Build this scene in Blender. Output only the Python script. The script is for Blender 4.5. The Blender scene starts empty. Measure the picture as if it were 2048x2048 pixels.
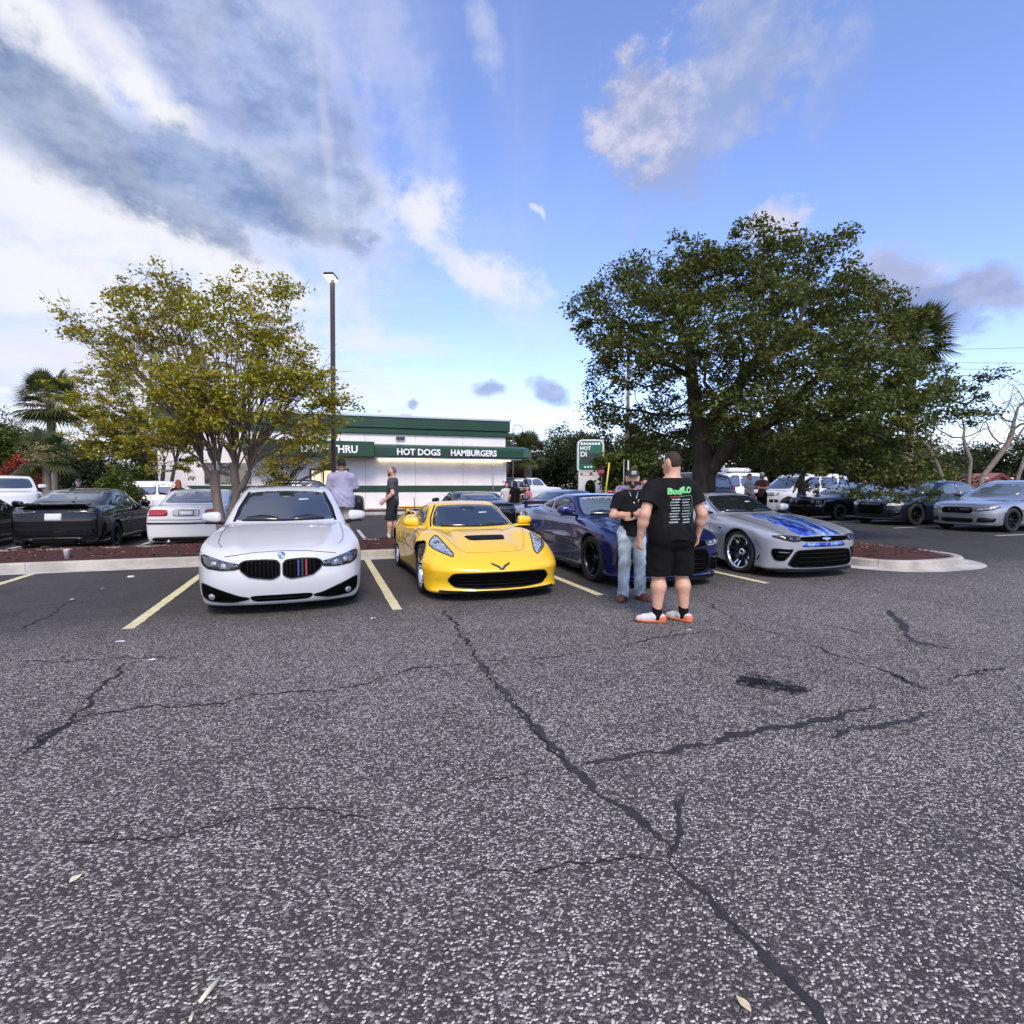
import bpy, math, random
import numpy as np
from mathutils import Vector, Matrix
from mathutils.geometry import delaunay_2d_cdt

rnd = random.Random(7)
RS = np.random.RandomState(11)
SC = bpy.context.scene
COL = SC.collection
R = math.radians

# ---------------------------------------------------------------- camera
YAW = R(18.8); PITCH = R(2.78); HCAM = 1.5; FPX = 1113.0
cam_d = bpy.data.cameras.new('camera'); cam = bpy.data.objects.new('camera', cam_d); COL.objects.link(cam)
cam_d.sensor_width = 36.0; cam_d.lens = 36.0 * FPX / 2048.0; cam_d.clip_start = 0.05; cam_d.clip_end = 2000
cam.location = (0, 0, HCAM); cam.rotation_euler = (R(90) - PITCH, 0, -YAW)
SC.camera = cam
CY, SY = math.cos(YAW), math.sin(YAW)
def hgt(x, y):                       # the lot rises a little towards the far row on the right
    a = min(max((x - 11.5) / 4.5, 0), 1)
    return 0.2 * a * a * (3 - 2 * a)
def at(px, py, h=0.0):               # a pixel of the photograph -> the point of the level h under it
    x = (px - 1024) / FPX; d = (1024 - py) / FPX
    y = math.cos(PITCH) + d * math.sin(PITCH); z = -math.sin(PITCH) + d * math.cos(PITCH)
    t = (h - HCAM) / z; x *= t; y *= t
    return (x * CY + y * SY, -x * SY + y * CY)
def atd(px, dist):                   # a pixel column and a depth -> ground position
    x = (px - 1024) / FPX * dist
    return (x * CY + dist * SY, -x * SY + dist * CY)
def zat(py, dist):                   # height seen at row py at that depth
    return HCAM + (970 - py) / FPX * dist

# ---------------------------------------------------------------- world
class V:
    nt = None
    def __init__(s, o): s.o = o
    @staticmethod
    def m(op, *a, clamp=False):
        n = V.nt.nodes.new('ShaderNodeMath'); n.operation = op; n.use_clamp = clamp
        for i, x in enumerate(a):
            if isinstance(x, V): V.nt.links.new(x.o, n.inputs[i])
            else: n.inputs[i].default_value = x
        return V(n.outputs[0])
    def __add__(s, b): return V.m('ADD', s, b)
    __radd__ = __add__
    def __sub__(s, b): return V.m('SUBTRACT', s, b)
    def __rsub__(s, b): return V.m('SUBTRACT', b, s)
    def __mul__(s, b): return V.m('MULTIPLY', s, b)
    __rmul__ = __mul__
    def __truediv__(s, b): return V.m('DIVIDE', s, b)
def ss(x, a, b):                     # smoothstep
    n = V.nt.nodes.new('ShaderNodeMapRange'); n.interpolation_type = 'SMOOTHSTEP'
    V.nt.links.new(x.o, n.inputs[0]); n.inputs[1].default_value = a; n.inputs[2].default_value = b
    return V(n.outputs[0])
def comb(x, y, z):
    n = V.nt.nodes.new('ShaderNodeCombineXYZ')
    for i, q in enumerate((x, y, z)):
        if isinstance(q, V): V.nt.links.new(q.o, n.inputs[i])
        else: n.inputs[i].default_value = q
    return V(n.outputs[0])
def noise(vec, scale, detail=5, rough=0.55, dist=0.0, col=False):
    n = V.nt.nodes.new('ShaderNodeTexNoise'); n.inputs['Scale'].default_value = scale
    n.inputs['Detail'].default_value = detail; n.inputs['Roughness'].default_value = rough; n.inputs['Distortion'].default_value = dist
    if vec is not None: V.nt.links.new(vec.o, n.inputs['Vector'])
    return V(n.outputs[1 if col else 0])
def mixc(f, a, b, mode='MIX'):
    n = V.nt.nodes.new('ShaderNodeMix'); n.data_type = 'RGBA'; n.blend_type = mode
    for i, q in ((0, f), (6, a), (7, b)):
        if isinstance(q, V): V.nt.links.new(q.o, n.inputs[i])
        elif i == 0: n.inputs[0].default_value = q
        else: n.inputs[i].default_value = (*q, 1)
    return V(n.outputs[2])
def lin(r, g, b):
    f = lambda c: (c / 255 / 12.92) if c < 10 else ((c / 255 + .055) / 1.055) ** 2.4
    return (f(r), f(g), f(b))

SC.cycles.max_bounces = 5; SC.cycles.diffuse_bounces = 2; SC.cycles.glossy_bounces = 3; SC.cycles.transmission_bounces = 2; SC.cycles.adaptive_threshold = 0.02
SUN_EL, SUN_AZ = R(46), R(-172)      # sun behind thin cloud, behind the camera (azimuth from +Y towards +X)
W = bpy.data.worlds.new('World'); SC.world = W; W.use_nodes = True
W.cycles.sampling_method = 'MANUAL'; W.cycles.sample_map_resolution = 256
V.nt = W.node_tree
bg = W.node_tree.nodes['Background']; SKYS = 0.13
tc = W.node_tree.nodes.new('ShaderNodeTexCoord')
sep = W.node_tree.nodes.new('ShaderNodeSeparateXYZ'); W.node_tree.links.new(tc.outputs['Generated'], sep.inputs[0])
dx, dy, dz = (V(sep.outputs[i]) for i in range(3))
sky = W.node_tree.nodes.new('ShaderNodeTexSky'); sky.sky_type = 'NISHITA'; sky.sun_disc = False
sky.sun_elevation = SUN_EL; sky.sun_rotation = SUN_AZ; sky.air_density = 1.0; sky.dust_density = 0.6; sky.ozone_density = 2.2
EXPO = 0.95
K = 1.0 / (SKYS * 2 ** EXPO)
fr = dx * SY + dy * CY; rt = dx * CY - dy * SY
az = V.m('ARCTAN2', rt, fr); el = V.m('ARCSINE', dz)
up = V.m('MAXIMUM', dz, 0.0) + 0.12
ae = comb(az, V.m('MAXIMUM', el, -0.03), 0.0)
def vmap(vec, loc=(0, 0, 0), rot=(0, 0, 0), scale=(1, 1, 1), kind='POINT'):
    n = V.nt.nodes.new('ShaderNodeMapping'); n.vector_type = kind
    n.inputs[1].default_value = loc; n.inputs[2].default_value = rot; n.inputs[3].default_value = scale
    V.nt.links.new(vec.o, n.inputs[0]); return V(n.outputs[0])
def vlen(vec):
    n = V.nt.nodes.new('ShaderNodeVectorMath'); n.operation = 'LENGTH'; V.nt.links.new(vec.o, n.inputs[0]); return V(n.outputs['Value'])
wob = noise(vmap(ae, scale=(6, 8, 1)), 1.0, 5, .6) - 0.5
wob2 = noise(vmap(ae, (0, 0, 3), scale=(22, 28, 1)), 1.0, 4, .65) - 0.5
fine = noise(vmap(ae, (0, 0, 7), scale=(9, 16, 1)), 1.0, 6, .62)
WA = wob * 1.9 + wob2 * 1.0; WB = wob * 1.6 + wob2 * 1.6; WC = wob * .6 + wob2 * .2
def cscale(c, k): return tuple(q * k for q in c)
col = mixc(1.0, V(sky.outputs[0]), (1.02, .97, 1.20), 'MULTIPLY')
def dirpx(px, py):
    x = (px - 1024) / FPX; e = (970 - py) / FPX
    return math.atan(x), math.atan(e / math.sqrt(1 + x * x))
def blob(px, py, wpx, hpx, ang, wb):                  # soft cloud mass: an ellipse on the sky with a noisy rim
    a0, e0 = dirpx(px, py)
    ra, rb = wpx / FPX / (1 + ((px - 1024) / FPX) ** 2), hpx / FPX
    return 1.0 - vlen(vmap(ae, (a0, e0, 0), (0, 0, R(ang)), (ra, rb, 1), 'TEXTURE')) + wb
def over(mask, colour):
    global col
    col = mixc(mask, col, colour if isinstance(colour, V) else cscale(colour, K))
# thin high cloud to the left, drawn out in streaks; goes on beyond the frame
pv = comb(rt / up, fr / up, 0.0)
streak = noise(vmap(pv, rot=(0, 0, R(-37)), scale=(.5, 2.6, 1)), 1.25, 6, .60, .5)
veil = noise(pv, .55, 2, .5)
left = ss(az, 0.20, -0.60)
cir = ss(streak * 0.75 + veil * 0.35 + left * 0.20 - 0.04, .52, .92) * (left * 0.92 + 0.04)
over(cir * 0.95, lin(242, 243, 252))
low = ss(el, .40, .02) * ss(az, .15, -.42)
over(low * ss(fine * .6 + streak * .6 + low * .14, .46, .84) * 0.62, lin(244, 240, 246))
over(low * ss(streak, .56, .36) * 0.55, lin(176, 196, 234))
midv = ss(az, .28, -.05) * ss(el, .02, .35)
rad = noise(vmap(pv, rot=(0, 0, R(-8)), scale=(2.4, .35, 1)), 1.0, 5, .6, .4)
over(midv * ss(rad, .40, .72) * 0.42, lin(206, 210, 246))
over(ss(blob(250, 740, 420, 150, 0, WC), -.3, 1.0) * 0.5, lin(244, 226, 216))
# big grey bank on the left with bright torn edges
def bank(px, py, w, h, a, dk=(118, 140, 180), s=0.85):
    b = blob(px, py, w, h, a, WA)
    over(ss(b, -.60, .20) * 0.35 * s, lin(236, 237, 248))
    over(ss(b, -.20, .45) * s, mixc(ss(fine, .36, .66), cscale(lin(*dk), K), cscale(lin(dk[0] + 46, dk[1] + 42, dk[2] + 34), K)))
bank(430, 110, 340, 120, -40, (122, 146, 200), .78)
bank(600, 250, 190, 110, -50, (124, 150, 204), .72)
# bright torn streaks under and between the banks
for (px, py, w, h, a, s) in ((110, 90, 240, 40, -36, .95), (330, 230, 170, 34, -36, .95), (130, 430, 360, 60, -22, .9), (430, 520, 320, 50, -20, .95), (60, 570, 260, 40, -14, .8), (300, 610, 330, 40, -10, .8), (500, 640, 160, 60, -30, .6), (-500, 520, 500, 90, -10, .8)):
    over(ss(blob(px, py, w, h, a, WB), -.45, .75) * s, lin(248, 248, 253))
bank(40, 205, 400, 55, -28, (126, 146, 186), .85)
bank(250, 320, 340, 58, -26, (108, 132, 176), .92)
bank(500, 400, 260, 58, -12, (112, 138, 186), .9)
bank(660, 385, 90, 50, 0, (136, 160, 206), .6)
bank(-500, 250, 500, 130, -20, (120, 140, 180), .8)
bank(-1800, 300, 900, 160, -10, (136, 152, 186), .7)
# cirrus wisps in the middle
for (px, py, w, h, a, s) in ((664, 300, 14, 150, 6, .25), (790, 160, 70, 270, 30, .25), (900, 520, 170, 30, -40, .6), (860, 440, 72, 52, 0, .97),
                             (985, 560, 115, 40, -20, .9), (700, 620, 60, 210, 25, .35), (970, 80, 34, 80, 18, .35), (760, 690, 190, 26, -4, .5), (800, 780, 280, 40, 0, .6), (1070, 430, 16, 6, -30, .7), (1084, 440, 6, 13, 20, .6),
                             (1050, 640, 140, 60, -30, .22), (1230, 880, 260, 22, -3, .4)):
    over(ss(blob(px, py, w, h, a, WB), -.25, .85) * s, lin(240, 241, 252))
# soft cumulus to the right
lit = ss(fine * .8 + wob2 * .5, .30, .60)
for (px, py, w, h, a, dk, s) in ((1400, 230, 240, 120, 30, (160, 176, 218), .7), (1270, 255, 125, 100, 10, (166, 176, 214), .88), (1480, 90, 85, 150, -28, (152, 172, 218), .6), (1640, 190, 60, 110, -25, (150, 174, 228), .35),
                                 (1530, 462, 80, 48, 10, (214, 214, 236), .98), (1790, 560, 140, 50, -14, (176, 182, 218), .92), (1860, 625, 130, 56, 10, (140, 158, 208), .88), (1975, 580, 70, 60, 50, (160, 170, 214), .92),
                                 (975, 780, 40, 18, 10, (148, 166, 206), .8), (1100, 785, 46, 28, -30, (142, 160, 206), .85), (828, 808, 16, 13, 0, (150, 164, 204), .8), (2600, 620, 300, 80, 0, (160, 172, 212), .8), (3600, 500, 500, 90, 0, (170, 178, 212), .7)):
    hi = (222, 220, 240) if dk[0] > 165 else (184, 194, 228)
    over(ss(blob(px, py, w, h, a, WB), -.12, .62) * s, mixc(lit, cscale(lin(*dk), K), cscale(lin(*hi), K)))
W.node_tree.links.new(col.o, bg.inputs[0]); bg.inputs[1].default_value = SKYS

# ---------------------------------------------------------------- sun, exposure
sun_d = bpy.data.lights.new('sun', 'SUN'); sun_d.energy = 1.5; sun_d.angle = R(18); sun_d.color = (1.0, .89, .72)
sun = bpy.data.objects.new('sun', sun_d); COL.objects.link(sun)
sdir = Vector((math.sin(SUN_AZ) * math.cos(SUN_EL), math.cos(SUN_AZ) * math.cos(SUN_EL), math.sin(SUN_EL)))
sun.rotation_euler = sdir.to_track_quat('Z', 'Y').to_euler(); sun.location = sdir * 60
SC.view_settings.view_transform = 'Standard'; SC.view_settings.look = 'None'
SC.view_settings.exposure = EXPO; SC.view_settings.gamma = 1.0; SC.view_settings.use_curve_mapping = False

# ---------------------------------------------------------------- materials
MATS = {}
def mat(name, col, rough=.6, metal=0.0, coat=0.0, spec=.5, ior=None, emit=None, estr=0, var=0.0, vscale=6.0, bump=0.0, bscale=60.0, coatr=.04, stretch=None, col2=None, sheen=0, trans=0):
    """Principled material with noise in its colour and relief."""
    if name in MATS: return MATS[name]
    m = bpy.data.materials.new(name); m.use_nodes = True; MATS[name] = m
    nt = m.node_tree; V.nt = nt; b = nt.nodes['Principled BSDF']
    b.inputs['Base Color'].default_value = (*col, 1); b.inputs['Roughness'].default_value = rough; b.inputs['Metallic'].default_value = metal
    b.inputs['Coat Weight'].default_value = coat; b.inputs['Coat Roughness'].default_value = coatr; b.inputs['Specular IOR Level'].default_value = spec
    if ior: b.inputs['IOR'].default_value = ior
    if emit: b.inputs['Emission Color'].default_value = (*emit, 1); b.inputs['Emission Strength'].default_value = estr
    if sheen: b.inputs['Sheen Weight'].default_value = sheen
    if trans: b.inputs['Transmission Weight'].default_value = trans
    if var or bump:
        t = nt.nodes.new('ShaderNodeTexCoord'); vec = V(t.outputs['Object'])
        if stretch: vec = vmap(vec, scale=stretch)
    if var:
        n = noise(vec, vscale, 5, .6)
        c2 = col2 or tuple(min(1, c * (1 + var)) for c in col); c1 = tuple(c * (1 - var) for c in col) if not col2 else col
        c = mixc(ss(n, .32, .68), c1, c2); nt.links.new(c.o, b.inputs['Base Color'])
    if bump:
        bn = nt.nodes.new('ShaderNodeBump'); bn.inputs['Strength'].default_value = bump; bn.inputs['Distance'].default_value = .02
        nt.links.new(noise(vec, bscale, 4, .6).o, bn.inputs['Height']); nt.links.new(bn.outputs[0], b.inputs['Normal'])
    return m
def paint(name, col, metal=0.0, rough=.35, spec=.5, coat=1.0): return mat('paint_' + name, col, rough=rough, metal=metal, coat=coat, coatr=.03, spec=spec)
M_GLASS = mat('tinted_glass', (.03, .038, .046), rough=.02, ior=2.45, spec=.5)
M_GLASSC = mat('clear_glass', (.10, .13, .15), rough=.02, ior=2.0)
M_BLACK = mat('black_plastic', (.005, .005, .006), rough=.4, spec=.25, var=.2, vscale=20)
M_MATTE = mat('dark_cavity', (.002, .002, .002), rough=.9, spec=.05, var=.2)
M_TYRE = mat('tyre_rubber', (.014, .014, .015), rough=.75, var=.3, vscale=14, bump=.1, bscale=90)
M_CHROME = mat('chrome', (.75, .76, .78), rough=.08, metal=1.0)
M_ALLOY = mat('alloy', (.55, .56, .58), rough=.22, metal=1.0)
M_LENS = mat('lamp_lens', (.30, .33, .36), rough=.06, ior=1.8, coat=.6, var=.6, vscale=22)
M_LENSD = mat('smoked_lens', (.045, .048, .052), rough=.05, ior=1.8, coat=.5, var=.7, vscale=25)
M_RED = mat('tail_lens', (.35, .008, .010), rough=.12, coat=.8, var=.4, vscale=30)
M_PLATE = mat('plate_white', (.62, .63, .64), rough=.4, var=.15, vscale=70)
M_SEAM = mat('seam', (.01, .01, .011), rough=.8)

# ---------------------------------------------------------------- objects
def link(name, me, m=None, parent=None, loc=None, rot=None):
    o = bpy.data.objects.new(name, me); COL.objects.link(o)
    if m is not None and me is not None and not me.materials: me.materials.append(m)
    if parent is not None: o.parent = parent
    if loc is not None: o.location = loc
    if rot is not None: o.rotation_euler = rot
    return o
def tag(o, label, cat=None, group=None, kind=None):
    if label: o['label'] = label
    if cat: o['category'] = cat
    if group: o['group'] = group
    if kind: o['kind'] = kind
    return o
def thing(name, label, cat, loc=(0, 0, 0), rz=0.0, group=None):
    o = bpy.data.objects.new(name, None); COL.objects.link(o); o.location = loc; o.rotation_euler = (0, 0, rz)
    o.empty_display_size = .2
    return tag(o, label, cat, group)
def mesh(verts, faces, name='mesh', smooth=False, mats=None, midx=None):
    me = bpy.data.meshes.new(name)
    if isinstance(faces, np.ndarray):
        v = np.asarray(verts, np.float32); nf, k = faces.shape
        me.vertices.add(len(v)); me.vertices.foreach_set('co', v.ravel())
        me.loops.add(nf * k); me.loops.foreach_set('vertex_index', faces.astype(np.int32).ravel())
        me.polygons.add(nf); me.polygons.foreach_set('loop_start', np.arange(0, nf * k, k, dtype=np.int32))
        me.polygons.foreach_set('loop_total', np.full(nf, k, np.int32))
    else:
        me.from_pydata([tuple(map(float, q)) for q in verts], [], [tuple(map(int, f)) for f in faces])
    if mats:
        for q in mats: me.materials.append(q)
    if midx is not None: me.polygons.foreach_set('material_index', np.asarray(midx, np.int32))
    if smooth: me.polygons.foreach_set('use_smooth', np.ones(len(me.polygons), bool))
    me.update(); me.validate()
    return me
class MB:
    """collects boxes, tubes and lathes into one mesh"""
    def __init__(s): s.v = []; s.f = []; s.sm = []
    def add(s, v, f, sm=False):
        n = len(s.v); s.v += [tuple(q) for q in v]; s.f += [tuple(i + n for i in q) for q in f]; s.sm += [sm] * len(f); return s
    def box(s, x0, x1, y0, y1, z0, z1, b=0.0, M=None):
        if b <= 0:
            v = [(x, y, z) for x in (x0, x1) for y in (y0, y1) for z in (z0, z1)]
            f = [(0, 1, 3, 2), (4, 6, 7, 5), (0, 4, 5, 1), (2, 3, 7, 6), (0, 2, 6, 4), (1, 5, 7, 3)]
        else:                                                        # chamfered box
            b = min(b, (x1 - x0) * .45, (y1 - y0) * .45, (z1 - z0) * .45); v = []; idx = {}
            for i, x in enumerate((x0, x1)):
                for j, y in enumerate((y0, y1)):
                    for k, z in enumerate((z0, z1)):
                        sx, sy, sz = (b if i == 0 else -b), (b if j == 0 else -b), (b if k == 0 else -b)
                        for a, q in enumerate(((x, y + sy, z + sz), (x + sx, y, z + sz), (x + sx, y + sy, z))):
                            idx[i, j, k, a] = len(v); v.append(q)
            f = []
            for i in (0, 1):
                q = [idx[i, 0, 0, 0], idx[i, 1, 0, 0], idx[i, 1, 1, 0], idx[i, 0, 1, 0]]; f.append(q if i else q[::-1])
                q = [idx[0, i, 0, 1], idx[0, i, 1, 1], idx[1, i, 1, 1], idx[1, i, 0, 1]]; f.append(q if i else q[::-1])
                q = [idx[0, 0, i, 2], idx[1, 0, i, 2], idx[1, 1, i, 2], idx[0, 1, i, 2]]; f.append(q if i else q[::-1])
            for a in (0, 1):
                for c in (0, 1):
                    f.append([idx[a, c, 0, 0], idx[a, c, 1, 0], idx[a, c, 1, 1], idx[a, c, 0, 1]])
                    f.append([idx[a, 0, c, 0], idx[a, 1, c, 0], idx[a, 1, c, 2], idx[a, 0, c, 2]])
                    f.append([idx[0, a, c, 1], idx[1, a, c, 1], idx[1, a, c, 2], idx[0, a, c, 2]])
                    for d in (0, 1): f.append([idx[a, c, d, 0], idx[a, c, d, 1], idx[a, c, d, 2]])
        if M is not None: v = [M @ Vector(q) for q in v]
        return s.add(v, f)
    def tube(s, pts, r, n=8, cap=True, sm=True):
        pts = [Vector(p) for p in pts]; m = len(pts); rr = r if isinstance(r, (list, tuple)) else [r] * m
        v = []; f = []; u = None
        for i, p in enumerate(pts):
            t = (pts[min(i + 1, m - 1)] - pts[max(i - 1, 0)]).normalized()
            if u is None: u = t.orthogonal().normalized()
            u = (u - t * u.dot(t)); u = u.normalized() if u.length > 1e-6 else t.orthogonal().normalized(); w = t.cross(u)
            for k in range(n):
                a = 2 * math.pi * k / n; v.append(p + (u * math.cos(a) + w * math.sin(a)) * rr[i])
        for i in range(m - 1):
            for k in range(n): f.append((i * n + k, i * n + (k + 1) % n, (i + 1) * n + (k + 1) % n, (i + 1) * n + k))
        if cap: f.append(tuple(range(n))[::-1]); f.append(tuple((m - 1) * n + k for k in range(n)))
        return s.add(v, f, sm)
    def lathe(s, prof, n=24, axis='z', at=(0, 0, 0), closed=False, sm=True):
        v = []; f = []; m = len(prof)
        for (r, h) in prof:
            for k in range(n):
                a = 2 * math.pi * k / n; c, d = r * math.cos(a), r * math.sin(a)
                q = {'z': (c, d, h), 'y': (c, h, d), 'x': (h, c, d)}[axis]
                v.append((q[0] + at[0], q[1] + at[1], q[2] + at[2]))
        for i in range(m if closed else m - 1):
            j = (i + 1) % m
            for k in range(n):
                q = (i * n + k, i * n + (k + 1) % n, j * n + (k + 1) % n, j * n + k); f.append(q if axis != 'y' else q[::-1])
        return s.add(v, f, sm)
    def prism(s, poly, d, axis='y', at=0.0, sm=False):
        n = len(poly); e = {'y': lambda p, h: (p[0], h, p[1]), 'x': lambda p, h: (h, p[0], p[1]), 'z': lambda p, h: (p[0], p[1], h)}[axis]
        v = [e(p, at) for p in poly] + [e(p, at + d) for p in poly]
        f = [tuple(range(n))[::-1], tuple(range(n, 2 * n))] + [(i, (i + 1) % n, n + (i + 1) % n, n + i) for i in range(n)]
        return s.add(v, f, sm)
    def xf(s, M): s.v = [tuple(M @ Vector(q)) for q in s.v]; return s
    def me(s, name='mesh'):
        m = mesh(s.v, s.f, name)
        if any(s.sm): m.polygons.foreach_set('use_smooth', np.array(s.sm, bool)); 
        return m
    def obj(s, name, m, parent=None, loc=None, rot=None): return link(name, s.me(name), m, parent, loc, rot)
def copy_tree(o, parent=None):
    c = o.copy(); COL.objects.link(c)
    if parent is not None: c.parent = parent
    for ch in o.children: copy_tree(ch, c)
    return c

# ---------------------------------------------------------------- smooth solids: fields -> meshes
def tab(*pts):                       # monotone cubic through the points, as a fast lookup
    x = np.array([p[0] for p in pts], float); y = np.array([p[1] for p in pts], float)
    h = np.diff(x); d = np.diff(y) / h; m = np.zeros(len(x)); m[0], m[-1] = d[0], d[-1]
    for i in range(1, len(x) - 1):
        if d[i - 1] * d[i] > 0: w1, w2 = 2 * h[i] + h[i - 1], h[i] + 2 * h[i - 1]; m[i] = (w1 + w2) / (w1 / d[i - 1] + w2 / d[i])
    X = np.linspace(x[0], x[-1], 500); k = np.clip(np.searchsorted(x, X) - 1, 0, len(x) - 2); t = (X - x[k]) / h[k]
    Y = (2 * t**3 - 3 * t**2 + 1) * y[k] + (t**3 - 2 * t**2 + t) * h[k] * m[k] + (-2 * t**3 + 3 * t**2) * y[k + 1] + (t**3 - t**2) * h[k] * m[k + 1]
    return lambda v: np.interp(v, X, Y)
def smax(a, b, k):
    h = np.maximum(k - np.abs(a - b), 0) / k
    return np.maximum(a, b) + h * h * k * .25
def smin(a, b, k): return -smax(-a, -b, k)
def nets(f, lo, hi, h, sym=False, it=2):
    """surface nets over field f(X,Y,Z) < 0 inside; vertices slid onto the surface"""
    ax = [np.arange(lo[i], hi[i] + h, h) for i in range(3)]
    if sym:
        ny = int(math.ceil(hi[1] / h)); yh = (np.arange(ny) + .5) * h; ax[1] = np.concatenate([-yh[::-1], yh])
        g = np.broadcast_to(f(ax[0][:, None, None], yh[None, :, None], ax[2][None, None, :]), (len(ax[0]), ny, len(ax[2])))
        g = np.concatenate([g[:, ::-1], g], 1)
    else:
        g = np.broadcast_to(f(ax[0][:, None, None], ax[1][None, :, None], ax[2][None, None, :]), tuple(map(len, ax)))
    s = g < 0; c = s[:-1].astype(np.int8) + s[1:]; c = c[:, :-1] + c[:, 1:]; c = c[:, :, :-1] + c[:, :, 1:]
    I, J, Kk = np.nonzero((c > 0) & (c < 8)); n = len(I)
    ids = np.full(c.shape, -1, np.int64); ids[I, J, Kk] = np.arange(n)
    P = np.zeros((n, 3)); cnt = np.zeros(n); cor = [(a, b, d) for a in (0, 1) for b in (0, 1) for d in (0, 1)]
    val = {q: g[I + q[0], J + q[1], Kk + q[2]] for q in cor}
    for q in cor:
        for a in range(3):
            if q[a]: continue
            r = list(q); r[a] = 1; r = tuple(r); va, vb = val[q], val[r]; mk = (va < 0) != (vb < 0)
            t = np.where(mk, va / np.where(mk, va - vb, 1), 0); p = np.zeros((n, 3)) + np.array(q); p[:, a] = t
            P += p * mk[:, None]; cnt += mk
    P = P / cnt[:, None] + np.stack([I, J, Kk], 1)
    P = np.stack([ax[a][0] + P[:, a] * h for a in range(3)], 1)
    F = []
    for a in range(3):
        b, d = (a + 1) % 3, (a + 2) % 3
        s0 = [slice(1, -1)] * 3; s1 = [slice(1, -1)] * 3; s0[a] = slice(0, -1); s1[a] = slice(1, None)
        u, w = s[tuple(s0)], s[tuple(s1)]; q = np.argwhere(u != w)
        if not len(q): continue
        flip = u[tuple(q.T)]; off = np.ones(3, int); off[a] = 0; q = q + off
        def cid(ob, od):
            e = q.copy(); e[:, b] -= ob; e[:, d] -= od; return ids[e[:, 0], e[:, 1], e[:, 2]]
        qa = np.stack([cid(1, 1), cid(0, 1), cid(0, 0), cid(1, 0)], 1); F.append(np.where(flip[:, None], qa, qa[:, ::-1]))
    F = np.concatenate(F)
    for _ in range(it):
        v = f(P[:, 0], P[:, 1], P[:, 2]); G = grad(f, P); gg = (G * G).sum(1) + 1e-6
        st = np.clip(v / gg, -h, h)
        P = P - G * st[:, None] * np.minimum(1, .8 * h / np.maximum(np.abs(st) * np.sqrt(gg), 1e-9))[:, None]
    return P, F
def grad(f, P, e=.004):
    G = np.zeros_like(P)
    for a in range(3):
        q = P.copy(); q[:, a] += e; r = P.copy(); r[:, a] -= e
        G[:, a] = (f(q[:, 0], q[:, 1], q[:, 2]) - f(r[:, 0], r[:, 1], r[:, 2])) / (2 * e)
    return G
VIEW = {'front': (0, 1, (1, 2)), 'rear': (0, -1, (1, 2)), 'left': (1, 1, (0, 2)), 'right': (1, -1, (0, 2)), 'top': (2, 1, (0, 1))}
def project(f, view, q, reach, depth=None):
    """points given in a flat view -> points on the solid seen in that view, with normals"""
    a, sg, (b, c) = VIEW[view]; q = np.asarray(q, float); n = len(q); P = np.zeros((n, 3)); P[:, b] = q[:, 0]; P[:, c] = q[:, 1]
    ts = np.linspace(reach, -reach * .6 if depth is None else reach - depth, 220)
    T = np.broadcast_to(ts[None], (n, len(ts))); Q = [np.broadcast_to(P[:, i:i + 1], T.shape) for i in range(3)]; Q[a] = T * sg
    ins = f(*Q) < 0; k = np.argmax(ins, 1); hit = ins.any(1); k = np.where(k == 0, 1, k)
    lo, hi = ts[k - 1], ts[k]
    for _ in range(12):
        m = (lo + hi) / 2; P[:, a] = m * sg; i = f(P[:, 0], P[:, 1], P[:, 2]) < 0
        hi = np.where(i, m, hi); lo = np.where(i, lo, m)
    P[:, a] = hi * sg
    if (~hit).any() and hit.any(): P[~hit, a] = P[hit, a].mean()
    N = grad(f, P); N /= np.linalg.norm(N, axis=1)[:, None] + 1e-9
    return P, N
def chaikin(p, it=2, closed=True, r=.25):
    p = [tuple(q) for q in p]
    for _ in range(it):
        o = []; n = len(p)
        for i in range(n if closed else n - 1):
            a, b = p[i], p[(i + 1) % n]
            o += [tuple(x * (1 - r) + y * r for x, y in zip(a, b)), tuple(x * r + y * (1 - r) for x, y in zip(a, b))]
        p = o if closed else [p[0]] + o + [p[-1]]
        r = .25
    return p
def inside(poly, pts):
    x, y = pts[:, 0], pts[:, 1]; r = np.zeros(len(pts), bool); n = len(poly)
    for i in range(n):
        (x0, y0), (x1, y1) = poly[i], poly[(i + 1) % n]
        if y0 == y1: continue
        r ^= ((y0 > y) != (y1 > y)) & (x < (x1 - x0) * (y - y0) / (y1 - y0) + x0)
    return r
def densify(p, d, closed=True):
    o = []; n = len(p)
    for i in range(n if closed else n - 1):
        a, b = np.array(p[i]), np.array(p[(i + 1) % n]); k = max(1, int(math.ceil(np.linalg.norm(b - a) / d)))
        o += [tuple(a + (b - a) * j / k) for j in range(k)]
    return o if closed else o + [tuple(p[-1])]
def fill2d(poly, d):
    b = densify(poly, d); n = len(b); A = np.array(b); lo, hi = A.min(0), A.max(0)
    gx, gy = np.meshgrid(np.arange(lo[0] + d / 2, hi[0], d), np.arange(lo[1] + d / 2, hi[1], d)); g = np.stack([gx.ravel(), gy.ravel()], 1)
    if len(g): g = g[inside(b, g)]
    if len(g):
        dm = np.min(np.linalg.norm(g[:, None] - A[None], axis=2), 1); g = g[dm > d * .45]
    pts = [Vector(q) for q in b] + [Vector(q) for q in g]
    r = delaunay_2d_cdt(pts, [(i, (i + 1) % n) for i in range(n)], [], 1, 1e-6)
    return np.array([tuple(q) for q in r[0]]), [tuple(t) for t in r[2]], n
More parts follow.
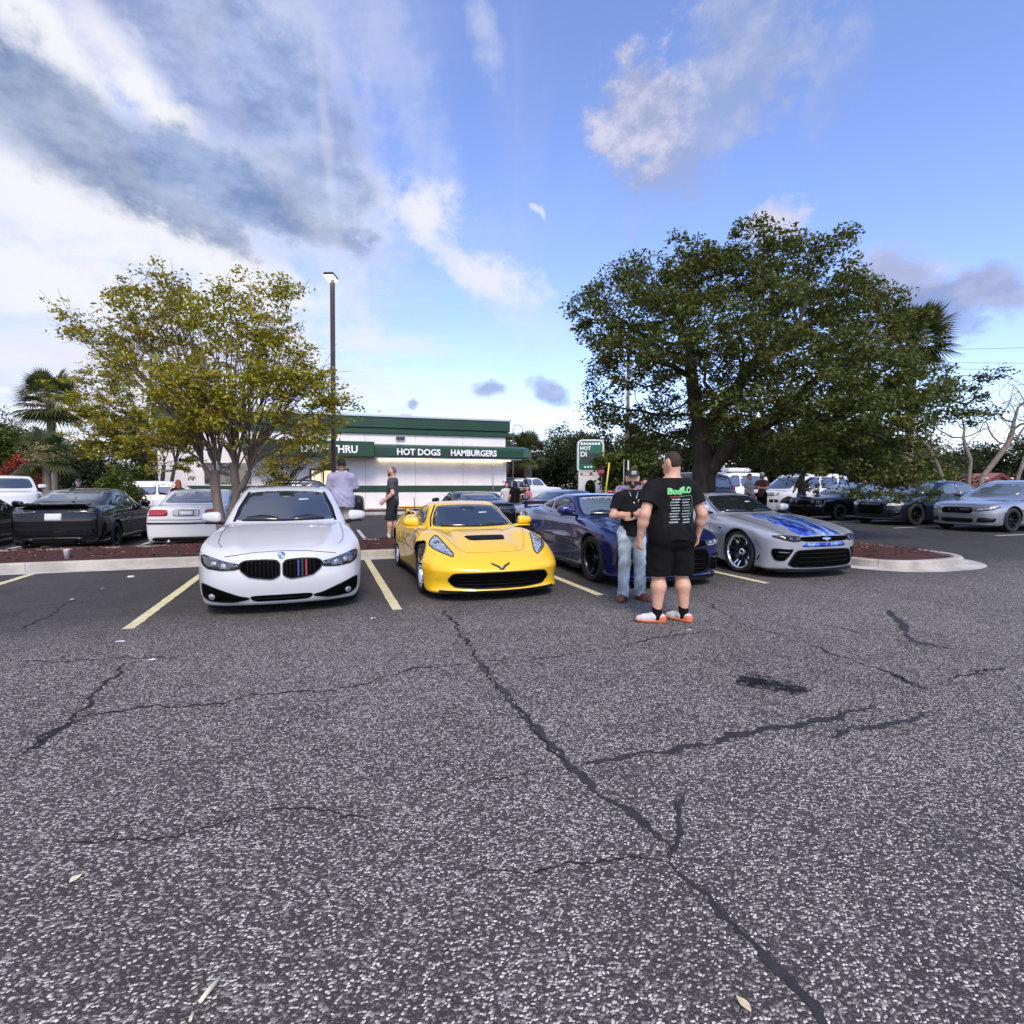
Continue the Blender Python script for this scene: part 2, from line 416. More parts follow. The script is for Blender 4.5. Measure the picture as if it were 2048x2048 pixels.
def patch(f, name, view, poly, m, parent, off=.004, d=.05, rnd_=2, reach=2.6, skirt=.006, thick=0.0):
    """a fitted panel: outline in a flat view, laid on the solid"""
    if rnd_: poly = chaikin(poly, rnd_, r=.12)
    P2, F, n = fill2d(poly, d)
    P, N = project(f, view, P2, reach); P = P + N * off
    Nf = np.cross(P[F[0][1]] - P[F[0][0]], P[F[0][2]] - P[F[0][0]])
    tot = sum(np.dot(np.cross(P[t[1]] - P[t[0]], P[t[2]] - P[t[0]]), N[t[0]]) for t in F)
    if tot < 0: F = [t[::-1] for t in F]
    edge = {}
    for t in F:
        for i in range(len(t)):
            e = (t[i], t[(i + 1) % len(t)])
            if (e[1], e[0]) in edge: del edge[(e[1], e[0])]
            else: edge[e] = 1
    V_ = list(map(tuple, P)); base = {}
    for (a, b) in list(edge):
        for q in (a, b):
            if q not in base: base[q] = len(V_); V_.append(tuple(P[q] - N[q] * (off + skirt)))
    F = list(F) + [(b, a, base[a], base[b]) for (a, b) in edge]
    me = mesh(V_, F, name, smooth=True)
    me.polygons.foreach_set('use_smooth', np.array([len(t) == 3 for t in F], bool))
    return link(name, me, m, parent)
def strip(f, name, view, line, m, parent, w=.006, off=.002, d=.04, reach=2.6, rnd_=0, closed=False, h=0.0):
    """a narrow band along a line in a flat view, laid on the solid (h > 0: raised moulding)"""
    if rnd_: line = chaikin(line, rnd_, closed)
    p = densify(line, d, closed)
    if closed: p = p + [p[0]]
    P, N = project(f, view, p, reach); T = np.gradient(P, axis=0); T /= np.linalg.norm(T, axis=1)[:, None] + 1e-9
    B = np.cross(N, T); B /= np.linalg.norm(B, axis=1)[:, None] + 1e-9; n = len(P)
    up_ = N * (off + h)
    rows = [P - B * w / 2 - N * .003, P - B * w / 2 + up_, P + B * w / 2 + up_, P + B * w / 2 - N * .003]
    A = np.concatenate(rows); F = [(r * n + i, r * n + i + 1, (r + 1) * n + i + 1, (r + 1) * n + i) for r in range(3) for i in range(n - 1)]
    return link(name, mesh(A, F, name), m, parent)
def text_mesh(txt, size, depth=.01, bold=0.0, align='CENTER', sx=1.0):
    c = bpy.data.curves.new('lettering', 'FONT'); c.body = txt; c.size = size; c.extrude = depth; c.offset = bold; c.align_x = align; c.resolution_u = 3
    o = bpy.data.objects.new('lettering', c); COL.objects.link(o)
    me = bpy.data.meshes.new_from_object(o.evaluated_get(bpy.context.evaluated_depsgraph_get()))
    COL.objects.unlink(o); bpy.data.objects.remove(o); bpy.data.curves.remove(c)
    if sx != 1.0:
        for v in me.vertices: v.co.x *= sx
    me.materials.clear()
    return me

# ================================================================ ground
def ground_mat():
    m = bpy.data.materials.new('asphalt'); m.use_nodes = True; nt = m.node_tree; V.nt = nt; b = nt.nodes['Principled BSDF']
    g = nt.nodes.new('ShaderNodeNewGeometry'); pos = V(g.outputs['Position']); s = nt.nodes.new('ShaderNodeSeparateXYZ'); nt.links.new(pos.o, s.inputs[0])
    x, y = V(s.outputs[0]), V(s.outputs[1])
    wp = nt.nodes.new('ShaderNodeVectorMath'); wp.operation = 'MULTIPLY_ADD'; nt.links.new(noise(pos, 30, 2, .5, col=True).o, wp.inputs[0]); wp.inputs[1].default_value = (.024,) * 3; nt.links.new(pos.o, wp.inputs[2])
    def voro(scale, st=(1, 1, 1)):
        v = nt.nodes.new('ShaderNodeTexVoronoi'); v.voronoi_dimensions = '2D'; v.inputs['Scale'].default_value = scale; nt.links.new(vmap(V(wp.outputs[0]), rot=(0, 0, .5), scale=st).o, v.inputs['Vector'])
        q = nt.nodes.new('ShaderNodeSeparateColor'); nt.links.new(v.outputs['Color'], q.inputs[0]); return V(v.outputs['Distance']), V(q.outputs[0]), V(q.outputs[1])
    d1, r1, t1 = voro(73, (1, 1.55, 1)); d2, r2, t2 = voro(170)
    big = noise(pos, .35, 4, .55); mid = noise(pos, 2.2, 5, .6); patchn = noise(pos, .9, 4, .6)
    worn = ss(y + (big - .5) * 3.0, 8.2, 5.2)                      # the drive lane is worn to its stones, the bays keep their seal coat
    chip1 = ss(r1 + (mid - .5) * .45 + (big - .5) * .3, .52, .66) * ss(d1 + t1 * .20, .68, .46) * (worn * .85 + .12)
    chip2 = ss(r2 + (mid - .5) * .25, .60, .75) * ss(d2, .60, .35) * (worn * .55 + .30)
    tar = mixc(ss(big * .6 + mid * .4, .36, .64), lin(44, 41, 40), lin(60, 56, 54))
    tar = mixc(worn * .55, tar, lin(72, 67, 63))
    c = mixc(chip2 * .6, tar, mixc(t2, lin(120, 113, 106), lin(164, 155, 146)))
    c = mixc(chip1 * .96, c, mixc(ss(t1, .2, 1), lin(140, 133, 125), lin(240, 232, 219)))
    c = mixc(ss(noise(pos, 3.1, 3, .5), .66, .76) * worn * .18, c, lin(120, 84, 92))
    stain = ss(patchn, .60, .72) * .22
    c = mixc(stain, c, lin(40, 40, 43))
    nt.links.new(c.o, b.inputs['Base Color']); b.inputs['Roughness'].default_value = .78; b.inputs['Specular IOR Level'].default_value = .35
    bn = nt.nodes.new('ShaderNodeBump'); bn.inputs['Strength'].default_value = .55; bn.inputs['Distance'].default_value = .006
    hgt_ = ss(d1, .6, .1) * .7 + ss(d2, .6, .1) * .4 + noise(pos, 220, 2, .5) * .25
    nt.links.new(hgt_.o, bn.inputs['Height']); nt.links.new(bn.outputs[0], b.inputs['Normal'])
    return m
M_ASPH = ground_mat()
def concrete(name, c, v=.22): return mat(name, c, rough=.85, var=v, vscale=2.0, bump=.25, bscale=90)
M_CONC = concrete('concrete', lin(176, 170, 158)); M_GUT = concrete('gutter_concrete', lin(186, 182, 172)); M_PAVE = concrete('far_concrete', lin(150, 150, 150))
def mulch_mat():
    m = mat('mulch', lin(66, 34, 26), rough=.95, var=.6, vscale=26, bump=.9, bscale=40); return m
M_MULCH = mulch_mat()
M_YEL = mat('line_paint', lin(214, 204, 158), rough=.7, var=.10, vscale=9, bump=.2, bscale=140)
M_WHT = mat('line_paint_white', lin(205, 205, 200), rough=.7, var=.12, vscale=9)

xs = np.concatenate([np.linspace(-420, -14, 10), np.linspace(-10, 10, 6), np.linspace(11, 17, 25), np.linspace(20, 420, 10)]); ys = np.array([-60, -4, 0, 6, 12, 20, 40, 80, 160, 420.])
gv = [(x, y, hgt(x, y)) for x in xs for y in ys]; ny = len(ys)
gf = [(i * ny + j, (i + 1) * ny + j, (i + 1) * ny + j + 1, i * ny + j + 1) for i in range(len(xs) - 1) for j in range(ny - 1)]
ground = link('parking_lot', mesh(gv, gf, 'parking_lot', smooth=True), M_ASPH); tag(ground, 'worn dark asphalt car park with pale stones and cracks', kind='structure')

def flat_strip(name, pts, width, m, parent, z=.004, jag=0.0, seed=0, fade=True, step=.03):
    """a flat ribbon on the ground along points; width may vary"""
    r = np.random.RandomState(seed); p = np.array(densify([tuple(q) for q in pts], step, False)); n = len(p)
    if jag:
        k = np.arange(n); off = np.zeros(n)
        for fr_, am in ((.03, 2.2), (.09, 1.5), (.23, .8), (.41, .5)): off += am * np.sin(k * fr_ * 2 * math.pi + r.rand() * 9) * jag
        off += r.randn(n) * jag * .55
    else: off = np.zeros(n)
    t = np.gradient(p, axis=0); t /= np.linalg.norm(t, axis=1)[:, None] + 1e-9; nrm = np.stack([-t[:, 1], t[:, 0]], 1)
    w = np.full(n, width)
    if jag: w = width * np.clip(.75 + .35 * np.convolve(r.randn(n + 8), np.ones(9) / 3, 'same')[4:-4] + .25 * r.randn(n), .3, 1.5)
    if fade: w *= np.minimum(1, np.minimum(np.arange(n) + .5, np.arange(n)[::-1] + .5) / 6)
    a = p + nrm * (off + w / 2)[:, None]; b = p + nrm * (off - w / 2)[:, None]
    vv = [(q[0], q[1], z + hgt(*q)) for q in a] + [(q[0], q[1], z + hgt(*q)) for q in b]
    return link(name, mesh(vv, [(i, n + i, n + i + 1, i + 1) for i in range(n - 1)], name), m, parent)
# painted bay lines (each a thin sheet on the asphalt)
def bay_line(x0, y0, x1, y1, w=.10, m=None, seed=0):
    r = np.random.RandomState(seed); d = np.array([x1 - x0, y1 - y0]); L = np.hypot(*d); d /= L; nn = np.array([-d[1], d[0]]); k = int(L / .06)
    A = []; 
    for i in range(k + 1):
        c = np.array([x0, y0]) + d * L * i / k
        A.append([c + nn * (w / 2 + r.randn() * .003), c - nn * (w / 2 + r.randn() * .003)])
    vv = [(*q[0], .004 + hgt(*q[0])) for q in A] + [(*q[1], .004 + hgt(*q[1])) for q in A]; n = len(A)
    return link('bay_line', mesh(vv, [(i, n + i, n + i + 1, i + 1) for i in range(k)], 'bay_line'), m or M_YEL, ground)
for i, u in enumerate((-10.1, -7.38, -4.65, -1.94, .83, 3.56, 6.40)): bay_line(u, 6.72, u, 11.5, .115, seed=i)
for i, v in enumerate((6.5, 9.45, 12.15, 14.85, 17.55, 20.3)): bay_line(16.3, v, 21.5, v, .10, M_WHT, seed=20 + i)
for i, u in enumerate((-7.0, -4.3, -1.6, 1.1, 3.3, 6.0, 8.7)): bay_line(u, 14.45, u, 19.2, .10, M_WHT, seed=40 + i)
# cracks and tar seams
M_CRACK = mat('crack_dirt', (.010, .010, .011), rough=.95, var=.3, vscale=30)
M_TAR = mat('crack_tar', lin(50, 46, 44), rough=.55, var=.25, vscale=18, bump=.3, bscale=120)
def pxl(pts): return [at(x * 1.06, y * 1.06) for x, y in pts]
def crack(pts, w, m=M_CRACK, jag=.012, seed=0, z=.003): flat_strip('crack', pxl(pts), w * (1.1 + (max(0, np.mean([q[1] for q in pxl(pts)]) - 2.6) * .30 if m is M_CRACK else 0.25)), m, ground, z=z, jag=jag, seed=seed)
crack([(840, 1150), (850, 1172), (872, 1192), (885, 1225), (905, 1247)], .016, seed=1)
crack([(905, 1247), (935, 1290), (965, 1325), (1000, 1360), (1025, 1395), (1050, 1420), (1090, 1455), (1130, 1490), (1180, 1530), (1230, 1570), (1262, 1610)], .030, M_TAR, .008, 2)
crack([(905, 1247), (935, 1290), (965, 1325), (1000, 1360), (1025, 1395), (1050, 1420), (1072, 1442)], .010, M_CRACK, .008, 32, .006)
crack([(1300, 1495), (1285, 1512), (1280, 1540), (1270, 1590), (1262, 1625)], .045, M_TAR, .006, 3)
crack([(1262, 1625), (1290, 1660), (1340, 1690), (1380, 1735), (1430, 1790), (1490, 1850), (1520, 1890), (1545, 1932), (1575, 1985)], .026, M_TAR, .005, 4)
crack([(0, 1425), (60, 1412), (115, 1370), (160, 1352), (260, 1338), (380, 1330), (480, 1312), (560, 1308), (640, 1300), (720, 1280), (790, 1262), (870, 1252), (905, 1247)], .016, seed=5)
crack([(905, 1247), (960, 1247), (1060, 1238), (1150, 1222), (1240, 1205), (1330, 1190)], .012, seed=6)
crack([(222, 1250), (222, 1275), (180, 1310), (115, 1372), (60, 1412), (20, 1450)], .015, seed=7)
crack([(90, 1592), (180, 1592), (260, 1580), (330, 1578), (400, 1558), (460, 1540), (520, 1530), (570, 1524), (640, 1536), (720, 1535)], .010, jag=.006, seed=8)
crack([(720, 1535), (800, 1512), (900, 1475), (1000, 1455), (1100, 1450)], .007, jag=.006, seed=9)
crack([(1100, 1450), (1200, 1425), (1280, 1410), (1360, 1400), (1430, 1380), (1520, 1362), (1600, 1350), (1660, 1330)], .040, M_TAR, .010, 10)
crack([(1560, 1395), (1640, 1372), (1760, 1345)], .03, M_TAR, .010, 21)
crack([(880, 1660), (930, 1645), (1010, 1645), (1080, 1625), (1160, 1620), (1230, 1622), (1262, 1625)], .009, jag=.006, seed=11)
crack([(1310, 1130), (1345, 1140), (1380, 1170), (1420, 1185), (1500, 1205), (1580, 1235), (1650, 1262), (1700, 1280), (1750, 1300)], .016, seed=12)
crack([(1655, 1262), (1700, 1280), (1755, 1302)], .05, M_TAR, .014, 22)
crack([(1480, 1162), (1560, 1178), (1700, 1212), (1830, 1228)], .012, seed=13)
crack([(1700, 1125), (1800, 1145), (1900, 1166)], .012, seed=14)
crack([(0, 1248), (120, 1247), (222, 1243), (340, 1240)], .010, seed=15)
crack([(1900, 1256), (1850, 1272), (1770, 1282)], .018, seed=16)
crack([(1675, 1150), (1695, 1170), (1712, 1196), (1722, 1210), (1790, 1224)], .05, M_TAR, .006, 17)
crack([(40, 1190), (95, 1160), (140, 1130)], .008, seed=18)
crack([(1860, 1640), (1900, 1665), (1932, 1680)], .02, M_TAR, .006, 19)
def oil_mat():
    m = bpy.data.materials.new('oil_stain'); m.use_nodes = True; nt = m.node_tree; V.nt = nt; b = nt.nodes['Principled BSDF']
    g = nt.nodes.new('ShaderNodeTexCoord'); pos = V(g.outputs['Object']); n = noise(pos, 16, 5, .7); d = vlen(pos)
    b.inputs['Base Color'].default_value = (*lin(20, 19, 20), 1); b.inputs['Roughness'].default_value = .45
    nt.links.new((ss(n - d * 1.0, .30, .50) * .8).o, b.inputs['Alpha']); return m
M_OIL = oil_mat()
def stain(cx, cy, w, h, seed, n=30):
    c = np.array(pxl([(cx, cy)])[0]); pts = [np.array(q) - c for q in pxl([(cx + w * math.cos(2 * math.pi * k / n), cy + h * math.sin(2 * math.pi * k / n)) for k in range(n)])]
    link('oil_stain', mesh([(0, 0, 0)] + [(*q, 0) for q in pts], [(0, 1 + i, 1 + (i + 1) % n) for i in range(n)], 'oil_stain'), M_OIL, ground, (*c, .0045 + .0006 * seed))
stain(1445, 1290, 62, 20, 1); stain(1418, 1286, 30, 15, 2); stain(1495, 1302, 36, 10, 3)

# ================================================================ planted island with kerb
def rounded(poly, r, n=8):
    o = []; m = len(poly)
    for i in range(m):
        p0, p, p1 = (np.array(poly[(i + k) % m], float) for k in (-1, 0, 1)); a = p0 - p; b = p1 - p; la, lb = np.linalg.norm(a), np.linalg.norm(b); rr = r[i] if isinstance(r, (list, tuple)) else r
        rr = min(rr, la * .49, lb * .49)
        if rr <= 0: o.append(tuple(p)); continue
        A, B = p + a / la * rr, p + b / lb * rr
        for k in range(n + 1): t = k / n; o.append(tuple((1 - t) ** 2 * A + 2 * t * (1 - t) * p + t * t * B))
    return o
def inset(poly, d):
    P = np.array(poly); n = len(P); o = []
    for i in range(n):
        a = P[i] - P[i - 1]; b = P[(i + 1) % n] - P[i]; a /= np.linalg.norm(a) + 1e-9; b /= np.linalg.norm(b) + 1e-9
        na, nb = np.array([-a[1], a[0]]), np.array([-b[1], b[0]]); m = na + nb; m /= max(np.linalg.norm(m), 1e-6); o.append(tuple(P[i] + m * d / max(m.dot(na), .4)))
    return o
ISL = rounded([(-17, 11.75), (9.3, 11.75), (9.3, 6.95), (11.9, 6.95), (11.9, 15.6), (9.2, 15.6), (7.6, 14.3), (-17, 14.3)], [.3, .6, 1.0, 1.25, .9, .8, .6, .3], 10)
def ring(name, a, b, za, zb, m, parent, mids=()):
    n = len(a); rows = [(a, za)] + list(mids) + [(b, zb)]; vv = []; 
    for p, z in rows: vv += [(*q, z + hgt(*q)) for q in p]
    ff = [(r * n + i, r * n + (i + 1) % n, (r + 1) * n + (i + 1) % n, (r + 1) * n + i) for r in range(len(rows) - 1) for i in range(n)]
    return link(name, mesh(vv, ff, name), m, parent)
island = thing('planted_island', 'long mulched island with concrete kerb between the parking rows', 'planter')
tip = [q for q in ISL]
ring('gutter', inset(ISL, -.34), inset(ISL, .01), .006, .012, M_GUT, island)
# kerb in cast lengths with open joints
def kerb_lengths(outline, parent, seg=3.0, h=.15, w=.16, m=M_CONC):
    P = densify(outline, .22); n = len(P); I = inset(P, w); I2 = inset(P, .025); I3 = inset(P, w - .015)
    acc = 0; start = 0; runs = []
    for i in range(n):
        acc += np.hypot(P[(i + 1) % n][0] - P[i][0], P[(i + 1) % n][1] - P[i][1])
        if acc > seg or i == n - 1: runs.append((start, i + 1)); start = i + 1; acc = 0
    for (a, b) in runs:
        idx = [k % n for k in range(a, b + 1)]
        if len(idx) < 2: continue
        def trim(pts):                       # small gap at the joint
            pts = [np.array(q) for q in pts]; e = pts[-2] - pts[-1]; pts[-1] = pts[-1] + e / (np.linalg.norm(e) + 1e-9) * .008; return pts
        rows = [(trim([P[k] for k in idx]), 0.0), (trim([P[k] for k in idx]), h - .02), (trim([I2[k] for k in idx]), h), (trim([I3[k] for k in idx]), h), (trim([I[k] for k in idx]), h - .06)]
        c = len(idx); vv = [(*q, z + hgt(*q)) for p, z in rows for q in p]
        ff = [(r * c + i, r * c + i + 1, (r + 1) * c + i + 1, (r + 1) * c + i) for r in range(4) for i in range(c - 1)] + [tuple(r * c for r in range(5)), tuple(r * c + c - 1 for r in range(5))[::-1]]
        link('kerb', mesh(vv, ff, 'kerb'), m, parent)
kerb_lengths(ISL, island)
def bed(name, outline, z0, rise, parent, m=M_MULCH, d=.16, seed=0):
    P2, F, n = fill2d(densify(outline, .3), .36); B = np.array(densify(outline, .25)); r = np.random.RandomState(seed)
    dist = np.array([np.min(np.linalg.norm(B - q, axis=1)) for q in P2])
    vv = [(q[0], q[1], z0 + hgt(*q) + rise * min(dd / .9, 1) ** .7 + (r.rand() * .05 if dd > .05 else 0)) for q, dd in zip(P2, dist)]
    return link(name, mesh(vv, F, name, smooth=True), m, parent), P2
mulch, mp = bed('mulch_bed', inset(ISL, .15), .105, .10, island)
# loose bark chips on the bed
def chips(name, pts_fn, n, m, parent, seed=0, s=.05):
    r = np.random.RandomState(seed); A = []; F = []
    for k in range(n):
        x, y, z = pts_fn(r); a = r.rand() * 6.28; t = r.randn() * .5; L = s * (.4 + r.rand()); w = L * (.2 + .25 * r.rand()); i = len(A)
        e = np.array([math.cos(a), math.sin(a), t * .5]); g = np.array([-math.sin(a), math.cos(a), r.randn() * .4]); c = np.array([x, y, z + .012])
        A += [tuple(c + e * L), tuple(c + g * w), tuple(c - e * L), tuple(c - g * w), tuple(c + np.array([0, 0, .012]))]; F += [(i, i + 1, i + 4), (i + 1, i + 2, i + 4), (i + 2, i + 3, i + 4), (i + 3, i, i + 4)]
    o = link(name, mesh(A, F, name), m, parent); o['kind'] = 'stuff'; return o
inn = inset(ISL, .2); ISD = np.array(densify(ISL, .5))
def bedpt(r):
    while True:
        q = (r.uniform(-12, 11.8), r.uniform(7.1, 15.4))
        if (11.95 < q[1] < 14.1 and q[0] < 9.4) or (9.7 < q[0] < 11.5 and q[1] > 7.5 and q[1] < 15.2):
            dd = np.min(np.linalg.norm(ISD - q, axis=1)); return q[0], q[1], .11 + .10 * min(dd / .9, 1) ** .7 + hgt(*q) + .02
chips('bark_chips', bedpt, 6000, mat('bark', lin(86, 46, 34), rough=.95, var=.6, vscale=3), island, 3, .036)
chips('pale_chips', bedpt, 260, mat('bark_pale', lin(176, 140, 116), rough=.95, var=.3, vscale=3), island, 5, .03)

# ================================================================ far pavements and verges
road = link('road', mesh([(13, 47, .005 + .2), (140, 40, .2), (140, 52, .2), (-60, 60, .01), (-60, 52, .01)], [(0, 1, 2, 3, 4)], 'road'), M_PAVE); tag(road, 'pale road beyond the car park', kind='structure')
M_GRASS = mat('verge_grass', lin(70, 82, 40), rough=.95, var=.4, vscale=1.2, bump=.6, bscale=30)
vg = link('verge', mesh([(-200, 64, .03), (200, 52, .23), (200, 380, .4), (-200, 380, .3)], [(0, 1, 2, 3)], 'verge'), M_GRASS); tag(vg, 'grass verge under the far trees', kind='structure')

# ================================================================ the restaurant
M_WALL = mat('stucco', lin(234, 230, 226), rough=.85, var=.05, vscale=1.3, bump=.25, bscale=55)
M_GREEN = mat('green_metal', lin(20, 62, 40), rough=.45, var=.10, vscale=1.0)
M_GREEND = mat('green_stripe', lin(30, 62, 46), rough=.6, var=.08, vscale=1.0)
M_COPE = mat('coping', lin(190, 196, 200), rough=.35, metal=.3)
M_TRIM = mat('white_trim', lin(232, 230, 226), rough=.5, var=.04)
M_LETTER = mat('letter_white', lin(240, 240, 238), rough=.4, var=.03)
BX0, BX1, BY, BH = -7.5, 10.15, 31.0, 5.25
bld = thing('restaurant', 'white stucco drive-through restaurant with green fascia and awning', 'building', (0, 0, 0))
MB().box(BX0, BX1, BY, BY + 9, 0, BH - .95).obj('wall', M_WALL, bld)
MB().box(BX0 - .02, BX1 + .02, BY - .04, BY + 9.04, 1.12, 1.47, .01).obj('stripe', M_GREEND, bld)
MB().box(BX0 - .10, BX1 + .14, BY - .14, BY + 9.1, BH - .98, BH - .68, .02).obj('fascia_lower', M_GREEN, bld)
MB().box(BX0 - .16, BX1 + .22, BY - .22, BY + 9.1, BH - .68, BH - .10, .03).obj('fascia', M_GREEN, bld)
MB().box(BX0 - .20, BX1 + .26, BY - .27, BY + 9.1, BH - .10, BH + .02, .02).obj('coping', M_COPE, bld)
# long awning with rounded end
aw = MB(); sec = [(0, 2.98), (-.95, 2.98), (-1.05, 3.03), (-1.05, 3.45), (-.95, 3.58), (0, 3.72)]
aw.prism([(BY + a, z) for a, z in sec], 1.0, 'x', 0.0)
aw.v = [(2.6 if q[0] < .5 else BX1 + .75, q[1], q[2]) for q in aw.v]
awn = aw.obj('awning', M_GREEN, bld)
MB().box(2.65, BX1 + .62, BY - .93, BY - .01, 2.93, 2.975).obj('soffit', M_TRIM, awn)
MB().prism([(BY, 2.98), (BY - 1.0, 2.98), (BY - 1.04, 3.1), (BY - 1.0, 3.46), (BY - .85, 3.6), (BY, 3.72)], .35, 'x', BX1 + .752).obj('end_cap', mat('awning_end', lin(38, 84, 66), rough=.5, var=.08), awn)
box = MB().box(-3.6, 2.58, BY - 1.35, BY, 2.95, 3.74, .03).obj('drive_through_canopy', M_GREEN, bld)
M_SOFL = mat('soffit_lamp', (.9, .8, .6), emit=(1, .80, .50), estr=5)
MB().box(2.9, BX1 + .3, BY - .10, BY - .05, 2.90, 2.928).obj('soffit_lamp', M_SOFL, awn)
def sign_text(t, x, z, size, y, parent, sx=1.0, bold=.012):
    me = text_mesh(t, size, .03, bold * size / .4, sx=sx); o = link('letters', me, M_LETTER, parent, (x, y, z), (R(90), 0, 0)); return o
sign_text('HOT DOGS', 4.92, 3.10, .46, BY - 1.085, bld, .98)
sign_text('HAMBURGERS', 7.96, 3.10, .46, BY - 1.085, bld, .90)
sign_text('DRIVE THRU', .38, 3.14, .53, BY - 1.385, bld, .92)
MB().box(3.85, 4.32, BY - .18, BY - .003, 4.0, 4.14, .015).obj('wall_light', mat('fixture_bronze', lin(70, 64, 58), rough=.5), bld)
MB().box(BX1 - .16, BX1 + .03, BY - .06, BY + .1, 1.49, 2.93).obj('corner_trim', M_TRIM, bld)
win = MB().box(-.62, 1.35, BY - .10, BY - .002, 1.02, 2.36, .01).obj('service_window', mat('bronze_frame', lin(52, 46, 42), rough=.5), bld)
M_WARM = mat('lit_interior', lin(236, 206, 150), rough=.6, emit=(1, .78, .45), estr=.55, var=.2, vscale=1.5)
for a, b in ((-.52, .02), (.10, .60), (.70, 1.26)): MB().box(a, b, BY - .115, BY - .101, 1.12, 2.26).obj('pane', M_WARM, win)
MB().box(-.42, 0.0, BY - .135, BY - .117, 1.3, 2.2).obj('sash', M_TRIM, win); MB().box(-.36, -.06, BY - .145, BY - .136, 1.36, 2.14).obj('pane', M_WARM, win)
MB().box(-5.5, -3.4, BY - .10, BY - .002, 1.6, 2.6, .01).obj('menu_window', mat('dim_window', (.05, .06, .07), rough=.05, ior=1.8), bld)
MB().box(4.3, 4.9, BY + 1, BY + 1.8, BH + .02, BH + .28, .02).obj('roof_vent', M_COPE, bld)
cm = MB().tube([(2.98, BY, BH), (2.98, BY, BH + .28)], .03).obj('roof_camera', M_TRIM, bld); MB().box(2.86, 3.1, BY - .1, BY + .1, BH + .24, BH + .34, .02).obj('camera_head', M_TRIM, cm)
for xj in (-4.4, -1.3, 2.2, 4.9, 7.6): MB().box(xj - .008, xj + .008, BY - .006, BY + .01, .25, BH - .98).obj('control_joint', mat('joint', lin(170, 166, 162), rough=.9), bld)
MB().box(9.2, 9.55, BY - .14, BY - .002, .5, 1.0, .01).obj('meter_box', M_COPE, bld); MB().tube([(9.37, BY - .05, 1.0), (9.37, BY - .05, 2.9)], .025, 8).obj('conduit', M_COPE, bld)
for xr in (-3.0, .6, 7.2): MB().box(xr, xr + 1.4, BY + 3, BY + 4.5, BH - .2, BH + .16, .03).obj('roof_unit', M_COPE, bld)
apron = rounded([(-9, 28.4), (12.4, 28.4), (12.4, 41), (-9, 41)], [.4, 1.5, .4, .4], 6)
ap = thing('building_bed', 'narrow kerbed mulch bed along the foot of the restaurant wall', 'planter')
kerb_lengths(apron, ap, 6.0)
bed('mulch_bed', inset(apron, .15), .10, .06, ap, seed=2)
MB().box(-8.4, 11.9, BY - .55, BY + .05, .02, .24, .01).obj('footing_walk', M_CONC, ap)

# ================================================================ cars
def car_field(p):
    hl = p['L'] / 2; top = tab(*p['top']); wx = tab(*p['wx']); wz = tab(*p['wz']); fz = tab(*p['fz']); fy = tab(*p['fy']); rz = tab(*p['rz']); ry = tab(*p['ry'])
    roof = tab(*p['roof']); cw = tab(*p['cw']); zb = p.get('zb', .17); k1 = p.get('k1', .10); kc = p.get('kc', .10); ku = p.get('ku', .03)
    crown = p.get('crown', .05); tum = p.get('tum', .38); belt = p.get('belt', .95); rc = p.get('rc', .05); cf = p.get('cf', .22); cr = p.get('cr', .16)
    axles = p['axles']; wr = p['wr']; ra = p.get('ra', wr * 1.10); fl = p.get('flare', .03); hood = p.get('hood'); cut = p.get('cut'); xm = p.get('xm', -.2); wfl = p.get('flw', .42)
    lowx = p.get('lowx', .0)
    def f(X, Y, Z):
        A = np.abs(Y)
        bump = sum(np.exp(-((X - a) / wfl) ** 2) for a in axles) * fl
        w = wx(X) + wz(Z) + bump * np.exp(-((Z - wr * 1.5) / .30) ** 2)
        side = A - w
        t = top(X) - crown * (A / .9) ** 2
        if hood is not None: t = t + hood(X, A)
        up_ = Z - t
        fx = X - (fz(Z) - fy(A)); rx = (rz(Z) + ry(A)) - X
        d = smax(side, up_, k1)
        d = smax(d, smax(fx, rx, .05), p.get('k2', .07))
        d = smax(d, zb - Z, .05)
        s = 1 / (1 + np.exp(-(X - xm) / .12)); Xc = X + (cf * s - cr * (1 - s)) * A * A
        rf = roof(Xc) - rc * A * A
        sc = A - (cw(X) - tum * (Z - belt))
        cab = smax((Z - rf) * .8, sc * .93, kc); cab = np.maximum(np.maximum(cab, (belt - .35) - Z), np.maximum(fx, rx) + .03)
        d = smin(d, cab, ku)
        if cut is not None: d = cut(X, A, Z, d)
        for a in axles:
            well = np.maximum(np.hypot(X - a, Z - wr) - ra, (wx(np.float64(a)) - .30) - A)
            d = smax(d, -well, .018)
        return d
    return f
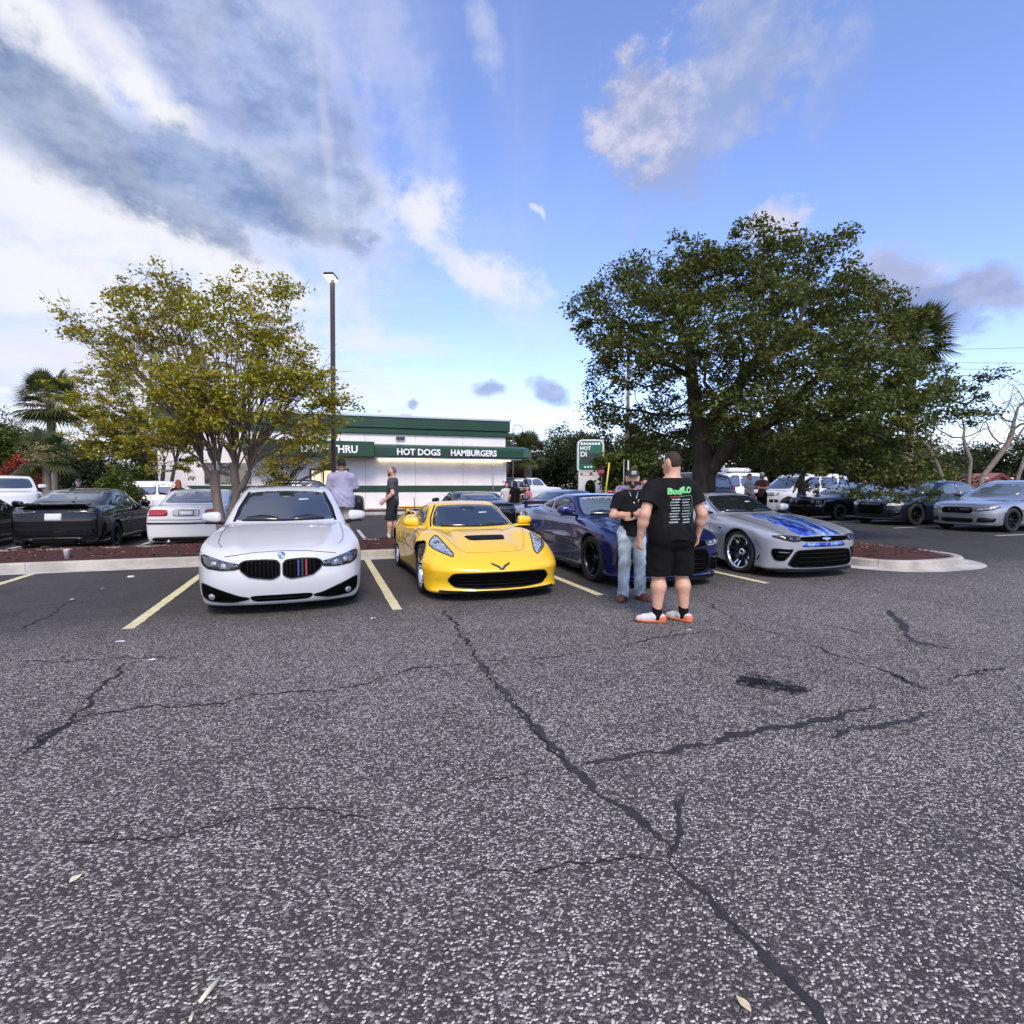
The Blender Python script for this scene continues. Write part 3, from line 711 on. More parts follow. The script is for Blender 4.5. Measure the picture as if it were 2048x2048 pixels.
def wheel_mesh(wr, ww, style, spokes, m_rim):
    """tyre (with sidewall) and rim as two meshes, axis along y, outer face +y"""
    rr = wr * style.get('rim', .74); h = ww / 2
    t = MB().lathe([(rr, -h * .9), (rr + .02, -h), (wr - .03, -h * 1.02), (wr - .006, -h * .82), (wr, -h * .5), (wr, h * .5), (wr - .006, h * .82), (wr - .03, h * 1.02), (rr + .02, h), (rr, h * .9)], 40, 'y').me('tyre')
    r = MB().lathe([(rr, h * .92), (rr - .012, h * .96), (rr - .030, h * .86), (rr - .042, h * .5), (rr - .05, -h * .9)], 40, 'y')
    dish = style.get('dish', .35) * h
    n = spokes; tw = style.get('w', .05); split = style.get('split', 0)
    for k in range(n):
        a0 = 2 * math.pi * k / n
        for sgn in ((-1, 1) if split else (0,)):
            a1 = a0 + sgn * split
            i0 = Vector((math.cos(a0 + sgn * split * .2), 0, math.sin(a0 + sgn * split * .2))) * .055; i1 = Vector((math.cos(a1), 0, math.sin(a1))) * (rr - .022)
            d = (i1 - i0).normalized(); q = Vector((-d.z, 0, d.x)); w0, w1 = tw * .6, tw * style.get('tip', .8)
            vv = []
            for (c, w, y) in ((i0, w0, dish * .75), (i0 + (i1 - i0) * .5, (w0 + w1) * .5, dish * .95), (i1, w1, h * .80)):
                yv = Vector((0, y, 0)); bk = Vector((0, y - .045, 0))
                vv += [c + q * w / 2 + bk, c + q * w * .36 + yv, c - q * w * .36 + yv, c - q * w / 2 + bk]
            ff = []
            for s in (0, 1):
                for j in range(3): ff.append((s * 4 + j, s * 4 + j + 1, s * 4 + j + 5, s * 4 + j + 4))
            r.add(vv, ff)
    r.lathe([(.001, dish + .012), (.045, dish + .010), (.062, dish - .012), (.07, dish - .06)], 20, 'y')
    rim = r.me('rim'); rim.materials.append(m_rim)
    for q in rim.polygons: q.use_smooth = q.use_smooth
    dk = MB().lathe([(.001, -h * .1), (rr * .80, -h * .1), (rr * .80, -h * .3)], 32, 'y').lathe([(.001, -h * .55), (rr - .04, -h * .55)], 24, 'y').me('brake_disc')
    return t, rim, dk
M_DISC = mat('brake_iron', (.10, .10, .105), rough=.4, metal=.8)
def add_wheels(root, p, m_rim, style, spokes):
    t, rim, dk = wheel_mesh(p['wr'], p.get('ww', .24), style, spokes, m_rim)
    t.materials.append(M_TYRE); dk.materials.append(M_DISC)
    for ax in p['axles']:
        for s in (1, -1):
            yo = p['track'] * s
            w = link('wheel', t, None, root, (ax, yo, p['wr']), (0, 0, 0 if s > 0 else math.pi))
            link('rim', rim, None, w); link('brake_disc', dk, None, w)
def mirror_field(x0, y0, z0, L=.10, W_=.11, H=.075):
    return lambda X, Y, Z: np.sqrt(((X - x0) / L) ** 2 + ((Y - y0) / W_) ** 2 * (1 + 0 * X) + ((Z - z0) / H) ** 2) - 1
def add_mirrors(root, f, x, y, z, m, m2=M_BLACK, s=1.0, stalk=True):
    for sg in (1, -1):
        def mf(X, Y, Z):
            ty = np.clip((np.abs(Y) - y) / (.24 * s), 0, 1); a = (np.abs((X - x + .05 * ty) / (.085 * s)) ** 3.2 + np.abs((Y - sg * (y + .12 * s)) / (.125 * s)) ** 3.6 + np.abs((Z - z - .02) / (s * (.082 - .022 * ty))) ** 3.2) ** (1 / 3.2) - 1
            a = a * .08
            return smax(a, (X - x) * .6 - .06 + np.abs(Y) * 0, .02)
        P, F = nets(mf, (x - .15 * s, min(sg * (y - .06), sg * (y + .32)), z - .13), (x + .15 * s, max(sg * (y - .06), sg * (y + .32)), z + .15), .022)
        o = link('mirror', mesh(P, F, 'mirror', True), m, root)
        b = MB().box(-.055 * s, .05 * s, -.10 * s, .10 * s, -.012, .012, .006); b.obj('mirror_base', m2, o, (x, sg * (y + .10 * s), z - .062 * s))
        if stalk: MB().tube([(x + .01, sg * (y - .10), z - .075 * s), (x, sg * (y + .06), z - .055 * s)], .022, 6).obj('mirror_stalk', m2, o)
        g = MB().box(-.004, .004, -.095 * s, .095 * s, -.05 * s, .055 * s, .002).obj('mirror_glass', M_CHROME, o, (x - .082 * s, sg * (y + .12 * s), z + .02))
PLACE = []
def screen_bits(c, f, z, zt, mirror=True):
    if mirror: patch(f, 'rear_view_mirror', 'front', [(-.10, zt - .085), (.10, zt - .085), (.11, zt - .03), (-.11, zt - .03)], mat('mirror_dark', (.012, .013, .015), rough=.3), c, off=.0045, d=.05, rnd_=2)
    patch(f, 'toll_sticker', 'front', [(.16, zt - .13), (.30, zt - .125), (.30, zt - .11), (.16, zt - .115)], M_PLATE, c, off=.0045, d=.05, rnd_=0)
    for s in (1, -1): patch(f, 'dash_shade', 'front', [(s * .08, z + .02), (s * .52, z + .025), (s * .50, z + .055), (s * .30, z + .085), (s * .10, z + .05)], mat('dash_dark', (.018, .02, .023), rough=.15, ior=1.8), c, off=.0042, d=.06, rnd_=2)
def build_body(root, p, m, h=.03, name='body'):
    f = car_field(p); hl = p['L'] / 2
    P, F = nets(f, (-hl - .1, -1.2, .05), (hl + .1, p.get('hw', 1.08), p['H'] + .12), h, sym=True, it=4)
    C = P[F].mean(1); N = np.cross(P[F[:, 2]] - P[F[:, 0]], P[F[:, 3]] - P[F[:, 1]]); N /= np.linalg.norm(N, axis=1)[:, None] + 1e-9
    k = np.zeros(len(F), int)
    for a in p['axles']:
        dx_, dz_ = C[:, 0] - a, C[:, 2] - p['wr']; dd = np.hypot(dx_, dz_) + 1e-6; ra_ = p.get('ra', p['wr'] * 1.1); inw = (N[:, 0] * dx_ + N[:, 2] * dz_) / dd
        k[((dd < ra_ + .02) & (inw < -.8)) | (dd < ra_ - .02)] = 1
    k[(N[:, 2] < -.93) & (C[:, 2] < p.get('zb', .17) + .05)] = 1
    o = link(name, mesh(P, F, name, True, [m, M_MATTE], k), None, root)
    return f
def both(fn):
    for s in (1, -1): fn(s)
def ypoly(poly, s): return [(y * s, z) for y, z in poly]
def frame_outline(f, name, view, poly, m, parent, w=.012, h=.008, rnd_=2, d=.03): return strip(f, name, view, chaikin(poly, rnd_, r=.12), m, parent, w=w, off=.005, h=h, d=d, closed=True)
def side_windows(f, root, polys, m=M_GLASS, off=.004):
    for v in ('left', 'right'):
        for q in polys: patch(f, 'side_window', v, q, m, root, off=off, d=.09)
def door_seams(f, root, lines, m=M_SEAM, w=.007):
    for v in ('left', 'right'):
        for q in lines: strip(f, 'door_seam', v, q, m, root, w=w, off=.0015, d=.05)
def car_root(name, label, x, y, heading, group=None, cat='car'):
    """heading: compass direction the nose points to, degrees from +X"""
    return thing(name, label, cat, (x, y, hgt(x, y)), R(heading), group)

# ---- pale grand-touring hatchback with twin kidney-shaped grilles
M_GRILLE = mat('grille_black', (.003, .003, .003), rough=.5, spec=.12)
def car_white_hatch():
    p = dict(L=4.82, H=1.50, axles=(1.53, -1.39), wr=.335, track=.785, ww=.225, zb=.115, ra=.365,
        top=[(-2.45, .95), (-2.1, 1.06), (-1.2, 1.02), (.2, 1.0), (.95, .985), (1.5, .925), (2.0, .825), (2.25, .755), (2.45, .68)],
        wx=[(-2.45, .76), (-1.9, .86), (-1.0, .90), (.3, .895), (1.0, .905), (1.7, .915), (2.1, .905), (2.45, .87)],
        wz=[(.1, -.06), (.22, -.025), (.40, -.005), (.62, .0), (.78, -.02), (.95, -.09), (1.1, -.2)],
        fz=[(.10, 2.30), (.15, 2.345), (.24, 2.385), (.40, 2.41), (.52, 2.40), (.62, 2.385), (.72, 2.34), (.82, 2.20), (1.0, 1.8)],
        fy=[(0, 0), (.2, .008), (.4, .03), (.6, .08), (.72, .14), (.82, .235), (.9, .40), (1.0, .75)],
        rz=[(.1, -2.25), (.35, -2.40), (.7, -2.41), (1.05, -2.33), (1.3, -1.9)], ry=[(0, 0), (.5, .05), (.75, .16), (.9, .5), (1, .8)],
        roof=[(-2.5, .9), (-2.2, 1.0), (-1.6, 1.27), (-1.0, 1.43), (-.4, 1.492), (.1, 1.46), (.45, 1.335), (.75, 1.17), (1.02, 1.0), (1.3, .85), (2.5, .4)],
        cw=[(-2.4, .66), (-1.5, .77), (-.3, .81), (.8, .80), (1.2, .76), (2.4, .7)], belt=.96, tum=.40, rc=.05, cf=.26, kc=.10, flare=.022, crown=.035, k1=.075, k2=.05,
        hood=lambda X, A: np.where(X > .9, 1, 0) * 0 + .022 * np.exp(-((A - .52 - .10 * (2 - X)) / .10) ** 2) * (1 / (1 + np.exp(-(X - 1.1) / .1))))
    m = paint('white', (.60, .60, .60))
    c = car_root('hatchback', 'white hatchback with smoked headlights and twin black kidney grilles, one with blue and red slats', -.50, 9.24, -90 + 1.0)
    f = build_body(c, p, m, .018)
    patch(f, 'windscreen', 'front', [(-.635, 1.018), (-.5, 1.012), (0, 1.005), (.5, 1.012), (.635, 1.018), (.595, 1.18), (.50, 1.385), (.3, 1.405), (0, 1.412), (-.3, 1.405), (-.50, 1.385), (-.595, 1.18)], M_GLASS, c, off=.003)
    strip(f, 'windscreen_trim', 'front', [(-.655, 1.0), (-.612, 1.18), (-.513, 1.395)], M_BLACK, c, w=.040, off=.004)
    strip(f, 'windscreen_trim', 'front', [(.655, 1.0), (.612, 1.18), (.513, 1.395)], M_BLACK, c, w=.040, off=.004)
    strip(f, 'wiper', 'front', [(-.55, 1.016), (0, 1.012), (.5, 1.022)], M_BLACK, c, w=.03, off=.004, h=.01)
    patch(f, 'sunroof', 'top', [(.02, -.50), (.02, .50), (-1.25, .47), (-1.25, -.47)], mat('roof_glass', (.008, .009, .01), rough=.03, ior=1.9), c, off=.003)
    both(lambda s: strip(f, 'hood_seam', 'top', [(.98, .70 * s), (1.6, .72 * s), (1.95, .70 * s), (2.12, .64 * s)], M_SEAM, c, w=.007))
    strip(f, 'hood_seam', 'front', [(-.60, .690), (-.3, .728), (0, .738), (.3, .728), (.60, .690)], M_SEAM, c, w=.008)
    screen_bits(c, f, 1.005, 1.412)
    # kidneys
    for s in (1, -1):
        kp = ypoly([(.018, .47), (.018, .60), (.05, .638), (.20, .650), (.38, .640), (.435, .61), (.425, .54), (.34, .462), (.10, .430)], s)
        g = patch(f, 'grille', 'front', kp, M_MATTE, c, off=.006, d=.03)
        frame_outline(f, 'grille_frame', 'front', kp, M_BLACK, g, w=.016, h=.012)
        for i in range(8):
            y = .055 + i * .042; zl = .455 if y < .30 else .49; zh = .635
            cm = M_GRILLE if s < 0 or i not in (3, 4, 5) else mat(('slat_blue', 'slat_navy', 'slat_red')[i - 3], ((.015, .03, .20), (.004, .005, .03), (.28, .010, .012))[i - 3], rough=.35)
            strip(f, 'slat', 'front', [(y * s, zl), (y * s, zh)], cm, g, w=.012 if cm is M_GRILLE else .022, off=.006, h=.012)
        hp = ypoly([(.43, .560), (.45, .605), (.57, .630), (.71, .672), (.82, .705), (.86, .69), (.85, .61), (.78, .560), (.62, .540), (.50, .545)], s)
        hl = patch(f, 'headlight', 'front', hp, M_LENSD, c, off=.005, d=.03)
        frame_outline(f, 'headlight_rim', 'front', hp, M_BLACK, hl, w=.010, h=.004)
        strip(f, 'brow_light', 'front', ypoly([(.50, .612), (.64, .650), (.76, .680)], s), M_CHROME, hl, w=.012, off=.008)
        for yy, zz in ((.60, .588), (.71, .610)):
            patch(f, 'projector', 'front', [(s * (yy + .032 * math.cos(a * .7854)), zz + .032 * math.sin(a * .7854)) for a in range(8)], M_LENS, hl, off=.009, d=.03)
        fp = ypoly([(.33, .215), (.45, .240), (.60, .300), (.80, .375), (.85, .385), (.84, .235), (.76, .190), (.50, .178)], s)
        fo = patch(f, 'side_intake', 'front', fp, M_MATTE, c, off=.005, d=.035)
        frame_outline(f, 'intake_rim', 'front', fp, M_BLACK, fo, w=.014, h=.006)
        patch(f, 'fog_lamp', 'front', [(s * (.735 + .034 * math.cos(a * .7854)), .238 + .037 * math.sin(a * .7854)) for a in range(8)], M_LENS, fo, off=.014, d=.03)
    lo = patch(f, 'lower_grille', 'front', [(-.34, .225), (-.29, .172), (.29, .172), (.34, .225), (.30, .245), (-.30, .245)], M_MATTE, c, off=.005, d=.04)
    strip(f, 'grille_bar', 'front', [(-.29, .208), (.29, .208)], M_BLACK, lo, w=.010, off=.006, h=.008)
    strip(f, 'lip_crease', 'front', [(-.72, .178), (-.45, .150), (0, .148), (.45, .150), (.72, .178)], mat('white_shadow_gap', (.3, .3, .31), rough=.6), c, w=.006, off=.002)
    for q in range(1): 
        e = patch(f, 'emblem', 'front', [(.042 * math.cos(a * .5236), .690 + .036 * math.sin(a * .5236)) for a in range(12)], M_CHROME, c, off=.008, d=.03)
        for a, cc in ((0, 1), (1, 0), (2, 1), (3, 0)):
            pts = [(0, .690)] + [(.030 * math.cos(a * 1.5708 + t * .3927), .690 + .026 * math.sin(a * 1.5708 + t * .3927)) for t in range(5)]
            patch(f, 'emblem_quarter', 'front', pts, mat('emblem_blue', (.05, .2, .5), rough=.3) if cc else M_PLATE, e, off=.011, d=.02, rnd_=0)
    side_windows(f, c, [[(.55, 1.0), (-.42, 1.03), (-.42, 1.40), (-.05, 1.40), (.22, 1.30)], [(-.48, 1.03), (-1.35, 1.07), (-1.2, 1.32), (-.8, 1.39), (-.48, 1.40)]])
    door_seams(f, c, [[(.75, .95), (.80, .5), (.70, .25)], [(-.45, 1.0), (-.45, .25)], [(.7, .25), (-.9, .25)]])
    add_mirrors(c, f, .62, .85, 1.035, m)
    patch(f, 'rear_window', 'rear', [(-.5, 1.12), (.5, 1.12), (.42, 1.38), (-.42, 1.38)], M_GLASS, c, d=.1)
    both(lambda s: patch(f, 'tail_lamp', 'rear', ypoly([(.4, .82), (.8, .80), (.8, .96), (.45, .92)], s), M_RED, c, d=.08))
    add_wheels(c, p, M_ALLOY, dict(rim=.74, w=.05), 10)
car_white_hatch()

# ---- low yellow sports car
def car_yellow():
    p = dict(L=4.50, H=1.235, axles=(1.33, -1.38), wr=.345, track=.79, ww=.27, zb=.095, ra=.375, hw=1.08,
        top=[(-2.3, .86), (-2.0, .97), (-1.4, .99), (-.6, .90), (.2, .84), (.8, .82), (1.33, .745), (1.7, .66), (2.0, .56), (2.15, .485), (2.35, .36)],
        wx=[(-2.3, .86), (-1.7, .93), (-1.2, .945), (-.5, .90), (.3, .87), (.9, .92), (1.4, .955), (1.8, .96), (2.3, .93)],
        wz=[(.08, -.06), (.2, -.035), (.38, -.02), (.58, .0), (.70, -.015), (.82, -.07), (1.0, -.22)],
        fz=[(.08, 2.16), (.13, 2.225), (.17, 2.20), (.22, 2.195), (.34, 2.235), (.40, 2.25), (.47, 2.21), (.56, 2.08), (.8, 1.6)],
        fy=[(0, 0), (.25, .015), (.45, .05), (.62, .105), (.75, .18), (.85, .28), (.93, .44), (1.0, .62)],
        rz=[(.1, -2.1), (.4, -2.22), (.8, -2.25), (1.0, -2.2), (1.3, -1.9)], ry=[(0, 0), (.6, .05), (.85, .14), (.95, .4), (1, .7)],
        roof=[(-2.3, .78), (-1.7, .94), (-1.1, 1.09), (-.55, 1.20), (-.15, 1.237), (.12, 1.215), (.4, 1.09), (.72, .92), (.95, .80), (1.3, .65), (2.3, .3)],
        cw=[(-2.2, .45), (-1.4, .60), (-.6, .725), (.2, .735), (.8, .72), (1.2, .66), (2.2, .5)], belt=.86, tum=.50, rc=.055, cf=.30, cr=.2, kc=.12, flare=.05, crown=.03, k1=.065, k2=.06, flw=.36, ku=.04,
        hood=lambda X, A: .085 * np.exp(-((A - .66) / .17) ** 2) * np.exp(-((X - 1.22) / .46) ** 2) + .07 * np.exp(-((A - .74) / .2) ** 2) * np.exp(-((X + 1.4) / .5) ** 2)
                          + .03 * (1 / (1 + np.exp((A - .34 - .06 * (1.6 - X)) / .025))) * (1 / (1 + np.exp(-(X - .85) / .08))) * (1 / (1 + np.exp((X - 1.85) / .12))))
    m = paint('yellow', (.90, .54, .008)); my = m
    c = car_root('sports_car', 'bright yellow low sports car with wide black mouth grille and chrome wheels', 2.20, 9.03, -90 - .5)
    f = build_body(c, p, m, .018)
    patch(f, 'windscreen', 'front', [(-.62, .872), (-.4, .866), (0, .862), (.4, .866), (.62, .872), (.575, 1.00), (.47, 1.165), (.25, 1.180), (0, 1.184), (-.25, 1.180), (-.47, 1.165), (-.575, 1.0)], mat('windscreen_blue', (.02, .03, .04), rough=.02, ior=2.1), c, off=.003)
    for s in (1, -1):
        strip(f, 'pillar_trim', 'front', [(s * .645, .865), (s * .60, 1.0), (s * .49, 1.175)], M_BLACK, c, w=.026, off=.004)
    strip(f, 'wiper', 'front', [(-.5, .874), (0, .868), (.5, .880)], M_BLACK, c, w=.025, off=.003, h=.008)
    screen_bits(c, f, .862, 1.184)
    hv = patch(f, 'hood_vent', 'top', [(1.32, -.30), (1.32, .30), (1.54, .25), (1.54, -.25)], M_MATTE, c, off=.004, d=.05, rnd_=1)
    for i in range(5): strip(f, 'vent_slat', 'top', [(1.35 + i * .04, -.27 + .008 * i), (1.35 + i * .04, .27 - .008 * i)], M_BLACK, hv, w=.016, off=.005, h=.006)
    strip(f, 'hood_seam', 'top', [(.95, -.70), (1.35, -.60), (1.78, -.46), (1.90, -.36), (1.93, 0), (1.90, .36), (1.78, .46), (1.35, .60), (.95, .70)], mat('seam_yellow', (.35, .19, .01), rough=.7), c, w=.007, rnd_=1)
    gp = [(-.68, .290), (-.60, .195), (-.3, .170), (0, .165), (.3, .170), (.60, .195), (.68, .290), (.62, .368), (.3, .374), (0, .374), (-.3, .374), (-.62, .368)]
    g = patch(f, 'grille', 'front', gp, M_MATTE, c, off=.004, d=.04); frame_outline(f, 'grille_rim', 'front', gp, M_BLACK, g, w=.018, h=.006)
    for z in (.225, .27): strip(f, 'grille_bar', 'front', [(-.55, z), (0, z - .005), (.55, z)], M_BLACK, g, w=.010, off=.005, h=.006)
    strip(f, 'splitter', 'front', [(-.78, .135), (-.4, .128), (0, .126), (.4, .128), (.78, .135)], M_BLACK, c, w=.035, off=.003, h=.01)
    for s in (1, -1):
        hp = [(1.36, .70), (1.44, .78), (1.56, .83), (1.70, .80), (1.86, .71), (2.00, .585), (1.92, .565), (1.66, .63)]
        hp = [(x - .03, y * s) for x, y in hp]
        hl = patch(f, 'headlight', 'top', hp, M_LENS, c, off=.005, d=.04); frame_outline(f, 'headlight_rim', 'top', hp, M_BLACK, hl, w=.012, h=.003)
        strip(f, 'light_bar', 'top', [(1.46, .775 * s), (1.60, .79 * s), (1.78, .72 * s), (1.90, .62 * s)], M_CHROME, hl, w=.02, off=.008)
        patch(f, 'projector', 'top', [(1.56 + .05 * math.cos(a * .7854), s * (.725 + .04 * math.sin(a * .7854))) for a in range(8)], M_LENSD, hl, off=.008, d=.04)
    # crossed-wing badge, built as two swept wings
    bd = patch(f, 'emblem', 'front', [(0, .425), (.035, .455), (.13, .490), (.12, .470), (.05, .437), (.02, .408), (-.02, .408), (-.05, .437), (-.12, .470), (-.13, .490), (-.035, .455)], M_BLACK, c, off=.008, d=.02, rnd_=0)
    both(lambda s: strip(f, 'emblem_edge', 'front', ypoly([(0, .415), (.04, .446), (.12, .478)], s), M_CHROME, bd, w=.006, off=.010))
    side_windows(f, c, [[(.45, .90), (-.42, .93), (-.50, 1.08), (-.25, 1.165), (.0, 1.16), (.15, 1.10)], [(-.50, .95), (-.95, .98), (-.60, 1.10)]])
    door_seams(f, c, [[(.62, .86), (.66, .5), (.55, .22)], [(-.55, .92), (-.62, .5), (-.5, .22)]])
    for v in ('left', 'right'):
        patch(f, 'fender_vent', v, [(.98, .62), (.86, .60), (.76, .42), (.80, .34), (.90, .40)], M_MATTE, c, off=.004, d=.05)
        strip(f, 'side_crease', v, [(.80, .34), (.2, .46), (-.55, .62)], mat('crease_shadow', (.30, .16, .01), rough=.6), c, w=.02, off=.001)
        strip(f, 'rocker', v, [(.88, .15), (0, .135), (-.95, .15)], M_BLACK, c, w=.07, off=.004, h=.012)
    both(lambda s: patch(f, 'shoulder_vent', 'top', [(-1.0, .70 * s), (-1.22, .80 * s), (-1.30, .72 * s), (-1.08, .62 * s)], M_MATTE, c, off=.004, d=.05))
    # small rear wing
    wg = MB(); wg.prism([(-2.28, 1.06), (-2.05, 1.085), (-2.03, 1.07), (-2.27, 1.035)], 1.60, 'y', -.80); wgo = wg.obj('rear_wing', m, c)
    for s in (1, -1): MB().box(-2.24, -2.08, s * .62 - .03, s * .62 + .03, .93, 1.05, .01).obj('wing_post', m, wgo)
    add_mirrors(c, f, .50, .81, .915, m, my, .95)
    add_wheels(c, p, M_CHROME, dict(rim=.80, w=.075, split=.16, tip=.6), 5)
    MB().tube([(-1.9, -.5, .97), (-2.05, -.5, 1.25)], .008, 5).obj('aerial', M_BLACK, c)
car_yellow()

# ---- two muscle coupes of one shape
def coupe_params():
    return dict(L=4.78, H=1.345, axles=(1.46, -1.35), wr=.36, track=.815, ww=.27, zb=.14, ra=.392, hw=1.08,
        top=[(-2.45, .95), (-2.0, 1.06), (-1.5, 1.06), (-.7, 1.0), (.3, .97), (.85, .965), (1.46, .895), (1.95, .80), (2.22, .715), (2.45, .62)],
        wx=[(-2.45, .82), (-1.9, .91), (-1.35, .945), (-.6, .90), (.3, .895), (.9, .92), (1.46, .95), (1.95, .955), (2.45, .92)],
        wz=[(.08, -.07), (.22, -.03), (.45, -.03), (.66, .0), (.80, -.012), (.92, -.06), (1.08, -.19)],
        fz=[(.08, 2.26), (.14, 2.33), (.20, 2.35), (.40, 2.375), (.52, 2.385), (.62, 2.39), (.70, 2.37), (.78, 2.25), (.95, 1.9)],
        fy=[(0, 0), (.3, .012), (.5, .04), (.65, .08), (.78, .15), (.87, .245), (.95, .42), (1.0, .65)],
        rz=[(.1, -2.2), (.4, -2.36), (.8, -2.39), (1.05, -2.33), (1.3, -1.9)], ry=[(0, 0), (.6, .05), (.8, .14), (.93, .4), (1, .7)],
        roof=[(-2.4, .9), (-1.9, 1.02), (-1.4, 1.16), (-.85, 1.29), (-.35, 1.345), (.0, 1.325), (.3, 1.215), (.62, 1.06), (.88, .945), (1.2, .8), (2.4, .4)],
        cw=[(-2.3, .52), (-1.5, .70), (-.6, .765), (.3, .775), (.9, .76), (1.2, .70), (2.3, .6)], belt=.97, tum=.50, rc=.05, cf=.24, cr=.18, kc=.09, flare=.04, crown=.03, k1=.06, k2=.035, flw=.40, ku=.035,
        hood=lambda X, A: .030 * (1 / (1 + np.exp((A - .40 - .05 * (2 - X)) / .02))) * (1 / (1 + np.exp(-(X - .95) / .07))) * (1 / (1 + np.exp((X - 2.15) / .08))) + .012 * np.exp(-((A - .80) / .08) ** 2))
def car_coupe(label, x, y, hd, m, m_rim, style, spokes, kind):
    p = coupe_params(); c = car_root('muscle_coupe', label, x, y, hd); f = build_body(c, p, m, .018)
    glass = M_GLASSC if kind == 'blue' else mat('screen_dark', (.010, .014, .015), rough=.02, ior=1.7)
    patch(f, 'windscreen', 'front', [(-.645, .998), (-.4, .994), (0, .992), (.4, .994), (.645, .998), (.60, 1.12), (.50, 1.275), (.25, 1.292), (0, 1.296), (-.25, 1.292), (-.50, 1.275), (-.60, 1.12)], glass, c, off=.003)
    both(lambda s: strip(f, 'pillar_trim', 'front', ypoly([(.672, .985), (.63, 1.12), (.52, 1.285)], s), M_BLACK, c, w=.02, off=.003))
    strip(f, 'wiper', 'front', [(-.55, 1.0), (0, .997), (.55, 1.004)], M_BLACK, c, w=.03, off=.003, h=.008)
    both(lambda s: strip(f, 'hood_seam', 'top', [(.95, .70 * s), (1.7, .72 * s), (2.20, .66 * s)], M_SEAM, c, w=.007))
    screen_bits(c, f, .992, 1.296, kind == 'silver')
    # eyes and upper slit
    sl = patch(f, 'upper_grille', 'front', [(-.50, .618), (-.4, .600), (0, .592), (.4, .600), (.50, .618), (.50, .662), (0, .668), (-.50, .662)], M_MATTE, c, off=.012, d=.02, rnd_=1)
    for s in (1, -1):
        hp = ypoly([(.49, .610), (.60, .600), (.74, .625), (.855, .668), (.87, .690), (.70, .690), (.49, .672)], s)
        h_ = patch(f, 'headlight', 'front', hp, M_LENSD, c, off=.011, d=.03); frame_outline(f, 'headlight_rim', 'front', hp, M_BLACK, h_, w=.012, h=.005)
        strip(f, 'light_bar', 'front', ypoly([(.52, .618), (.62, .612), (.76, .640), (.84, .668)], s), M_LENS if kind == 'blue' else M_BLACK, h_, w=.014, off=.014)
        for yy, zz in ((.60, .645), (.70, .655)): patch(f, 'projector', 'front', [(s * (yy + .026 * math.cos(a * .7854)), zz + .020 * math.sin(a * .7854)) for a in range(8)], M_LENS if kind == 'blue' else M_BLACK, h_, off=.015, d=.03)
        ip = ypoly([(.72, .29), (.83, .30), (.865, .40), (.865, .485), (.66, .47), (.60, .478)], s) if kind == 'silver' else ypoly([(.60, .25), (.78, .22), (.855, .30), (.86, .47), (.80, .485), (.62, .44)], s)
        i_ = patch(f, 'side_intake', 'front', ip, M_MATTE, c, off=.005, d=.04); frame_outline(f, 'intake_rim', 'front', ip, M_BLACK, i_, w=.014, h=.008)
        strip(f, 'running_light', 'front', ypoly([(.66, .425), (.80, .430)], s), M_CHROME, i_, w=.016, off=.012)
        strip(f, 'intake_bar', 'front', ypoly([(.66, .36), (.82, .36)], s), M_BLACK, i_, w=.012, off=.012)
        fs = MB().prism([(2.32, .125), (2.20, .125), (1.98, .125), (1.98, .165), (2.1, .20)], .012, 'y', 0.0); fs.obj('corner_winglet', m if kind == 'silver' else M_BLACK, c, (-.16, s * .90, 0), (0, 0, s * -.5))
    gp = [(-.66, .235), (-.58, .195), (0, .185), (.58, .195), (.66, .235), (.60, .36), (.54, .455), (0, .468), (-.54, .455), (-.60, .36)] if kind == 'silver' else [(-.56, .22), (0, .20), (.56, .22), (.58, .40), (.52, .56), (0, .575), (-.52, .56), (-.58, .40)]
    g = patch(f, 'lower_grille', 'front', gp, M_MATTE, c, off=.005, d=.04); frame_outline(f, 'grille_frame', 'front', gp, M_BLACK, g, w=.022, h=.01)
    for k in range(3): strip(f, 'grille_bar', 'front', [(-.5, .27 + k * .07), (0, .265 + k * .07), (.5, .27 + k * .07)], M_BLACK, g, w=.012, off=.006, h=.008)
    # bow-tie shaped badge
    patch(f, 'emblem', 'front', [(-.085, .622), (-.03, .622), (-.026, .608), (.026, .608), (.03, .622), (.085, .622), (.075, .648), (.03, .648), (.026, .660), (-.026, .660), (-.03, .648), (-.075, .648)], M_CHROME, c, off=.018, d=.02, rnd_=0)
    # splitter
    sp = MB(); ys = np.linspace(-.90, .90, 19); fx = [float(np.interp(abs(q), [0, .3, .5, .65, .78, .87, .93], [0, .012, .045, .095, .19, .32, .5])) for q in ys]
    vv = [(2.40 - a, y, .115) for y, a in zip(ys, fx)] + [(2.40 - a - .14, y, .115) for y, a in zip(ys, fx)] + [(2.40 - a, y, .140) for y, a in zip(ys, fx)] + [(2.40 - a - .14, y, .16) for y, a in zip(ys, fx)]; n = 19
    ff = []
    for i in range(n - 1): ff += [(i, n + i, n + i + 1, i + 1), (2 * n + i, 2 * n + i + 1, 3 * n + i + 1, 3 * n + i), (i, i + 1, 2 * n + i + 1, 2 * n + i)]
    sp.add(vv, ff).obj('splitter', M_BLACK, c)
    strip(f, 'splitter_edge', 'front', [(-.66, .178), (-.4, .168), (0, .165), (.4, .168), (.66, .178)], m if kind == 'silver' else M_CHROME, c, w=.02 if kind == 'silver' else .012, off=.006, h=.012)
    sw = [[(.50, 1.02), (-.55, 1.05), (-.62, 1.22), (-.30, 1.275), (-.05, 1.265), (.2, 1.18)], [(-.66, 1.06), (-1.15, 1.10), (-.70, 1.22)]]
    side_windows(f, c, sw, M_GLASS if kind == 'silver' else mat('open_window', (.008, .008, .009), rough=.3))
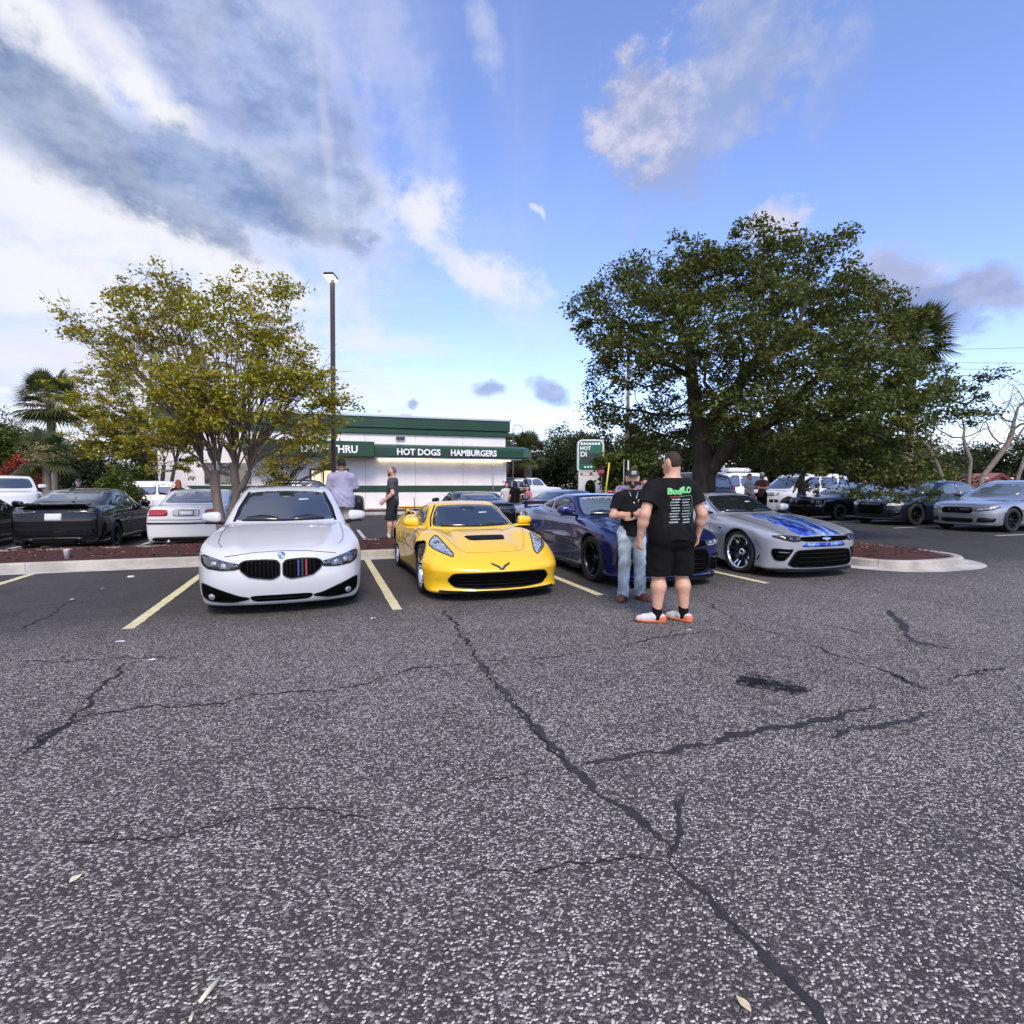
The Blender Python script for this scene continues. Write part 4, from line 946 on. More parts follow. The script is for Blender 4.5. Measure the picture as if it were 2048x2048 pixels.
    door_seams(f, c, [[(.66, .95), (.72, .5), (.62, .25)], [(-.62, 1.02), (-.66, .5), (-.56, .25)], [(.62, .25), (-.56, .25)]])
    for v in ('left', 'right'):
        strip(f, 'rocker', v, [(.98, .17), (0, .16), (-.88, .17)], M_BLACK, c, w=.06, off=.004, h=.015)
        strip(f, 'rocker_edge', v, [(.95, .145), (0, .14), (-.88, .145)], M_CHROME, c, w=.014, off=.02, h=.004)
        strip(f, 'side_marker', v, [(1.95, .36), (1.90, .27)], M_BLACK, c, w=.022, off=.004)
    bl = MB().prism([(-2.36, 1.10), (-2.12, 1.155), (-2.10, 1.14), (-2.34, 1.075)], 1.50, 'y', -.75).obj('rear_spoiler', m, c)
    for s in (1, -1): MB().box(-2.3, -2.15, s * .68 - .02, s * .68 + .02, 1.0, 1.12, .005).obj('spoiler_post', m, bl)
    add_mirrors(c, f, .55, .845, 1.055, m if kind == 'blue' else m, M_BLACK, 1.0)
    add_wheels(c, p, m_rim, style, spokes)
    return c, f
cb, fb = car_coupe('deep blue muscle coupe with black wheels parked behind the two men talking', 4.88, 9.20, -90 - .5, paint('blue', (.010, .016, .115), metal=.45, rough=.25), mat('rim_dark', (.05, .05, .055), rough=.25, metal=.9), dict(rim=.80, w=.055, split=.10, tip=.7), 5, 'blue')
patch(fb, 'hood_scoop', 'top', [(1.15, -.34), (1.0, -.05), (1.0, .05), (1.15, .34), (1.55, .22), (1.55, -.22)], M_BLACK, cb, off=.010, d=.06)
strip(fb, 'windscreen_banner', 'front', [(-.46, 1.262), (-.2, 1.278), (0, 1.28), (.2, 1.278), (.46, 1.262)], M_PLATE, cb, w=.012, off=.006)
for i in range(14):
    y = -.44 + i * .065; strip(fb, 'banner_letter', 'front', [(y, 1.248 + .02 * (i % 2)), (y + .03, 1.272 - .02 * (i % 3 == 0))], M_PLATE, cb, w=.012, off=.006)
M_SILV = paint('silver', (.48, .50, .54), metal=.45, rough=.3)
cs, fs_ = car_coupe('silver muscle coupe with blue flame graphic on its hood', 7.66, 9.22, -90 + .5, M_SILV, M_CHROME, dict(rim=.82, w=.055, split=.20, tip=.8), 5, 'silver')
def flame_mat():
    m = bpy.data.materials.new('flame_graphic'); m.use_nodes = True; nt = m.node_tree; V.nt = nt; b = nt.nodes['Principled BSDF']
    t = nt.nodes.new('ShaderNodeTexCoord'); v = vmap(V(t.outputs['Object']), scale=(.9, 3.2, 1)); n = noise(v, 3.0, 6, .62, 1.2)
    c = mixc(ss(n, .38, .50), (.010, .012, .20), (.04, .10, .62)); c = mixc(ss(n, .50, .57), c, (.16, .38, .85)); c = mixc(ss(n, .57, .63), c, (.40, .44, .50))
    nt.links.new(c.o, b.inputs['Base Color']); b.inputs['Metallic'].default_value = .35; b.inputs['Roughness'].default_value = .3; b.inputs['Coat Weight'].default_value = 1; b.inputs['Coat Roughness'].default_value = .03
    return m
M_FLAME = flame_mat()
for s in (1, -1):
    pts = [(2.30, .035), (2.30, .42), (2.1, .45), (1.9, .40), (1.72, .46), (1.5, .38), (1.3, .44), (1.1, .36), (.98, .40), (1.0, .22), (1.12, .14), (1.3, .07), (1.7, .03)]
    patch(fs_, 'hood_graphic', 'top', [(x, y * s) for x, y in pts], M_FLAME, cs, off=.0025, d=.06, rnd_=2, skirt=.002)
patch(fs_, 'nose_graphic', 'front', [(-.46, .505), (.46, .505), (.44, .575), (-.44, .575)], M_FLAME, cs, off=.0025, d=.06, rnd_=1, skirt=.002)
for v in ('left', 'right'): strip(fs_, 'badge', v, [(1.02, .735), (.93, .735)], M_BLACK, cs, w=.018, off=.004)

# ---------------------------------------------------------------- cars of the other rows
def body_sedan(L=4.65, W=1.80, H=1.43, wr=.32, boxy=0.0, nose=.70, deck=1.0, roofx=0.0, fast=0.0):
    h = L / 2; w = W / 2
    return dict(L=L, H=H, axles=(h - .88, -h + .98), wr=wr, track=w - .115, ww=.21, zb=.17, ra=wr * 1.09, hw=w + .12,
        top=[(-h - .1, deck - .12), (-h + .25, deck), (-h + .9, deck), (0, .96), (h - 1.5, .95), (h - .9, .88), (h - .3, nose + .05), (h + .1, nose - .1)],
        wx=[(-h - .1, w - .10), (-h + .6, w - .01), (0, w), (h - .6, w - .01), (h + .1, w - .08)],
        wz=[(.1, -.08), (.3, -.02), (.6, 0), (.8, -.02), (.96, -.08), (1.1, -.18)],
        fz=[(.1, h - .10), (.3, h - .01), (.5, h), (nose - .05, h - .03), (nose + .15, h - .35), (1.1, h - .8)], fy=[(0, 0), (.4, .03), (.65, .11 - .05 * boxy), (.82, .28 - .14 * boxy), (.95, .6)],
        rz=[(.1, -h + .12), (.35, -h), (.7, -h), (deck, -h + .08), (1.3, -h + .5)], ry=[(0, 0), (.5, .03), (.75, .11 - .05 * boxy), (.88, .32 - .16 * boxy), (1, .7)],
        roof=[(-h - .1, deck - .25), (-h + .5 - fast * .25, deck - .02), (-h + 1.05, H - .20 + fast * .03), (-h + 1.55, H - .03), (-.25 + roofx, H), (.15 + roofx, H - .05), (.55 + roofx, H - .24), (h - 1.25, .96), (h - .9, .8), (h, .5)],
        cw=[(-h, w - .26), (-h + 1.0, w - .12), (0, w - .085), (h - 1.2, w - .10), (h, w - .2)], belt=.95, tum=.36 - .1 * boxy, rc=.04, cf=.20, cr=.16, kc=.09, flare=.02, crown=.03, k1=.10 - .04 * boxy, k2=.07 - .03 * boxy)
def body_suv(L=4.75, W=1.92, H=1.72, wr=.36, nose=.95, boxy=.3, tail=0.0):
    h = L / 2; w = W / 2
    return dict(L=L, H=H, axles=(h - .9, -h + .95), wr=wr, track=w - .12, ww=.24, zb=.24, ra=wr * 1.1, hw=w + .12,
        top=[(-h - .1, 1.0), (0, 1.08), (h - 1.3, 1.10), (h - .7, 1.06), (h - .2, nose + .06), (h + .1, nose - .06)],
        wx=[(-h - .1, w - .08), (-h + .5, w), (h - .6, w), (h + .1, w - .06)], wz=[(.1, -.08), (.35, -.02), (.7, 0), (.95, -.02), (1.1, -.06), (1.3, -.16)],
        fz=[(.1, h - .10), (.4, h - .01), (.6, h), (nose - .05, h - .04), (nose + .15, h - .22), (1.4, h - .8)], fy=[(0, 0), (.4, .03), (.65, .10), (.85, .26), (.98, .6)],
        rz=[(.1, -h + .12), (.45, -h), (.95, -h + .02), (1.2, -h + .12 + tail * .3), (1.7, -h + .34 + tail)], ry=[(0, 0), (.5, .02), (.8, .10), (.92, .32), (1, .6)],
        roof=[(-h - .1, .95), (-h + .20 + tail * .6, 1.15), (-h + .42 + tail, H - .10), (-h + .9 + tail, H - .01), (0, H), (.35, H - .05), (.75, H - .32), (h - 1.15, 1.10), (h - .8, .9), (h, .6)],
        cw=[(-h, w - .16), (-h + .8, w - .08), (0, w - .06), (h - 1.1, w - .08), (h, w - .15)], belt=1.06, tum=.26, rc=.03, cf=.16, cr=.08, kc=.09, flare=.025, crown=.03, k1=.09, k2=.07)
def body_pickup(L=5.7, W=2.02, H=1.93, wr=.42):
    p = body_suv(L, W, H, wr, 1.12, .6); h = L / 2; w = W / 2
    p.update(axles=(h - .95, -h + 1.15), zb=.38, top=[(-h - .1, 1.28), (-.2, 1.28), (h - 1.5, 1.26), (h - .3, 1.20), (h + .1, 1.08)],
        wz=[(.1, -.06), (.5, -.01), (.9, 0), (1.1, -.01), (1.3, -.03), (1.5, -.1)],
        rz=[(.1, -h + .1), (.5, -h), (1.3, -h), (1.9, -h)], roof=[(-h - .1, .8), (-1.05, 1.0), (-.98, 1.3), (-.86, H - .06), (-.5, H), (.5, H), (.85, H - .1), (1.35, 1.35), (1.6, 1.2), (h, .8)],
        cw=[(-h, w - .06), (h, w - .06)], belt=1.28, tum=.22,
        cut=lambda X, A, Z, d: np.maximum(d, -np.maximum(np.maximum(X - (-1.1), (-h + .09) - X), np.maximum(A - (w - .10), .75 - Z))))
    return p
def dress(c, f, p, glass=M_GLASS, front=None, rear=None, windows=None, head=None, tail=None, grille=None, plate=None, trim=None, wheels=(M_ALLOY, 5), ws=None, rw=None, seams=True, mir=None, m=None):
    h = p['L'] / 2; w = p['W'] if 'W' in p else 0
    if ws: patch(f, 'windscreen', 'front', ws, glass, c, d=.09)
    if rw: patch(f, 'rear_window', 'rear', rw, glass, c, d=.09)
    if windows: side_windows(f, c, windows, glass)
    if seams: door_seams(f, c, [[(.62, .92), (.62, .3)], [(-.38, .95), (-.38, .3)]] if seams is True else seams)
    if head:
        for s in (1, -1):
            q = patch(f, 'headlight', 'front', ypoly(head, s), M_LENS, c, d=.06); frame_outline(f, 'headlight_rim', 'front', ypoly(head, s), M_BLACK, q, w=.014, h=.003, d=.06)
    if tail:
        for s in (1, -1): patch(f, 'tail_lamp', 'rear', ypoly(tail[0], s), tail[1], c, d=.07, off=.006)
    if grille:
        g = patch(f, 'grille', 'front', grille, M_MATTE, c, d=.08); frame_outline(f, 'grille_frame', 'front', grille, trim or M_BLACK, g, w=.02, h=.008, d=.07)
        z0, z1 = min(q[1] for q in grille), max(q[1] for q in grille); y1 = max(q[0] for q in grille) * .92
        for k in range(1, 4): strip(f, 'grille_bar', 'front', [(-y1, z0 + (z1 - z0) * k / 4), (y1, z0 + (z1 - z0) * k / 4)], M_BLACK, g, w=.014, off=.006, h=.006, d=.1)
    if plate:
        v, z, txt = plate; q = patch(f, 'licence_plate', v, [(-.152, z - .075), (.152, z - .075), (.152, z + .075), (-.152, z + .075)], M_PLATE, c, off=.012, d=.08, rnd_=0)
    add_wheels(c, p, wheels[0], dict(rim=.72, w=.055), wheels[1])
    if mir: add_mirrors(c, f, mir[0], mir[1], mir[2], m, M_BLACK, mir[3] if len(mir) > 3 else 1.0)
def win_sedan(L, H, deck=1.0): 
    h = L / 2
    return [[(h - 1.72, .99), (-.36, 1.01), (-.36, H - .09), (-.02, H - .10), (.22, H - .19)], [(-.42, 1.01), (-h + 1.12, 1.04), (-h + 1.38, H - .16), (-h + 1.75, H - .09), (-.42, H - .085)]]
def ws_shape(w0, z0, w1, z1): return [(-w0, z0 + .012), (0, z0), (w0, z0 + .012), (w1, z1 - .015), (0, z1), (-w1, z1 - .015)]
HB = .045
BLK = paint('black', (.004, .004, .005), spec=.02, coat=1.0); WHT2 = paint('white_old', (.66, .65, .63)); WHT3 = paint('white_pearl', (.72, .72, .73))

# black sedan seen from behind, small lip spoiler
p = body_sedan(4.65, 1.80, 1.42, fast=.6, deck=1.04); c = car_root('sedan', 'black sedan with ducktail spoiler and white plate parked across the mulch', -5.55, 16.95, 90); f = build_body(c, p, BLK, .035); L_ = 2.325
dress(c, f, p, glass=M_GLASSC, windows=win_sedan(4.65, 1.42), rw=ws_shape(.62, 1.13, .50, 1.38), tail=([(.30, .88), (.78, .86), (.82, .93), (.78, .98), (.30, .95)], M_LENSD), plate=('rear', .80, ''), mir=(.72, .83, 1.0), m=BLK, wheels=(mat('rim_black', (.03, .03, .032), rough=.3, metal=.8), 5))
MB().prism([(-2.34, 1.085), (-2.0, 1.10), (-1.96, 1.05), (-2.28, 1.03)], 1.20, 'y', -.60).obj('spoiler', BLK, c)
strip(f, 'bumper_crease', 'rear', [(-.72, .55), (0, .53), (.72, .55)], M_BLACK, c, w=.05, off=.004, h=.01); patch(f, 'diffuser', 'rear', [(-.6, .22), (.6, .22), (.55, .36), (-.55, .36)], M_BLACK, c, d=.1)
for s in (1, -1): MB().lathe([(.055, 0), (.055, .12), (.045, .12), (.045, 0)], 14, 'x').obj('exhaust_tip', M_CHROME, c, (-2.34, s * .45, .26))
MB().prism([(-1.10, 1.40), (-1.30, 1.45), (-1.34, 1.36)], .03, 'y', -.015).obj('roof_fin', BLK, c)
patch(f, 'window_sticker', 'right', [(.02, 1.06), (-.10, 1.06), (-.10, 1.14), (.02, 1.14)], mat('sticker_yellow', (.75, .75, .02), rough=.5), c, off=.008, d=.06, rnd_=0)

# old boxy white sedan seen from behind, red lamps
p = body_sedan(4.85, 1.80, 1.39, wr=.31, boxy=1.0, deck=1.03); c = car_root('sedan', 'old boxy white sedan with rectangular red tail lamps behind the crape myrtle', -3.0, 17.05, 90); f = build_body(c, p, WHT2, .035)
dress(c, f, p, glass=mat('glass_light', (.10, .12, .15), rough=.03, ior=1.9), windows=win_sedan(4.85, 1.39), rw=ws_shape(.64, 1.06, .50, 1.33), tail=([(.38, .78), (.84, .78), (.84, .93), (.38, .93)], M_RED), mir=(.8, .83, 1.0), m=WHT2, wheels=(M_ALLOY, 7))
pl = patch(f, 'plate_recess', 'rear', [(-.28, .77), (.28, .77), (.28, .94), (-.28, .94)], mat('recess_white', (.5, .49, .47), rough=.5), c, off=.004, d=.1, rnd_=1); patch(f, 'licence_plate', 'rear', [(-.15, .79), (.15, .79), (.15, .91), (-.15, .91)], M_PLATE, pl, off=.012, d=.1, rnd_=0)
strip(f, 'plate_frame', 'rear', [(-.15, .79), (.15, .79), (.15, .91), (-.15, .91)], M_BLACK, pl, w=.014, off=.014, closed=True); strip(f, 'bumper_strip', 'rear', [(-.80, .62), (0, .61), (.80, .62)], M_BLACK, c, w=.035, off=.006, h=.01)
strip(f, 'boot_seam', 'rear', [(-.84, .70), (0, .69), (.84, .70)], M_SEAM, c, w=.012); patch(f, 'underbumper', 'rear', [(-.7, .19), (.7, .19), (.72, .30), (-.72, .30)], M_BLACK, c, d=.1)
MB().tube([(-2.40, .35, .22), (-2.52, .35, .21)], .03, 10).obj('exhaust_tip', M_CHROME, c)

# black saloon at the far left
p = body_sedan(4.6, 1.80, 1.42); c = car_root('sedan', 'black sedan beside the one with the ducktail spoiler, cut off by the photo edge', -8.35, 16.9, 90); f = build_body(c, p, BLK, HB)
dress(c, f, p, windows=win_sedan(4.6, 1.42), rw=ws_shape(.6, 1.08, .5, 1.35), tail=([(.4, .82), (.8, .80), (.8, .95), (.4, .93)], M_RED), plate=('rear', .8, ''), mir=(.7, .83, 1.0), m=BLK)

# white pickup facing the camera, far left
p = body_pickup(5.6, 2.0, 1.92); x, y = atd(15, 25.5); c = car_root('pickup_truck', 'white pickup truck with black grille facing out behind the black sedans', x, y, -62, cat='truck'); f = build_body(c, p, WHT3, .05)
dress(c, f, p, ws=ws_shape(.80, 1.34, .70, 1.80), windows=[[(1.05, 1.34), (.05, 1.34), (.05, 1.80), (.62, 1.80)], [(-.02, 1.34), (-.8, 1.34), (-.75, 1.80), (-.02, 1.80)]], head=[(.62, .95), (.92, .95), (.94, 1.10), (.62, 1.10)], grille=[(-.60, .80), (.60, .80), (.60, 1.12), (-.60, 1.12)], mir=(1.0, .98, 1.42, 1.3), m=WHT3)

# white crossover in the drive-through lane
p = body_suv(4.6, 1.84, 1.66, nose=.85, tail=.25); x, y = atd(338, 21.5); c = car_root('crossover', 'white crossover waiting in the drive-through lane behind the white sedan', x, y, 4); f = build_body(c, p, WHT3, .045)
dress(c, f, p, windows=[[(.72, 1.12), (-.22, 1.13), (-.22, 1.52), (.18, 1.52), (.42, 1.42)], [(-.28, 1.13), (-1.05, 1.16), (-1.12, 1.50), (-.28, 1.52)], [(-1.12, 1.17), (-1.62, 1.24), (-1.5, 1.42), (-1.18, 1.49)]], rw=ws_shape(.6, 1.22, .5, 1.52), tail=([(.38, .98), (.86, .96), (.88, 1.12), (.45, 1.08)], M_RED), mir=(.75, .90, 1.12), m=WHT3)
for v in ('left', 'right'): strip(f, 'arch_trim', v, [(1.95, .32), (1.88, .62), (1.4, .78), (.95, .60), (.88, .3)], M_BLACK, c, w=.05, rnd_=2)
# dark SUV in the lane
DGR = paint('dark_grey', (.02, .021, .024), metal=.4); p = body_suv(4.75, 1.90, 1.74, tail=.12); x, y = atd(622, 25.5); c = car_root('suv', 'dark SUV with lit red tail lamp in the lane by the service window', x, y, 3, cat='suv'); f = build_body(c, p, DGR, .05)
dress(c, f, p, windows=[[(.72, 1.14), (-.22, 1.15), (-.22, 1.58), (.18, 1.58), (.42, 1.46)], [(-.28, 1.15), (-1.15, 1.17), (-1.2, 1.56), (-.28, 1.58)], [(-1.25, 1.18), (-1.8, 1.22), (-1.7, 1.5), (-1.3, 1.55)]], rw=ws_shape(.62, 1.2, .55, 1.6), tail=([(.60, .95), (.90, .93), (.90, 1.15), (.64, 1.12)], mat('tail_lit', (.5, .01, .01), rough=.2, emit=(1, .05, .04), estr=1.2)), mir=(.75, .93, 1.15), m=DGR)
# white sedan nose-in behind the hatchback
p = body_sedan(4.7, 1.82, 1.40); c = car_root('sedan', 'white sedan with roof fin parked back to back with the white hatchback', -.35, 16.85, 90); f = build_body(c, p, WHT3, HB)
dress(c, f, p, windows=win_sedan(4.7, 1.40), rw=ws_shape(.6, 1.08, .5, 1.33), tail=([(.4, .82), (.8, .80), (.8, .95), (.4, .93)], M_RED), mir=(.7, .83, 1.0), m=WHT3)
MB().prism([(-.95, 1.37), (-1.18, 1.44), (-1.22, 1.34)], .03, 'y', -.015).obj('roof_fin', M_BLACK, c)
# low black coupe behind the sports car
p = body_sedan(4.7, 1.88, 1.30, wr=.35, deck=1.0, fast=.5); c = car_root('coupe', 'low black coupe parked tail-on behind the yellow sports car', 4.45, 17.3, 90); f = build_body(c, p, BLK, .04)
dress(c, f, p, windows=[[(.6, 1.0), (-.6, 1.02), (-.7, 1.17), (-.3, 1.22), (.2, 1.15)]], rw=ws_shape(.62, 1.04, .50, 1.25), tail=([(.25, .80), (.82, .80), (.82, .90), (.25, .90)], M_LENSD), plate=('rear', .55, ''), mir=(.6, .86, 1.0), m=BLK, seams=[[(.7, .92), (.7, .3)], [(-.62, .95), (-.62, .3)]])
strip(f, 'rear_lip', 'rear', [(-.78, .985), (0, .995), (.78, .985)], M_CHROME, c, w=.014, off=.004, h=.01)
# grey coupe beyond the blue one
GRY = paint('grey', (.22, .225, .235), metal=.5); p = body_sedan(4.6, 1.82, 1.34, fast=.4); c = car_root('coupe', 'grey coupe standing across the lane behind the blue muscle coupe', 8.0, 18.3, 202); f = build_body(c, p, GRY, .045)
dress(c, f, p, ws=ws_shape(.62, 1.0, .52, 1.28), windows=[[(.72, 1.0), (-.55, 1.02), (-.6, 1.2), (-.2, 1.26), (.25, 1.18)], [(-.62, 1.03), (-1.1, 1.06), (-.7, 1.19)]], head=[(.5, .60), (.82, .62), (.84, .70), (.5, .68)], grille=[(-.4, .40), (.4, .40), (.42, .58), (-.42, .58)], mir=(.75, .84, 1.02), m=GRY, seams=[[(.75, .92), (.75, .3)], [(-.58, .95), (-.58, .3)]])
# far vehicles
p = body_pickup(5.8, 2.05, 1.98, .45); x, y = atd(1028, 36); c = car_root('pickup_truck', 'black pickup truck with red tail lamps beyond the restaurant corner', x, y, 70, cat='truck'); f = build_body(c, p, BLK, .06)
dress(c, f, p, windows=[[(1.05, 1.36), (.05, 1.36), (.05, 1.84), (.62, 1.84)], [(-.02, 1.36), (-.8, 1.36), (-.75, 1.84), (-.02, 1.84)]], rw=ws_shape(.72, 1.36, .66, 1.84), tail=([(.80, .85), (.98, .85), (.98, 1.2), (.80, 1.2)], M_RED))
p = body_pickup(5.6, 2.0, 1.9, .42); x, y = atd(1052, 41); c = car_root('pickup_truck', 'white pickup truck standing sideways past the black pickup', x, y, 8, cat='truck'); f = build_body(c, p, WHT3, .07)
dress(c, f, p, windows=[[(1.05, 1.34), (.05, 1.34), (.05, 1.80), (.62, 1.80)], [(-.02, 1.34), (-.8, 1.34), (-.75, 1.80), (-.02, 1.80)]], ws=ws_shape(.80, 1.34, .70, 1.80))
for px, d, lab, mm, hd in ((1243, 58, 'small white car crossing on the far road before the sign', WHT3, 185), (1192, 62, 'pale minivan seen through the arch of the sign', WHT2, 182)):
    p = body_sedan(4.5, 1.8, 1.46) if px > 1200 else body_suv(4.9, 1.95, 1.75, tail=.1); x, y = atd(px, d); c = car_root('passing_car', lab, x, y, hd); c.location.z += .02; f = build_body(c, p, mm, .08)
    dress(c, f, p, ws=ws_shape(.6, 1.05, .5, 1.35), windows=win_sedan(4.5, 1.46) if px > 1200 else [[(.7, 1.15), (-.3, 1.15), (-.3, 1.6), (.2, 1.6)], [(-.36, 1.15), (-1.9, 1.18), (-1.8, 1.55), (-.36, 1.6)]], seams=None)
RED_P = paint('red', (.42, .012, .014)); p = body_sedan(4.6, 1.86, 1.36, fast=.6); x, y = atd(1262, 27); c = car_root('coupe', 'bright red coupe behind the bearded man', x, y, 62); f = build_body(c, p, RED_P, .05)
dress(c, f, p, windows=win_sedan(4.6, 1.36), rw=ws_shape(.6, 1.06, .5, 1.3), tail=([(.4, .80), (.8, .80), (.8, .92), (.4, .92)], M_RED), plate=('rear', .6, ''), mir=(.7, .85, 1.0), m=RED_P)
p = body_suv(4.7, 1.94, 1.98, .42, 1.1); x, y = atd(1455, 31); c = car_root('suv', 'white boxy SUV with roof box and rear spare wheel behind the oak trunk', x, y, 172, cat='suv'); f = build_body(c, p, WHT3, .05)
dress(c, f, p, windows=[[(.70, 1.2), (-.22, 1.2), (-.22, 1.82), (.18, 1.82), (.42, 1.66)], [(-.28, 1.2), (-1.75, 1.24), (-1.7, 1.76), (-.28, 1.82)]], rw=ws_shape(.55, 1.2, .5, 1.6), tail=([(.75, .9), (.9, .9), (.9, 1.15), (.75, 1.15)], M_RED), mir=(.75, .93, 1.18), m=WHT3, wheels=(M_BLACK, 6))
MB().box(-1.2, .2, -.4, .4, 2.02, 2.24, .06).obj('roof_box', WHT3, c); MB().lathe([(.05, 0), (.26, -.01), (.36, .03), (.37, .12), (.36, .2), (.2, .21)], 22, 'x').obj('spare_wheel', M_TYRE, c, (-2.50, 0, 1.0))
p = body_suv(4.8, 1.95, 1.80); x, y = atd(1368, 25); c = car_root('suv', 'dark SUV with white roof seen past the shoulder of the man in black', x, y, 95, cat='suv'); f = build_body(c, p, DGR, .06)
dress(c, f, p, windows=[[(.7, 1.15), (-.3, 1.15), (-.3, 1.6), (.2, 1.6)], [(-.36, 1.15), (-1.8, 1.18), (-1.7, 1.55), (-.36, 1.6)]], rw=ws_shape(.6, 1.2, .55, 1.6), tail=([(.7, .9), (.92, .9), (.9, 1.3), (.76, 1.3)], M_RED))
MB().box(-1.9, .1, -.62, .62, 1.80, 1.84, .02).obj('roof_panel', WHT3, c)

# the row on the right, noses to the left
p = body_suv(4.88, 1.98, 1.80, .39, 1.02, tail=.12); c = car_root('suv', 'large white luxury SUV parked nose to the lane behind the man in denim shorts', 19.55, 18.85, 180, cat='suv'); f = build_body(c, p, WHT3, .035)
dress(c, f, p, ws=ws_shape(.70, 1.13, .60, 1.64), windows=[[(.78, 1.14), (-.22, 1.15), (-.22, 1.62), (.22, 1.63), (.5, 1.5)], [(-.30, 1.15), (-1.25, 1.16), (-1.25, 1.62), (-.30, 1.63)], [(-1.34, 1.17), (-2.0, 1.20), (-1.9, 1.5), (-1.34, 1.61)]], head=[(.55, .86), (.90, .86), (.93, .98), (.60, .97)], grille=[(-.50, .84), (.50, .84), (.53, .96), (-.53, .96)], mir=(.80, .96, 1.17, 1.2), m=WHT3, wheels=(mat('rim_grey', (.12, .12, .125), rough=.3, metal=.9), 5))
patch(f, 'lower_intake', 'front', [(-.6, .48), (.6, .48), (.7, .62), (-.7, .62)], M_BLACK, c, d=.08)
for s in (1, -1): patch(f, 'corner_intake', 'front', ypoly([(.72, .60), (.92, .58), (.92, .72), (.74, .72)], s), M_BLACK, c, d=.06)
patch(f, 'roof_glass', 'top', [(.1, -.55), (.1, .55), (-1.9, .5), (-1.9, -.5)], M_GLASS, c, d=.15); strip(f, 'sill_trim', 'left', [(1.5, .34), (-1.5, .34)], M_BLACK, c, w=.08)
# old black saloon, four round lamps
p = body_sedan(4.62, 1.70, 1.41, wr=.30, boxy=1.0, nose=.80, deck=1.0); c = car_root('sedan', 'old black sedan with four round headlamps beside the white luxury SUV', 19.35, 16.2, 180); f = build_body(c, p, BLK, .035)
dress(c, f, p, glass=mat('glass_sky', (.16, .20, .24), rough=.03, ior=2.0), ws=ws_shape(.62, 1.0, .52, 1.33), windows=win_sedan(4.62, 1.41), grille=[(-.26, .58), (.26, .58), (.26, .74), (-.26, .74)], mir=(.75, .78, 1.02, .9), m=BLK, wheels=(M_BLACK, 8))
for s in (1, -1):
    for yy in (.36, .60): patch(f, 'round_headlamp', 'front', [(s * (yy + .075 * math.cos(a * .5236)), .66 + .07 * math.sin(a * .5236)) for a in range(12)], M_LENSD, c, off=.012, d=.06, rnd_=0)
strip(f, 'bumper', 'front', [(-.78, .48), (0, .47), (.78, .48)], M_BLACK, c, w=.10, off=.005, h=.05); strip(f, 'bumper_edge', 'front', [(-.74, .54), (0, .53), (.74, .54)], M_CHROME, c, w=.012, off=.012)
# dark blue saloon with pale square lamps
NVY = paint('navy', (.008, .011, .026), metal=.4); p = body_sedan(4.98, 1.90, 1.45, wr=.36, nose=.76); c = car_root('sedan', 'dark navy sedan with tall grille and pale headlights under the drooping oak', 19.55, 13.55, 180); f = build_body(c, p, NVY, .035)
dress(c, f, p, glass=M_GLASSC, ws=ws_shape(.66, 1.0, .55, 1.36), windows=win_sedan(4.98, 1.45), grille=[(-.40, .36), (.40, .36), (.46, .52), (.40, .72), (-.40, .72), (-.46, .52)], mir=(.85, .88, 1.03), m=NVY, wheels=(M_BLACK, 9))
for s in (1, -1):
    patch(f, 'headlight', 'front', ypoly([(.50, .62), (.84, .63), (.87, .72), (.54, .72)], s), mat('lamp_pale', (.62, .60, .50), rough=.15, coat=.5, var=.3, vscale=20), c, d=.06); patch(f, 'side_intake', 'front', ypoly([(.52, .32), (.82, .34), (.82, .46), (.56, .46)], s), M_BLACK, c, d=.06)
strip(f, 'lip', 'front', [(-.7, .23), (0, .22), (.7, .23)], M_CHROME, c, w=.02, off=.006, h=.006)
# silver saloon, long nose
SLV = paint('silver_grey', (.30, .32, .36), metal=.6, rough=.3); p = body_sedan(4.75, 1.84, 1.44, wr=.34, nose=.74); c = car_root('sedan', 'silver sports sedan with wide dark grille and black wheels in the right-hand row', 19.35, 10.85, 180); f = build_body(c, p, SLV, .03)
dress(c, f, p, glass=M_GLASSC, ws=ws_shape(.65, 1.0, .54, 1.36), windows=win_sedan(4.75, 1.44), head=[(.44, .60), (.60, .585), (.80, .63), (.88, .71), (.70, .70), (.48, .65)], grille=[(-.36, .52), (.36, .52), (.40, .58), (.37, .67), (-.37, .67), (-.40, .58)], mir=(.80, .86, 1.02), m=SLV, wheels=(M_BLACK, 10))
patch(f, 'lower_grille', 'front', [(-.40, .26), (.40, .26), (.44, .38), (-.44, .38)], M_BLACK, c, d=.06); strip(f, 'splitter', 'front', [(-.78, .22), (0, .21), (.78, .22)], M_CHROME, c, w=.02, off=.006, h=.01)
for s in (1, -1): patch(f, 'side_intake', 'front', ypoly([(.48, .28), (.80, .27), (.84, .40), (.52, .41)], s), M_BLACK, c, d=.05)
for v in ('left', 'right'): strip(f, 'rocker_edge', v, [(1.1, .22), (-1.0, .22)], M_CHROME, c, w=.02, off=.006); strip(f, 'shoulder_crease', v, [(1.9, .86), (.2, .90), (-1.9, .92)], M_SEAM, c, w=.008)

